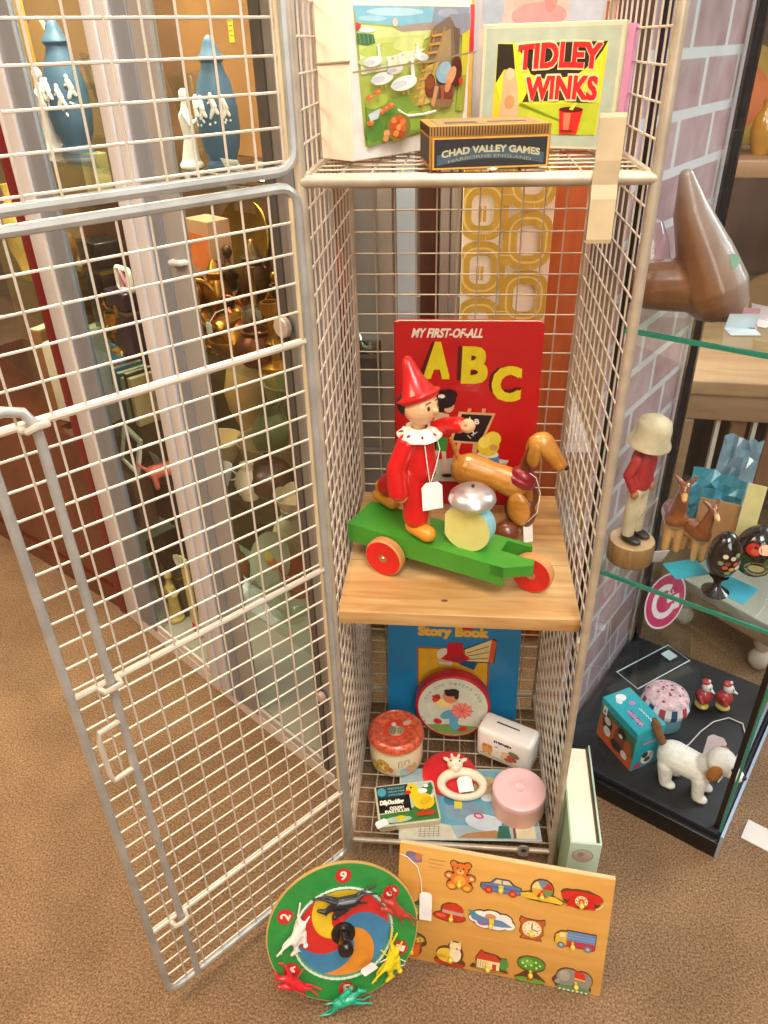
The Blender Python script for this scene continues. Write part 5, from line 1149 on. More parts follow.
# the crowded brass shelf, each small piece of a kind of its own
GOB = [(0, 0), (.016, 0), (.015, .004), (.004, .008), (.004, .03), (.012, .038), (.016, .055), (.015, .066), (.013, .066), (.013, .05), (0, .04)]
KET = [(0, 0), (.022, 0), (.030, .012), (.028, .03), (.016, .040), (.008, .042), (.008, .046), (.004, .05), (0, .052)]
URN = [(0, 0), (.014, 0), (.014, .004), (.006, .012), (.02, .035), (.022, .055), (.012, .075), (.015, .085), (.010, .09), (.006, .10), (0, .104)]
COP = M('#9a4a26', .3, .8, .2, 40); GLD = M('#c49236', .25, .9, .15, 40); SIL = M('#b5ab98', .25, .9, .1, 40)
pot('brass_goblet', 'small polished brass goblet on the brass shelf', 'goblet', .36, .045, SH2, GOB, GLD)
pot('copper_kettle', 'little copper kettle with arched handle on the brass shelf', 'kettle', .425, .085, SH2, KET, COP, extra=lambda o: MB().tube([(.024*cos(t), 0, .034+.034*sin(t)) for t in [PI*k/10 for k in range(11)]], .0022, COP, 7).build('handle', o))
pot('brass_urn', 'brass lidded urn behind the copper kettle', 'urn', .355, .115, SH2, URN, BRS)
pot('silver_goblet', 'tarnished silver goblet on the brass shelf', 'goblet', .495, .075, SH2, GOB, SIL)
pot('brass_thimble_pot', 'tiny gold coloured pot at the shelf glass by the goblet', 'pot', .405, .028, SH2, [(0, 0), (.012, 0), (.016, .012), (.012, .022), (.014, .026), (.010, .026), (0, .016)], GLD)
pot('brass_ashtray', 'flat brass dish holding nothing before the copper kettle', 'dish', .44, .045, SH2, bowlp(.014, .024), GLD)
animal('gold coloured lion-like animal behind the silver goblet', .455, .125, SH2, GLD, .85, 2.8)
animal('copper animal ornament at the back of the brass shelf', .315, .110, SH2, COP, .9, .4, 'copper_animal')
pot('brass_bottle', 'slender brass bottle with long neck behind the brass bowl', 'bottle', .46, .105, SH2, [(0, 0), (.016, 0), (.019, .02), (.014, .045), (.005, .06), (.0045, .105), (.007, .11), (0, .11)], BRS)
pot('copper_pan', 'copper pan with brown patina at the back between two vases', 'pan', .30, .185, SH2, bowlp(.04, .035), COP)
pot('brass_urn', 'tall dark urn behind the brass bottle', 'urn', .385, .165, SH2, [(r*1.2, z*1.2) for r, z in URN], BRD)
pot('brass_goblet', 'brass goblet at the back beside the copper animal', 'goblet', .285, .135, SH2, GOB, BRS)
dancer('gilt upright figure behind the silver goblet', .46, .145, SH2, GLD, .10, 1.4)
dancer('copper figure at the back near the copper pan', .335, .20, SH2, COP, .12, .3)
o = onk('brass_tray', 'round brass tray leaning on the back panel', 'tray', .18, .285, SH2, KD); o.rotation_euler = (math.radians(76), 0, KD); m = MB(T(0, .075, 0)); m.lathe([(0, 0), (.06, 0), (.075, .006), (.073, .008), (.058, .003), (0, .003)], GLD, 36); m.build('tray_body', o)
# more in the narrow bay
pot('brass_goblet', 'brass goblet in front of the purple jewel box', 'goblet', .165, .035, .64, GOB, GLD)
pot('brass_pot', 'small brass pot beside the seated brass figure', 'pot', .12, .055, .64, [(0, 0), (.012, 0), (.018, .012), (.014, .024), (.016, .028), (.012, .028), (0, .018)], BRS)
animal('brass animal behind the cream card', .105, .115, .64, BRS, .9, .9)
pot('pink_vase', 'small pink vase behind the purple jewel box', 'vase', .15, .105, .64, vprof(.11, .024), M('#c98a8e', .3, 0, .1, 20, .4))
# third shelf (z .47): picture books, white frame, cream bowls, dark ornaments
o = onk('picture_book', 'bright blue children\'s picture book leaning beside the grey post', 'book', -.062, .105, .47, KD); o.rotation_euler = (-.1, 0, KD-.1)
m = MB(); m.box(0, 0, 0, .075, .006, .115, M('#2f93c4', .45, 0, .06, 20), bev=.0008); m.build('cover', o)
p = Pic((0, 0, 0), (1, 0, 0), (0, 0, 1)); p.ell(.014, .103, .009, .009, '#d9d83a'); p.poly([(.012, .0), (.03, .0), (.028, .08), (.014, .09)], '#cfe3ea'); p.ell(.05, .05, .02, .035, '#3a6f94'); p.ell(.048, .062, .010, .014, '#e0a27a'); p.poly([(.04, .0), (.066, .0), (.06, .04), (.044, .045)], '#c9632f'); p.rect(.012, .005, .024, .03, '#efe8e0'); p.ell(.045, .078, .008, .006, '#d97a3a'); p.build('cover_picture', o, flat=True)
for i, (s, c) in enumerate(((-.01, '#2f6f94'), (.004, '#274e5c'), (.018, '#8a8f62'), (.032, '#3e2b22'), (.045, '#b9a070'))):
    o = onk('small_book', ['teal spined small book next to the blue picture book', 'dark teal small book second in the upright row', 'olive small book in the middle of the upright row', 'dark brown small book fourth in the upright row', 'tan small book ending the upright row'][i], 'book', s+.062, .095, .47, KD, 'upright books on the third shelf'); m = MB(); m.box(-.006, -.03, 0, .006, .03, .10-.006*(i % 3), M(c, .55), bev=.001); m.build('cover', o); m = MB(); m.box(-.0045, -.028, .001, .0045, .029, .1005-.006*(i % 3), M('#e3d3b4', .8)); m.build('page_block', o)
o = onk('photo_frame', 'small white photo frame tilted by the upright books', 'frame', .062, .052, .372, KD); o.rotation_euler = (-.1, .3, KD)
m = MB(); 
for a, c, e, g in ((-.03, 0, -.022, .085), (.022, 0, .03, .085), (-.022, 0, .022, .008), (-.022, .077, .022, .085)): m.box(a, -.004, c, e, .004, g, M('#e3d3c6', .5), bev=.0012)
m.build('frame_moulding', o); m = MB(); m.box(-.022, 0, .008, .022, .003, .077, BLKP); m.build('picture', o)
o = onk('plinth_block', 'dark wooden plinth carrying the white photo frame', 'block', .062, .052, .25, KD); m = MB(); m.box(-.035, -.02, 0, .035, .02, .108, BRN, bev=.002); m.build('block_body', o)
pot('cream_bowl', 'cream pottery bowl on the third shelf behind the stile', 'bowl', .345, .085, .47, bowlp(.045, .04), M('#c8ad7c', .4, 0, .1, 20, .3))
pot('cream_bowl', 'wide tan pottery bowl in the middle of the third shelf', 'bowl', .43, .12, .47, bowlp(.06, .05), M('#b59566', .4, 0, .1, 20, .3))
pot('teapot', 'round dark brown teapot on the third shelf', 'teapot', .49, .075, .47, [(0, 0), (.022, 0), (.036, .018), (.038, .034), (.028, .05), (.012, .056), (.012, .06), (.005, .062), (.006, .07), (0, .072)], BRN, extra=lambda o: (MB().tube([(.033, 0, .025), (.05, 0, .036), (.058, 0, .05)], [.007, .005, .004], BRN, 10).build('spout', o), cup_handle(.06, -.03, BRN)(o)))
pot('cream_dish', 'stack-like cream dish near the corner post on the third shelf', 'dish', .56, .07, .47, bowlp(.03, .036), M('#bfa98a', .4, 0, .1, 20, .3))
animal('black animal ornament behind the white card', .43, .225, .47, BLKP, 1.5, .6, 'black_animal')
animal('dark brown animal ornament by the corner post', .545, .13, .47, BRN, 1.2, 2., 'wooden_animal')
pot('tan_bowl', 'tall greenish bowl at the back of the third shelf', 'bowl', .35, .245, .47, bowlp(.10, .05), M('#8d8a5e', .5, 0, .1, 20))
pot('cream_jug', 'cream milk jug at the front of the third shelf', 'jug', .475, .045, .47, vprof(.06, .022), M('#d9c8a4', .35, 0, .1, 20, .3), extra=cup_handle(.06, .018, M('#d9c8a4', .35, 0, .1, 20, .3)))
pot('white_cup', 'small white cup at the front edge of the third shelf', 'cup', .41, .038, .47, bowlp(.034, .02), WPR, extra=cup_handle(.034, .018, WPR))
pot('green_vase', 'squat green vase behind the brown teapot', 'vase', .40, .155, .47, vprof(.10, .035), M('#6f7a4e', .3, 0, .15, 20, .4))
pot('tan_jar', 'large tan jar at the back of the third shelf', 'jar', .27, .215, .47, vprof(.16, .05), M('#b58f5c', .4, 0, .15, 20, .2))
pot('amber_bowl', 'amber glass bowl behind the books in the narrow bay', 'bowl', .10, .145, .47, bowlp(.06, .04), M('#8e5a22', .2, 0, .15, 20, .6))
pot('red_pot', 'orange-red pot beside the green plate', 'pot', .49, .11, .25, bowlp(.06, .035), M('#b5602f', .35, 0, .15, 20, .3))
pot('cream_pot', 'cream pot behind the green plate', 'pot', .39, .185, .25, vprof(.10, .04), M('#b9a884', .4, 0, .1, 20))
# lower shelf (z .25): dolls, plates
figurine('red and white doll at the grey post on the lowest glass shelf', -.035, .075, .25, M('#a83230', .5, 0, .3, 60), .115, 'doll', 'cloth_doll')
animal('red pottery animal behind the pale blue card', .135, .085, .345, M('#c25a48', .4, 0, .1, 30, .3), 1.2, .4, 'pottery_animal')
o = onk('card_box', 'dark maroon box carrying the red pottery animal', 'box', .105, .112, .25, KD); m = MB(); m.box(-.085, -.03, 0, .065, .03, .094, M('#3a1616', .5, 0, .1, 20), bev=.002); m.build('box_body', o)
blackbox('black leather case at the bottom of the bay', .09, .10, .03, .11, .08, .15, BLKP, nm='leather_case')
figurine('yellow and cream pottery figure in front of the black leather case', .13, .045, .03, M('#c9ad62', .5, 0, .2, 40), .13, 'figurine', 'pottery_figurine')
o = onk('yellow_ruler', 'yellow wooden ruler with a red sticker standing at the meeting post', 'ruler', .215, .045, .03, KD); m = MB(); m.box(-.013, -.002, 0, .013, .002, .20, M('#d8bd6a', .5), bev=.0006); m.build('blade', o)
p = Pic((0, -.002, 0), (1, 0, 0), (0, 0, 1)); p.rect(-.012, .01, .004, .034, '#d8203a')
for i in range(18): p.line([(-.013, .05+i*.008), (-.006, .05+i*.008)], .0012, '#3a2c16')
p.build('scale_marks', o, flat=True)
price_tag('price_tag', 'white kite-shaped tag fixed on the yellow ruler', K(.195, .040, .20), KX.to_3x3() @ V3((.8, 0, .4)), (0, 0, 1), .032, .028, '#e6ddd0', None, 'price tags in the aluminium cabinet')
o = onk('plate', 'pale green glazed plate standing on the lowest glass shelf', 'plate', .43, .08, .2505, KD); o.rotation_euler = (math.radians(62), 0, KD)
m = MB(T(0, .05, 0)); m.lathe([(0, 0), (.03, 0), (.05, .006), (.052, .008), (.030, .003), (0, .003)], M('#a7ae8c', .2, 0, .1, 20, .5), 36); m.build('plate_body', o)
p = Pic(fn=lambda x, y, h: (x, y+.05, .003+h)); p.ell(.006, -.004, .018, .010, '#c2703a'); p.ell(-.01, .004, .012, .008, '#c9b04a'); p.build('painted_fruit', o, flat=True)
pot('glass_bowl', 'clear glass bowl beside the green plate', 'bowl', .53, .06, .25, bowlp(.05, .045), GLV)
pot('pottery_jar', 'orange pottery jar on the cabinet deck behind the stile', 'jar', .14, .205, .03, vprof(.11, .032), M('#b9693c', .5, 0, .15, 20))
animal('white pottery animal on the cabinet deck by the stile', .197, .165, .03, WPR, 1.0, .9, 'pottery_animal')
pot('dark_vase', 'slim dark brown vase on the cabinet deck', 'vase', .185, .25, .03, vprof(.16, .026), M('#3b3226', .4, 0, .15, 20))

# ------------------------------------------------ things in the mahogany cabinet
RX_ = T(-.57, .55, 0, math.atan2(-.537, .843))
def RK(s, d, z): return RX_ @ V3((s, d, z+.0006))
ang = math.atan2(-.537, .843)
o = thing('framed_picture', 'gilt framed painting standing in the mahogany cabinet', 'picture', RK(-.14, .12, 1.02), ang); m = MB()
m.box(-.07, -.006, 0, .07, .006, .18, M('#c9a254', .4, .2, .1, 20), bev=.003); m.build('frame', o); p = Pic((0, -.006, 0), (1, 0, 0), (0, 0, 1)); p.rect(-.055, .015, .055, .165, '#d6c089'); p.ell(0, .08, .03, .05, '#b98a4a'); p.build('picture', o, flat=True)
for i, (s, c, h, lab) in enumerate(((-.16, '#d6b25a', .15, 'yellow glazed vase in the mahogany cabinet'), (-.09, '#b0713a', .09, 'small amber vase near the dark red post'), (-.24, '#a8231f', .08, 'red vase in the mahogany cabinet'))):
    o = thing('glazed_vase', lab, 'vase', RK(s, .07+.03*i, .72)); m = MB(); m.lathe(vprof(h, .03), M(c, .25, 0, .1, 20, .4), 22); m.build('vase_body', o)
for i, (s, d, c, lab) in enumerate(((-.09, .09, '#e3dacd', 'white bound album standing in the mahogany cabinet'), (-.135, .09, '#d3c4ae', 'cream bound album next to the white album'), (-.19, .1, '#8a5a34', 'brown album leaning in the mahogany cabinet'), (-.05, .08, '#e8e0d6', 'pale album nearest the dark red post'))):
    o = thing('album', lab, 'book', RK(s, d, .42), ang+.2, 'albums in the mahogany cabinet'); m = MB(); m.box(-.016, -.05, 0, .016, .05, .15+.015*i, M(c, .55), bev=.003); m.build('cover', o); m = MB(); m.box(-.0125, -.047, .002, .0125, .0485, .1515+.015*i, M('#efe3cc', .85, 0, .04, 120)); m.build('page_block', o)
o = thing('carved_bench', 'small carved tan wooden stool in the mahogany cabinet', 'stool', RK(-.17, .222, .60), ang); m = MB(); tw = wood('#9a6f3c', '#c09a60', 10); m.box(-.08, -.04, .085, .08, .04, .10, tw, bev=.003); m.build('seat', o)
for x in (-.06, .06):
    m = MB(); m.box(x-.008, -.03, 0, x+.008, .03, .085, tw, bev=.002); m.build('leg', o)
o = thing('book_stand', 'dark wooden box under the carved stool', 'box', RK(-.18, .222, .42), ang); m = MB(); m.box(-.09, -.05, 0, .09, .05, .179, BRN, bev=.002); m.build('box_body', o)
price_tag('price_tag', 'large white hanging tag at the mahogany cabinet glass', RK(-.165, .02, .79), RX_.to_3x3() @ V3((1, 0, -.2)), (0, 0, 1), .035, .06, '#dfe3e6', [RK(-.15, .02, .85), RK(-.15, .025, .90)], 'hanging tags')

# ------------------------------------------------ seen through the back mesh
def prop_panel(name, label, cat, x0, x1, y, z1, m, th=.02, kind=None):
    o = MB().box(x0, y, 0, x1, y+th, z1, m, bev=.001).build(name); return tag(o, label, cat)
RETRO = M('#f0e6d2', .75, 0, .03, 20); MUS = '#c9a63c'; MUL = '#e6cf7c'
ip = thing('patterned_panel', 'cream folding panel printed with mustard retro loops behind the locker', 'panel', (.147, .50, 0))
m = MB(); m.box(0, 0, 0, .136, .016, 1.34, RETRO, bev=.002); m.build('board', ip)
p = Pic((0, 0, 0), (1, 0, 0), (0, 0, 1)); p.rough = .7
def band(cx, cy, w, h, r, t, c, t0=0., t1=1.):
    pts = rrect(cx-w, cy-h, cx+w, cy+h, r, 8); n = len(pts); i0 = int(t0*n); i1 = int(t1*n)
    q = [pts[i % n] for i in range(i0, i1+1)]
    vs = []
    for i, (x, y) in enumerate(q):
        a = q[max(i-1, 0)]; b_ = q[min(i+1, len(q)-1)]; dx, dy = b_[0]-a[0], b_[1]-a[1]; L = math.hypot(dx, dy) or 1; nx, ny = -dy/L, dx/L
        for sg in (-1, 1): vs.append((min(max(x+nx*t*sg, 0.001), .135), y+ny*t*sg))
    p.raw(vs, [(2*i, 2*i+1, 2*i+3, 2*i+2) for i in range(len(q)-1)], c)
for row in range(-1, 12):
    zc = .330+row*.0875
    for cx, dz in ((.030, 0.), (.100, .0437)):
        band(cx, zc+dz, .0275, .0325, .022, .0108, MUS); band(cx, zc+dz, .0275, .0325, .022, .0016, MUL)
    for x_ in (.026, .033): p.line([(x_, zc-.016), (x_, zc+.006)], .0045, MUS)
    p.line([(.058, zc+.0437-.03), (.072, zc+.0437-.03)], .012, MUS); p.line([(.055, zc+.022), (.075, zc+.022)], .0016, MUL)
p.build('retro_print', ip, flat=True)
prop_panel('orange_plank', 'reddish orange varnished plank standing behind the locker', 'plank', .285, .345, .52, 1.5, wood('#9c481c', '#c2682e', 6, .4, 'Z', .2))
prop_panel('blue_post', 'pale blue-grey upright post behind the locker', 'post', .047, .078, .50, 1.5, M('#b4c4cb', .5, .1, .06, 10))
prop_panel('grey_post', 'narrow grey-brown post beside the blue-grey post', 'post', .018, .040, .50, 1.5, M('#9a8f80', .5, .1, .1, 10))
prop_panel('brown_post', 'dark brown timber post behind the locker', 'post', .082, .112, .53, 1.5, wood('#4a2818', '#67402a', 6, .4, 'Z'))
tw_ = thing('twin_post', 'pair of slim grey aluminium uprights beside the patterned panel', 'post', (.1135, .51, 0))
for i in (0, 1): MB().box(i*.0165, 0, 0, i*.0165+.0145, .02, 1.5, M('#a39a8e', .4, .3, .06, 10), bev=.002).build('upright', tw_)
o = thing('shop_shelf_unit', 'low grey shelving unit glimpsed through the lower back of the locker', 'shelf', (-.10, .56, 0)); m = MB()
for z in (.0, .2, .4): m.box(0, 0, z, .5, .3, z+.02, M('#a59f97', .5, 0, .06, 10), bev=.002)
m.build('shelf_boards', o); MB().box(0, .30, 0, .5, .31, .62, M('#8d867c', .6, 0, .1, 8)).build('back_panel', o)
o = thing('white_cable', 'coil of white electric cable on the grey shelving behind the locker', 'cable', (.30, .62, .2206)); m = MB(); m.tube([(.05*cos(t)*(1+.1*sin(3*t)), .04*sin(t), .004+.0011*t) for t in [k*.25 for k in range(76)]], .0032, M('#d9d6d2', .5), 7); m.build('coil', o)
o = thing('sewing_pattern', 'pink printed paper pattern behind the back mesh', 'paper', (-.05, .56, .90)); 
m = MB(); m.box(0, 0, 0, .062, .002, .12, M('#d8b49c', .8, 0, .1, 30)); m.build('sheet', o); p = Pic((0, 0, 0), (1, 0, 0), (0, 0, 1)); p.ell(.02, .08, .014, .02, '#b8684c'); p.ell(.04, .05, .01, .024, '#c9805e'); p.build('printed_picture', o, flat=True)
o = thing('backboard', 'dark grey upright board holding the pink paper pattern', 'board', (-.09, .563, 0)); MB().box(0, 0, .0, .105, .008, 1.4, M('#a19a8e', .6, 0, .2, 8)).build('board', o)
o = thing('steel_bowl', 'small shiny steel bowl glimpsed behind the locker mesh', 'bowl', (.0, .54, .62)); m = MB(); m.lathe(bowlp(.03, .04), M('#c9c8c4', .15, .9), 24); m.build('bowl_body', o)
o = thing('bracket_shelf', 'small grey wall bracket shelf carrying the steel bowl', 'shelf', (-.05, .52, .612)); MB().box(0, 0, 0, .096, .045, .0075, M('#8f877c', .5)).build('shelf_board', o)
# ================================================================== BLACK FRAMED GLASS CASE
CA = math.atan2(-.533, .846)
CX = T(.332, .190, 0, CA)              # x along the front glass, y into the case
def Cc(a, b_, z): return CX @ V3((a, b_, z))
CW, CD, CHt = .268, .352, 1.62
cs_ = thing('glass_display_case', 'black framed glass display case on the carpet beside the wire locker', 'cabinet', (.332, .190, 0), CA)
BK = M('#101213', .3, .2, .06, 20, .3); BKF = M('#14171a', .55, 0, .1, 20); EDGEG = M('#1d7d66', .12, 0, .05, 10, .5)
m = MB(); m.box(-.006, -.016, 0, CW+.006, CD+.006, .034, BK, bev=.001); m.build('plinth', cs_)
m = MB(); m.box(-.002, -.008, .034, CW+.002, CD, .045, BKF, bev=.001); m.build('deck', cs_)
for a, b_ in ((.004, .004), (CW-.004, .004), (.004, CD-.004), (CW-.004, CD-.004)):
    r = .006 if b_ < .1 else .009
    m = MB(); m.box(a-r*.6, b_-r*.6, .045, a+r*.6, b_+r*.6, CHt, BK); m.build('corner_post', cs_)
m = MB(); m.tube([(x, y, CHt+.005) for x, y in ((0, 0), (CW, 0), (CW, CD), (0, CD))], .007, BK, 4, closed=True); m.build('top_frame', cs_)
GC_ = glass('case_glass', (.975, .988, .985), .9)
for a, c in (((.008, -.001), (CW-.008, -.001)), ((CW+.001, .008), (CW+.001, CD-.008)), ((.0, CD-.008), (.0, .008)), ((CW-.01, CD), (.01, CD))): gq('glass_pane', a, c, .046, CHt, cs_, GC_)
m = MB(); m.box(CW+.001, -.004, .046, CW+.0045, .0, CHt, EDGEG); m.build('glass_edge', cs_)
m = MB(); m.box(CW+.006, -.014, .0, CW+.010, CD, .05, M('#aebfd4', .25, .5, .05, 10)); m.build('plinth_trim', cs_)
for z in (.428, .778, 1.13):
    m = MB(); m.box(.0, .006, z-.006, CW-.006, CD-.006, z, GLS); m.box(.0, .0025, z-.0058, CW-.002, .0058, z-.0002, EDGEG); m.build('glass_shelf', cs_, flat=True)
for z in (.420, .770):
    for b_ in (.03, CD-.03):
        m = MB(T(CW-.006, b_, z, 0, 0, -PI/2)); m.lathe([(0, 0), (.005, 0), (.004, .012), (0, .012)], M('#b8bcbc', .2, .9), 14); m.build('shelf_support', cs_)
# brick pier directly behind the glass
w = plane_uv('wall_pier', Cc(-.010, .004, 0), Cc(0, 1, 0)-Cc(0, 0, 0), (0, 0, 1), .338, 2.2, brick())
q = MB(CX); q.box(-.10, .342, 0, -.010, .36, 2.2, M('#c9bcbc', .7, 0, .05, 10)); struct(q.build('trim_1'))

def onc(name, label, cat, a, b_, z, rz=0., group=None): return thing(name, label, cat, Cc(a, b_, z+.0006), rz, group)
ZD, Z1, Z2 = .045, .428, .778
# --- dog picture box
TQ = M('#1fa3ae', .4, 0, .05, 20, .2)
tx, ty, ta, tw, td, th_ = .4455, .1465, math.radians(28.2), .0555, .090, .088
t = thing('toy_box', 'turquoise and orange toy box printed with puppies inside the glass case', 'box', (tx, ty, ZD+.0006), ta)
m = MB(); m.box(0, 0, 0, tw, td, th_, TQ, bev=.0012); m.build('carton', t)
p = Pic((0, td, 0), (0, -1, 0), (0, 0, 1))      # large side
p.rect(.001, .001, td-.001, th_-.001, '#c2622f'); p.poly([(.001, .001), (td-.001, .001), (td-.001, .02), (.05, .03), (.001, .014)], '#d6602a'); p.poly([(.001, .05), (.03, .062), (.06, .06), (td-.001, .03), (td-.001, th_-.001), (.001, th_-.001)], '#4a6a4c'); p.rect(.001, .074, td-.001, th_-.001, '#1fa3ae')
p.ell(.022, .045, .012, .020, '#4a3328'); p.ell(.022, .052, .008, .008, '#d9cfc4'); p.ell(.024, .030, .009, .010, '#e6ddd2'); p.ell(.055, .042, .014, .024, '#8a4526'); p.ell(.058, .058, .010, .010, '#3a211a'); p.ell(.056, .050, .0045, .004, '#efe6dc'); p.ell(.05, .022, .014, .010, '#3c2a22'); p.ell(.075, .040, .009, .016, '#b8592c'); p.ell(.07, .020, .008, .008, '#ead9c8')
p.rect(.008, .060, .018, .078, '#e9e6de'); p.poly([(.010, .064), (.016, .064), (.013, .074)], '#8b4a3a')
p.build('puppy_picture', t, flat=True)
p = Pic((0, 0, 0), (1, 0, 0), (0, 0, 1)); p.ell(.030, .022, .013, .015, '#e9e2d8'); p.ell(.024, .030, .006, .007, '#3b3434'); p.ell(.036, .028, .004, .006, '#a9b4b8'); p.ell(.030, .018, .006, .006, '#4a4444'); p.ell(.012, .010, .008, .006, '#c92f6a', .2); p.line([(.014+.0016*i, .0595+.0035*sin(i*1.9)) for i in range(21)], .0022, '#d98fb0'); p.line([(.012, .070), (.05, .070)], .001, '#5cc4c9')
p.build('end_picture', t, flat=True)
p = Pic((0, 0, th_), (0, 1, 0), (-1, 0, 0)); p.ell(.076, -.026, .008, .009, '#e9ebe8'); p.ell(.070, -.018, .006, .005, '#d9dfe0'); p.ell(.058, -.035, .005, .006, '#b08cc0'); p.line([(.012+.0017*i, -.018+.006*sin(i*1.9)) for i in range(21)], .0032, '#d79fc9'); p.line([(.014+.002*i, -.038+.002*sin(i*2.3)) for i in range(16)], .0016, '#e4eef0')
p.build('top_picture', t, flat=True)
# --- pincushion tin
t = thing('pincushion_tin', 'pale blue tin with red white and blue striped padded lid behind the toy box', 'tin', (.520, .262, ZD+.0006))
m = MB(); m.lathe([(0, 0), (.031, 0), (.033, .003), (.033, .038), (0, .038)], M('#78b4bf', .4, 0, .1, 15, .2), 40); m.build('tin_body', t)
m = MB(); n = 48
cols = [M('#b8384a', .7), M('#e6dcdc', .7), M('#2f4474', .7), M('#e6dcdc', .7)]
prof = [(.033, .034), (.0395, .039), (.041, .048), (.0365, .062)]
for i in range(3):
    for k in range(n):
        a0, a1 = 2*PI*k/n, 2*PI*(k+1)/n; (r0, z0), (r1, z1) = prof[i], prof[i+1]; w0 = 1.0+.03*(k % 2)
        m.add([(r0*cos(a0), r0*sin(a0), z0), (r0*cos(a1), r0*sin(a1), z0), (r1*cos(a1), r1*sin(a1), z1), (r1*cos(a0), r1*sin(a0), z1)], [(0, 1, 2, 3)], cols[(k//2) % 4])
m.lathe([(.0368, .0615), (.0355, .0645), (.032, .067), (.020, .073), (.008, .0755), (0, .075)], M('#dcb8bd', .8, 0, .25, 120), 40)
l = m.build('striped_lid', t, ang=75)
m = MB()
for k in range(10): a = k*2.4; r = .006+.0028*k; m.ell((r*cos(a), r*sin(a), .0755-.010*(r/.034)**2), (.0028, .0028, .0016), M('#a5293f', .6), 8)
for k in range(4): a = k*PI/2; m.ell((.009*cos(a), .009*sin(a), .0755), (.0016, .0016, .001), M('#3a1a20', .5), 8)
m.build('beads', l)
# --- toy dog on a lead
FUR = M('#e9e4da', .9, 0, .06, 150, bump=.6); EAR = M('#a8672c', .8, 0, .15, 60)
dx = thing('toy_dog', 'white clockwork toy dog with brown ear and tail inside the glass case', 'toy dog', (.527, .122, ZD+.0006), CA+.0); dx.scale = (1.08, 1.08, 1.08)
m = MB()    # local x = nose direction
m.cap((-.026, 0, .052), (.012, 0, .050), .0225, .0205, FUR); m.ell((-.030, 0, .050), (.020, .021, .024), FUR, 16)
for s in (-1, 1):
    m.cap((-.031, .0125*s, .040), (-.027, .014*s, .008), .0125, .0085, FUR); m.ell((-.022, .014*s, .0065), (.012, .008, .0065), FUR, 12)
    m.cap((.017, .011*s, .042), (.020, .0125*s, .008), .011, .008, FUR); m.ell((.025, .0125*s, .0065), (.011, .0078, .0065), FUR, 12)
m.cap((.016, 0, .060), (.030, -.002, .078), .0165, .0165, FUR); m.ell((.036, -.003, .085), (.0205, .0205, .0195), FUR, 18); m.cap((.046, -.005, .081), (.060, -.008, .078), .0125, .0095, FUR)
m.remesh('body', dx, .0018, 3)
m = MB(); m.ell((.034, -.0235, .078), (.0095, .005, .0165), EAR, 16, rz=.1, ry=.25); m.build('ear', dx)
m = MB(); m.ell((.032, .0185, .078), (.0095, .005, .0165), EAR, 16, rz=-.1, ry=.25); m.build('ear', dx)
for s in (-1, 1):
    m = MB(); m.ell((.0535, -.004+.0105*s, .0905), (.0026, .0024, .003), M('#31505e', .1, 0, .05, 20, .8), 10); m.build('eye', dx)
m = MB(); m.ell((.0685, -.009, .080), (.004, .0042, .0036), BLK, 10); m.build('nose', dx)
m = MB(); m.tube([(.024-.006*cos(t)*.6, .0178*cos(t), .068+.0165*sin(t)) for t in [2*PI*k/24 for k in range(24)]], .0022, M('#b9553c', .5), 7, closed=True); m.build('collar', dx)
m = MB(); m.tube([(-.044, 0, .066), (-.053, 0, .080), (-.060, .001, .094), (-.064, .001, .104)], [.0055, .0068, .0072, .003], M('#7c5230', .95, 0, .2, 90, bump=.6), 10); m.build('tail', dx)
o = MB().tube([Cc(*q) for q in ((.166, .058, .10), (.158, .075, .072), (.166, .10, .052), (.178, .135, .048), (.185, .175, .048), (.196, .21, .048), (.215, .235, .048), (.238, .235, .048), (.250, .21, .048), (.252, .17, .048), (.247, .125, .048), (.243, .095, .052), (.242, .07, .064))], .0011, M('#d9d5cc', .6), 6).build('lead_cord'); tag(o, 'thin white cord looping across the black deck from the toy dog', 'cord')
price_tag('price_tag', 'pale pink folded price tag standing behind the toy dog', Cc(.203, .128, ZD+.001), Cc(1, .1, 0)-Cc(0, 0, 0), (.1, .4, .8), .030, .040, '#e3ccd2', None, 'price tags in the black case')
# --- pair of tiny bird figurines
fr = M('#b83a3e', .3, 0, .15, 60, .4); fy = M('#c9b95a', .35, 0, .1, 60, .3); fw_ = M('#e3dcd6', .3, 0, .06, 60, .4)
for i, (x, y, lab) in enumerate(((.598, .300, 'tiny red and white bird figurine nearest the striped tin'), (.634, .298, 'tiny red and white bird figurine nearest the case corner'))):
    t = thing('bird_figurine', lab, 'figurine', (x, y, ZD+.0006), -.9+.3*i, 'pair of tiny bird figurines')
    m = MB(); m.ell((0, 0, .006), (.013, .011, .0062), fy, 14); m.build('base', t)
    m = MB(); m.ell((0, 0, .026), (.0135, .0125, .0165), fr, 16); m.cap((-.010, 0, .028), (-.016, .002, .018), .005, .003, fr, 10); m.cap((0, .011, .03), (.008, .013, .022), .004, .003, fr, 10); m.cap((0, -.011, .03), (.008, -.013, .022), .004, .003, fr, 10); m.remesh('body', t, .0012, 2)
    m = MB(); m.ell((.002, 0, .050), (.0095, .009, .0095), fw_, 16); m.cap((.009, 0, .049), (.0165, 0, .047), .0036, .0018, fy, 10); h = m.remesh('head', t, .001, 2)
    m = MB(); m.ell((-.002, 0, .0595), (.0075, .0075, .0048), fr, 14); m.ell((.003, 0, .065), (.003, .003, .003), fw_, 8); m.build('cap', h)
    m = MB()
    for s in (-1, 1): m.ell((.0105, .0036*s, .0535), (.0014, .0014, .002), BLK, 8)
    m.build('eye', h)
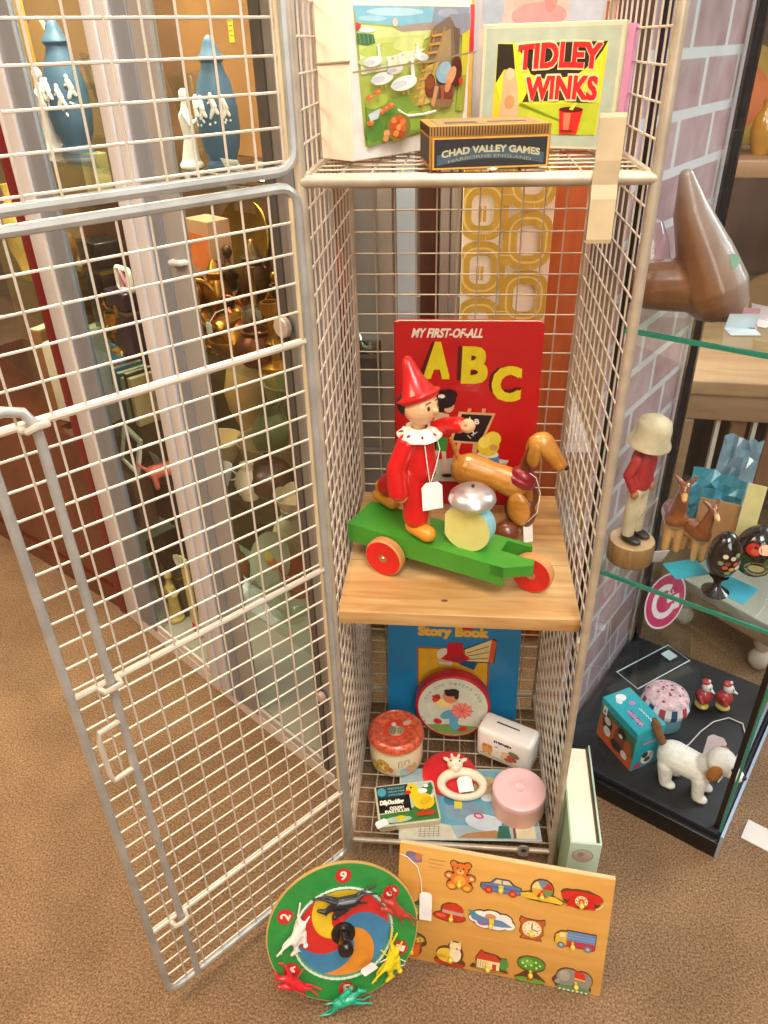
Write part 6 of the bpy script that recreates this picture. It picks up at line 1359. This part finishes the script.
# --- acrylic sign
ACR = glass('acrylic', (.86, .91, .93), 1.6)
sg = thing('acrylic_sign', 'clear acrylic sign holder with a round pink logo showing a white letter', 'sign', (.494, .335, ZD+.0008), math.radians(36))
Wd = .140
SX = MX.Rotation(math.radians(-12), 4, 'X')
m = MB(); m.prism([(0, 0), (Wd, 0), (Wd, .165), (Wd*.88, .180), (Wd*.12, .225), (0, .210)], -.0012, .0012, ACR, T(0, .0, .002, 0, PI/2-math.radians(-12)*-1)); m.build('upright_sheet', sg, flat=True)
m = MB(); m.box(0, .0, 0, Wd, .052, .0024, ACR); m.tube([(0, 0, .0024), (0, .052, .0024), (Wd, .052, .0024), (Wd, 0, .0024)], .0012, M('#dfe9e8', .2, 0, .03), 5, closed=True); m.build('foot_sheet', sg, flat=True)
t_ = math.radians(12)
p = Pic((0, 0, .002), (1, 0, 0), (0, sin(0)+math.sin(-t_)*-1, cos(t_)), h0=.0016); p.rough = .3
cx, cy, R = .070, .158, .054
p.ell(cx, cy, R, R, '#efe6ea', n=40); p.ell(cx, cy, R*.93, R*.93, '#cf3f72', n=40)
gp = lambda r, a: (cx+r*cos(a)-.002, cy+r*sin(a))
out = [gp(R*.62, math.radians(a)) for a in range(50, 331, 10)]; inn = [gp(R*.40, math.radians(a)) for a in range(330, 49, -10)]
p.h += p.step
for i in range(len(out)-1): p.h -= p.step; p.poly([out[i], out[i+1], inn[len(inn)-2-i], inn[len(inn)-1-i]], '#f3ecef')
p.rect(cx+.004, cy-.006, cx+R*.66, cy+.004, '#f3ecef'); p.rect(cx+R*.42, cy-.025, cx+R*.66, cy+.004, '#f3ecef'); p.text('A.L', cx+.004, cy+.008, cx+.024, cy+.017, '#f0dfe6', bold=.0006)
p.build('pink_logo', sg, flat=True)
m = MB(); m.box(.108, .020, .0025, .130, .042, .003, M('#eef0f0', .7)); m.build('white_sticker', sg)
# --- wooden man
WD_ = wood('#6b4a2a', '#a07848', 12, .5, 'Z', .2); WDL = wood('#b8946a', '#d9bb92', 12, .5, 'X', .1); CRW = M('#cdbd9a', .55, 0, .15, 40); MRD = M('#ac2e30', .5, 0, .15, 40); DKB = M('#1a1412', .4, 0, .1, 30, .2)
mn = thing('carved_man', 'carved wooden man in cream hat and red shirt on a round block', 'figurine', (.400, .212, Z1+.0006), math.radians(-45))
m = MB(); m.lathe([(0, 0), (.031, 0), (.0325, .002), (.0325, .030), (.031, .033), (0, .033)], WD_, 32); m.lathe([(0, .0331), (.031, .0331), (.0305, .0336), (0, .0336)], WDL, 32); m.build('round_block', mn)
zb = .0336
m = MB()
for s in (-1, 1): m.cap((-.003, .0105*s, zb+.012), (-.004, .0092*s, zb+.078), .0088, .0098, CRW)
m.ell((-.004, 0, zb+.082), (.012, .0165, .014), CRW, 14); m.remesh('trousers', mn, .0015, 3)
for s in (-1, 1):
    m = MB(); m.ell((.004, .011*s, zb+.0055), (.016, .0085, .0062), DKB, 14); m.ell((-.003, .0105*s, zb+.010), (.0095, .0092, .006), DKB, 12); m.build('shoe', mn)
m = MB(); m.cap((-.004, 0, zb+.092), (-.003, 0, zb+.128), .0155, .0175, MRD); 
for s in (-1, 1): m.cap((-.003, .0165*s, zb+.132), (-.009, .0235*s, zb+.108), .0078, .0072, MRD); m.cap((-.009, .0235*s, zb+.108), (-.001, .0195*s, zb+.088), .0068, .006, MRD)
m.remesh('shirt', mn, .0015, 3)
m = MB()
for s in (-1, 1): m.ell((.002, .0185*s, zb+.081), (.0058, .005, .0068), M('#a9703f', .5), 12)
m.build('hand', mn)
m = MB(); m.ell((-.001, 0, zb+.156), (.0165, .0155, .0175), M('#8c5a34', .5, 0, .1, 30), 18); m.cap((-.002, 0, zb+.132), (-.001, 0, zb+.15), .0085, .0085, M('#8c5a34', .5)); m.ell((.0155, 0, zb+.153), (.004, .0035, .004), M('#8c5a34', .5), 10); h = m.remesh('head', mn, .0013, 2)
m = MB()
for s in (-1, 1): m.ell((.0135, .0062*s, zb+.1575), (.0018, .002, .0022), BLK, 8)
m.build('eye', h); m = MB(); m.tube([(.0135, -.005, zb+.1465), (.0152, 0, zb+.1455), (.0135, .005, zb+.1465)], .0008, M('#5a2018', .5), 5); m.build('mouth', h)
m = MB(T(.0, 0, zb+.158, 0, 0, math.radians(8))); m.lathe([(.0175, .003), (.0265, -.006), (.0288, -.0066), (.0285, -.0036), (.0245, .003), (.0235, .018), (.0205, .0275), (.012, .033), (0, .0345)], CRW, 32); m.build('hat', mn)
m = MB(); m.tube([(.016, -.02, zb+.05), (.03, -.03, zb+.075), (.048, -.042, zb+.105)], .0009, M('#cfcabd', .5), 5); m.build('fishing_line', mn)
# --- glass-like brown fawns
AMB = M('#8c5028', .1, 0, .3, 40, 1.)
def fawn(label, x, y, k, rz, lie=False):
    t = thing('glazed_fawn', label, 'figurine', (x, y, Z1+.0006), rz, 'glazed fawns in the black case'); m = MB(T(s=k))
    m.cap((-.020, 0, .048), (.012, 0, .054), .019, .0175, AMB); m.cap((.014, 0, .062), (.024, 0, .104), .0135, .0085, AMB); m.ell((.027, 0, .114), (.0105, .0085, .0095), AMB, 14); m.cap((.031, 0, .112), (.046, 0, .105), .0065, .004, AMB)
    for s in (-1, 1): m.cap((.022, .006*s, .120), (.017, .014*s, .127), .0048, .0028, AMB, 8)
    for xx in (-.022, .012):
        for s in (-1, 1): m.cap((xx, .007*s, .048), (xx+(.003 if xx > 0 else -.003), .008*s, .003), .0085, .0055, AMB)
    m.cap((-.031, 0, .056), (-.040, 0, .048), .0045, .002, AMB)
    m.remesh('body', t, .0017*k, 3, [AMB, M('#d8a25e', .15, 0, .1, 40, 1.)], lambda c: 1 if (c.z < .048*k or c.x > .04*k) else 0); return t
fawn('glossy brown glazed fawn with raised ears nearest the carved man', .466, .250, .98, math.radians(-100)); fawn('glossy amber glazed fawn in front of the blue paper', .492, .222, .80, math.radians(-75))
# --- blue cellophane paper
def crump(name, label, cat, x, y, z, w, h, c, seed, rot, rough=.15):
    r = random.Random(seed); vs = []; fs = []; N = 9
    for i in range(N):
        for j in range(N): vs.append((w*(i/(N-1)-.5), r.uniform(-.006, .006), h*j/(N-1)+(r.uniform(-.004, .004) if j else 0)))
    for i in range(N-1):
        for j in range(N-1): fs.append((i*N+j, (i+1)*N+j, (i+1)*N+j+1, i*N+j+1))
    m = MB(); m.add(vs, fs, M(c, rough, 0, .15, 20, .6)); o = m.build(name, None, (x, y, z+.0015), flat=True); o.rotation_euler = rot; return tag(o, label, cat)
crump('cellophane_sheet', 'crumpled turquoise cellophane standing behind the fawns', 'paper', .515, .262, Z1, .075, .105, '#3f93a8', 3, (-.25, 0, -.55))
crump('cellophane_sheet', 'crumpled pale silver-blue cellophane at the back of the middle shelf', 'paper', .565, .33, Z1, .055, .13, '#7f9cac', 8, (-.2, 0, -.5), .08)
o = MB(T(.470, .187, Z1+.0012, .3)).box(-.022, -.02, 0, .03, .018, .0008, M('#31a0b4', .4)).build('blue_card'); tag(o, 'turquoise card lying flat beneath the amber fawn', 'card')
o = MB(T(.525, .150, Z1+.0012, -.75)).box(-.012, -.026, 0, .03, .020, .0008, M('#3f9fb6', .4)).build('blue_card'); tag(o, 'turquoise card lying flat behind the black egg', 'card')
o = MB(T(.444, .205, Z1+.001, .2, -1.1)).box(-.012, -.012, .010, .012, .022, .0108, M('#e2d6da', .6)).build('white_card'); tag(o, 'small white and pink card leaning at the carved man block', 'card')
# --- lacquer eggs
LAC = M('#15110f', .12, 0, .1, 30, 1.)
def egg(label, x, y, r, h, paint, zbase, name, stand=True):
    t = thing(name, label, 'egg', (x, y, Z1+.0006)); z0 = zbase
    if stand:
        m = MB(); m.lathe([(0, 0), (.017, 0), (.018, .003), (.012, .007), (.006, .012), (.005, .018), (.009, .025), (.013, .029), (0, .028)], LAC, 28); m.build('stand', t)
    m = MB(); m.lathe([(max(r*sin(PI*k/20)*(1+.10*cos(PI*k/20)), .0001), z0+h/2-h/2*cos(PI*k/20)) for k in range(21)], LAC, 32); e = m.build('egg_shell', t)
    def f(x_, y_, hh):
        a = math.radians(-112)+x_/r; q = y_/(h/2); q = max(-.95, min(.95, q)); rr_ = (r*math.sqrt(1-q*q))*(1-.10*q)+hh; return (rr_*cos(a), rr_*sin(a), z0+h/2+y_)
    p = Pic(fn=f, h0=.0008, step=.00012); p.rough = .15; p.coat = .8; paint(p); p.build('painted_flowers', e); return t
def f1(p):
    for x, y, c in ((.002, .010, '#d9c9b4'), (.004, -.006, '#b8503a'), (-.002, .0, '#7c8f6a'), (.012, .008, '#c9b8a4'), (.016, 0, '#b8503a'), (.012, -.008, '#d9a04a'), (.018, .012, '#7c8f6a'), (.008, -.014, '#8a9a5a'), (.019, -.006, '#e2d9cc'), (.006, .001, '#7c3a2c')): p.ell(x, y, .0035, .003, c)
egg('black lacquer egg painted with small flowers on its footed stand', .500, .137, .0215, .070, f1, .027, 'lacquer_egg')
def f2(p):
    p.ell(-.006, .016, .011, .008, '#c9291f'); p.ell(.010, .018, .010, .007, '#d9925a'); p.ell(.004, -.012, .016, .012, '#9a8a52'); p.ell(-.012, -.004, .009, .010, '#28492c'); p.ell(.016, -.002, .007, .010, '#3a5a34'); p.ell(-.004, .014, .005, .004, '#e0583a'); p.ell(.003, -.010, .010, .006, '#c2ad72')
egg('large black lacquer egg painted with red flowers by the case corner', .560, .180, .030, .078, f2, .002, 'lacquer_egg', False)
o = MB(T(.552, .214, Z1+.0008, -.5, -.12)).box(-.012, -.001, 0, .012, .001, .118, M('#e2d898', .6)).build('yellow_card'); tag(o, 'narrow pale yellow card standing behind the large painted egg', 'card')
o = MB(T(.548, .235, Z1+.0008, -.4, -.1)).box(-.055, -.001, 0, .0, .001, .075, M('#b08254', .7)).build('tan_card'); tag(o, 'tan card standing behind the black egg', 'card')
# --- wooden fish-tail carving
WH1 = wood('#6f3f22', '#94602f', 9, .3, 'Z', .4); WH2 = wood('#8f8078', '#b5a79b', 9, .35, 'Z', .3)
cv = thing('whale_carving', 'polished driftwood carving with upright tail fin on the upper shelf of the glass case', 'carving', (.425, .235, Z2+.0006))
def C3(x, y, z): return (x-.425, y-.235, z-Z2)
m = MB(); m.cap(C3(.394, .235, .936), C3(.408, .235, .895), .009, .0215, WH1); m.cap(C3(.408, .235, .895), C3(.432, .232, .845), .0215, .034, WH1); m.cap(C3(.432, .232, .845), C3(.446, .228, .813), .034, .040, WH1); m.cap(C3(.446, .228, .813), C3(.462, .222, .800), .036, .026, WH1)
m.cap(C3(.425, .236, .815), C3(.380, .245, .812), .033, .030, WH1); m.cap(C3(.380, .245, .812), C3(.366, .250, .815), .029, .026, WH1)
m.remesh('carved_body', cv, .0022, 5, [blend_wood('#5f3a22', '#8a5a34', '#8b7b70', '#bcaea2', (.80, -.2, .55), .034, .088)])
m = MB(T(*C3(.452, .2045, .850), -.45, PI/2-.30)); m.lathe([(0, 0), (.0085, 0), (.0085, .001), (0, .001)], M('#79a890', .5), 20); m.build('green_sticker', cv)
for i, (x, y, w, c, lab, rz) in enumerate(((.470, .172, .034, '#c9d6dc', 'pale blue folded card lying before the driftwood carving', .5), (.498, .205, .03, '#e6e2e2', 'white folded card by the nose of the carving', -.3), (.478, .196, .03, '#d6a3ae', 'pink edged card between the two pale cards', .2))):
    o = MB(T(x, y, Z2+.001, rz-.5)).box(-w/2, -.012, 0, w/2, .012, .0006, M(c, .6)).quad((-w/2, .012, .0006), (w/2, .012, .0006), (w/2, .004, .02), (-w/2, .004, .02), M(c, .6)).build('folded_card'); tag(o, lab, 'card')
o = thing('glass_pear', 'pink glass paperweight on the upper shelf behind the carving', 'paperweight', (.378, .290, Z2+.0006)); m = MB(); m.lathe([(0, 0), (.02, 0), (.03, .02), (.03, .05), (.022, .08), (.012, .10), (0, .105)], M('#c9a2a6', .1, 0, .1, 20, 1.), 28); m.build('glass_body', o)

# ================================================================== BEYOND THE CASE
OAK = wood('#6b4a32', '#8c6546', 5, .45, 'Z', .1); OAKX = wood('#8e6c50', '#b08d6c', 5, .45, 'X', .1)
ch = thing('wooden_bench_table', 'tan topped wooden table with slatted back legs standing behind the glass case', 'table', (.575, .72, 0), math.radians(-6))
m = MB(); m.box(0, 0, .47, .60, .40, .50, wood('#a07c58', '#c29d76', 5, .5, 'X'), bev=.004); m.build('table_top', ch)
m = MB(); m.box(.01, .008, .415, .59, .03, .469, OAKX, bev=.002); m.build('apron', ch)
for x in (.01, .55):
    for y in (.008, .35): MB().box(x, y, 0, x+.04, y+.04, .414, OAKX, bev=.003).build('leg', ch)
for x, mm in ((.095, M('#d9d2c6', .5)), (.125, OAK), (.165, M('#d9d2c6', .5)), (.195, OAK), (.27, OAK)): MB().box(x, .02, .10, x+(.008 if mm is not OAK else .028), .035, .414, mm).build('slat', ch)
MB().box(.052, .30, .05, .55, .31, .40, M('#33231c', .6, 0, .2, 8)).build('back_board', ch)
tb = thing('low_bench', 'low pale grey bench on bun feet directly behind the glass case', 'bench', (.755, .432, 0), math.radians(131))
TL = M('#b5aca0', .45, 0, .08, 12)
m = MB(); m.box(0, -.16, .095, .215, 0, .12, TL, bev=.003); m.build('bench_top', tb); m = MB(); m.box(.004, -.012, .072, .211, -.002, .094, OAKX, bev=.001); m.build('apron', tb)
for x in (.022, .195):
    for y in (-.022, -.14):
        m = MB(T(x, y, 0)); m.lathe([(0, 0), (.012, 0), (.019, .010), (.021, .022), (.016, .034), (.010, .042), (.014, .05), (.018, .056), (.018, .0945), (0, .0945)], M('#cfc4b2', .4, 0, .08, 12), 20); m.build('foot', tb)
o = thing('blue_bag', 'bright blue fabric bag slumped beyond the glass case', 'bag', (1.36, .55, .0)); m = MB(); m.ell((0, 0, .28), (.16, .12, .28), M('#1f4f8c', .7, 0, .12, 12), 24); m.ell((.02, .0, .42), (.12, .10, .15), M('#1f4f8c', .7, 0, .12, 12), 20); m.remesh('bag_body', o, .012, 4); m = MB(); m.tube([(-.06, -.02, .55), (-.04, -.03, .66), (.05, -.03, .67), (.08, -.02, .55)], .008, M('#17365e', .7), 8); m.build('handle', o)
pf = thing('oak_shelf_unit', 'tall brown wooden open shelf unit behind the glass case', 'shelf', (.62, 1.16, 0), math.radians(-6))
for nm, a in (('side_panel', (0, 0, 0, .03, .28, 1.6)), ('side_panel', (.62, 0, 0, .65, .28, 1.6)), ('shelf_board', (.03, 0, .80, .62, .28, .835)), ('shelf_board', (.03, 0, 1.20, .62, .28, 1.23))): MB().box(*a, OAKX if nm != 'side_panel' else OAK, bev=.002).build(nm, pf)
PXf = T(.62, 1.16, 0, math.radians(-6))
for i, (x, z, c, h, r, lab) in enumerate(((.19, .835, '#b9862f', .11, .03, 'amber bell-shaped vase on the brown shelf unit'), (.29, .835, '#8c2f1e', .10, .045, 'dark red round vase on the brown shelf unit'), (.41, .835, '#5c2a1c', .14, .05, 'brown pottery vase on the brown shelf unit'), (.13, 1.0, '#c9b42f', .0, .0, ''))):
    if not h: continue
    o = thing('pottery_vase', lab, 'vase', PXf @ V3((x, .10, z+.0006))); m = MB(); m.lathe(vprof(h, r), M(c, .2, 0, .1, 20, .5), 24); m.build('vase_body', o)
o = thing('yellow_fan', 'yellow and orange round paper fan leaning on the brown shelf unit', 'fan', PXf @ V3((.14, .2, .836)), rot=(math.radians(80), 0, math.radians(-6))); m = MB(T(0, .11, 0)); m.lathe([(0, 0), (.11, 0), (.11, .004), (0, .004)], M('#c9a83a', .5, 0, .15, 12), 36); m.lathe([(0, .0042), (.07, .0042), (.07, .005), (0, .005)], M('#d9742f', .5), 30); m.build('fan_leaf', o)
o = thing('wooden_paddle', 'pale wooden paddle with round head leaning on the brown shelf unit', 'paddle', PXf @ V3((.27, .06, .836)), rot=(math.radians(84), 0, math.radians(-6))); m = MB(); m.prism(arc(0, .20, .06, -PI*.42, PI*1.42, 28)+[(-.012, .13), (-.012, 0), (.012, 0), (.012, .13)], 0, .008, M('#d3a468', .5, 0, .08, 12)); m.build('blade', o)
cur = thing('red_lantern', 'red and gold lantern standing on the brown shelf unit behind the case', 'lantern', PXf @ V3((.09, .07, .8356))); m = MB(); m.lathe([(0, 0), (.02, 0), (.045, .03), (.05, .06), (.045, .09), (.02, .12), (0, .12)], M('#b8262a', .4, 0, .1, 20), 24); m.build('shade', cur); m = MB(); m.lathe([(.02, .12), (.024, .125), (.024, .14), (.006, .145), (.006, .22), (0, .22)], M('#c9a23a', .3, .7), 16); m.build('cap', cur)
o = thing('dark_screen', 'dark brown folding screen standing behind the glass case', 'screen', (.498, .60, 0), math.radians(-15)); MB().box(0, 0, 0, .055, .02, 1.5, M('#2c2420', .5, 0, .3, 8), bev=.003).build('leaf', o)
o = MB(T(.600, .094, 0, math.radians(-33))).box(.02, -.018, .0003, .6, .022, .0022, M('#c9c3b8', .7, 0, .05, 20)).build('floor_strip'); tag(o, 'pale flat strip lying on the carpet beside the black case plinth', 'strip')

# ================================================================== LIGHT AND CAMERA
def area(name, loc, tgt, size, watts, col):
    l = bpy.data.lights.new(name, 'AREA'); l.shape = 'SQUARE'; l.size = size; l.energy = watts; l.color = col
    o = bpy.data.objects.new(name, l); COL.objects.link(o); o.location = loc
    o.rotation_euler = (V3(tgt)-V3(loc)).to_track_quat('-Z', 'Y').to_euler(); return o
area('ceiling_lamp_warm', (-1.3, -.4, 2.1), (-.5, .0, .1), .7, 30, (1, .70, .42))
area('ceiling_lamp_main', (.35, -1.1, 2.35), (.15, .1, .5), .8, 33, (1, .93, .84))
area('window_light', (2.3, .9, 1.9), (.5, .2, .3), 1.2, 40, (.80, .90, 1))
area('front_fill_light', (.75, -2.05, 1.55), (.15, .2, .62), 1.1, 20, (1, .96, .90))  # added fill from behind the camera, brightens the locker's contents
area('ceiling_lamp_back', (.1, 1.5, 2.4), (.1, 1.0, 0), 1.0, 26, (1, .9, .78))
area('locker_back_fill', (.2, .40, 1.9), (.2, .52, .6), .25, 9, (1, .93, .84))  # added fill between locker and patterned panel, lifts the dark background
area('cabinet_fill_light', tuple(K(.30, .12, 1.72)), tuple(K(.25, .14, .3)), .3, 26, (1, .85, .64))  # added fill high in the aluminium cabinet, brightens the curios
area('cabinet_fill_light', tuple(K(.25, .13, .44)), tuple(K(.25, .15, 0)), .16, .35, (1, .92, .8))  # small added fill for the cabinet's low shelves and deck
area('cabinet_fill_light', tuple(K(-.25, .12, 1.72)), tuple(K(-.22, .14, .3)), .3, 16, (1, .85, .64))  # added fill for the mahogany end of the cabinet run
w_ = bpy.data.worlds.new('shop_light'); SC.world = w_; w_.use_nodes = True
bg = w_.node_tree.nodes['Background']; bg.inputs[0].default_value = (1, .95, .89, 1); bg.inputs[1].default_value = .68
cd = bpy.data.cameras.new('camera'); cd.sensor_fit = 'AUTO'; cd.sensor_width = 36; cd.lens = 755.72/1024*36; cd.clip_start = .02; cd.clip_end = 50
co = bpy.data.objects.new('camera', cd); COL.objects.link(co)
yaw, pit, rol = -.09967, .55757, -.02708
fw = V3((sin(yaw)*cos(pit), cos(yaw)*cos(pit), -sin(pit))); r0 = V3((cos(yaw), -sin(yaw), 0)); u0 = r0.cross(fw)
rr_ = r0*cos(rol)+u0*sin(rol); uu = -r0*sin(rol)+u0*cos(rol)
co.matrix_world = MX(((rr_.x, uu.x, -fw.x, .1368), (rr_.y, uu.y, -fw.y, -.71), (rr_.z, uu.z, -fw.z, 1.0739), (0, 0, 0, 1)))
SC.camera = co
SC.view_settings.view_transform = 'Standard'; SC.view_settings.look = 'None'; SC.view_settings.exposure = .22
SC.cycles.transparent_max_bounces = 24; SC.cycles.max_bounces = 8
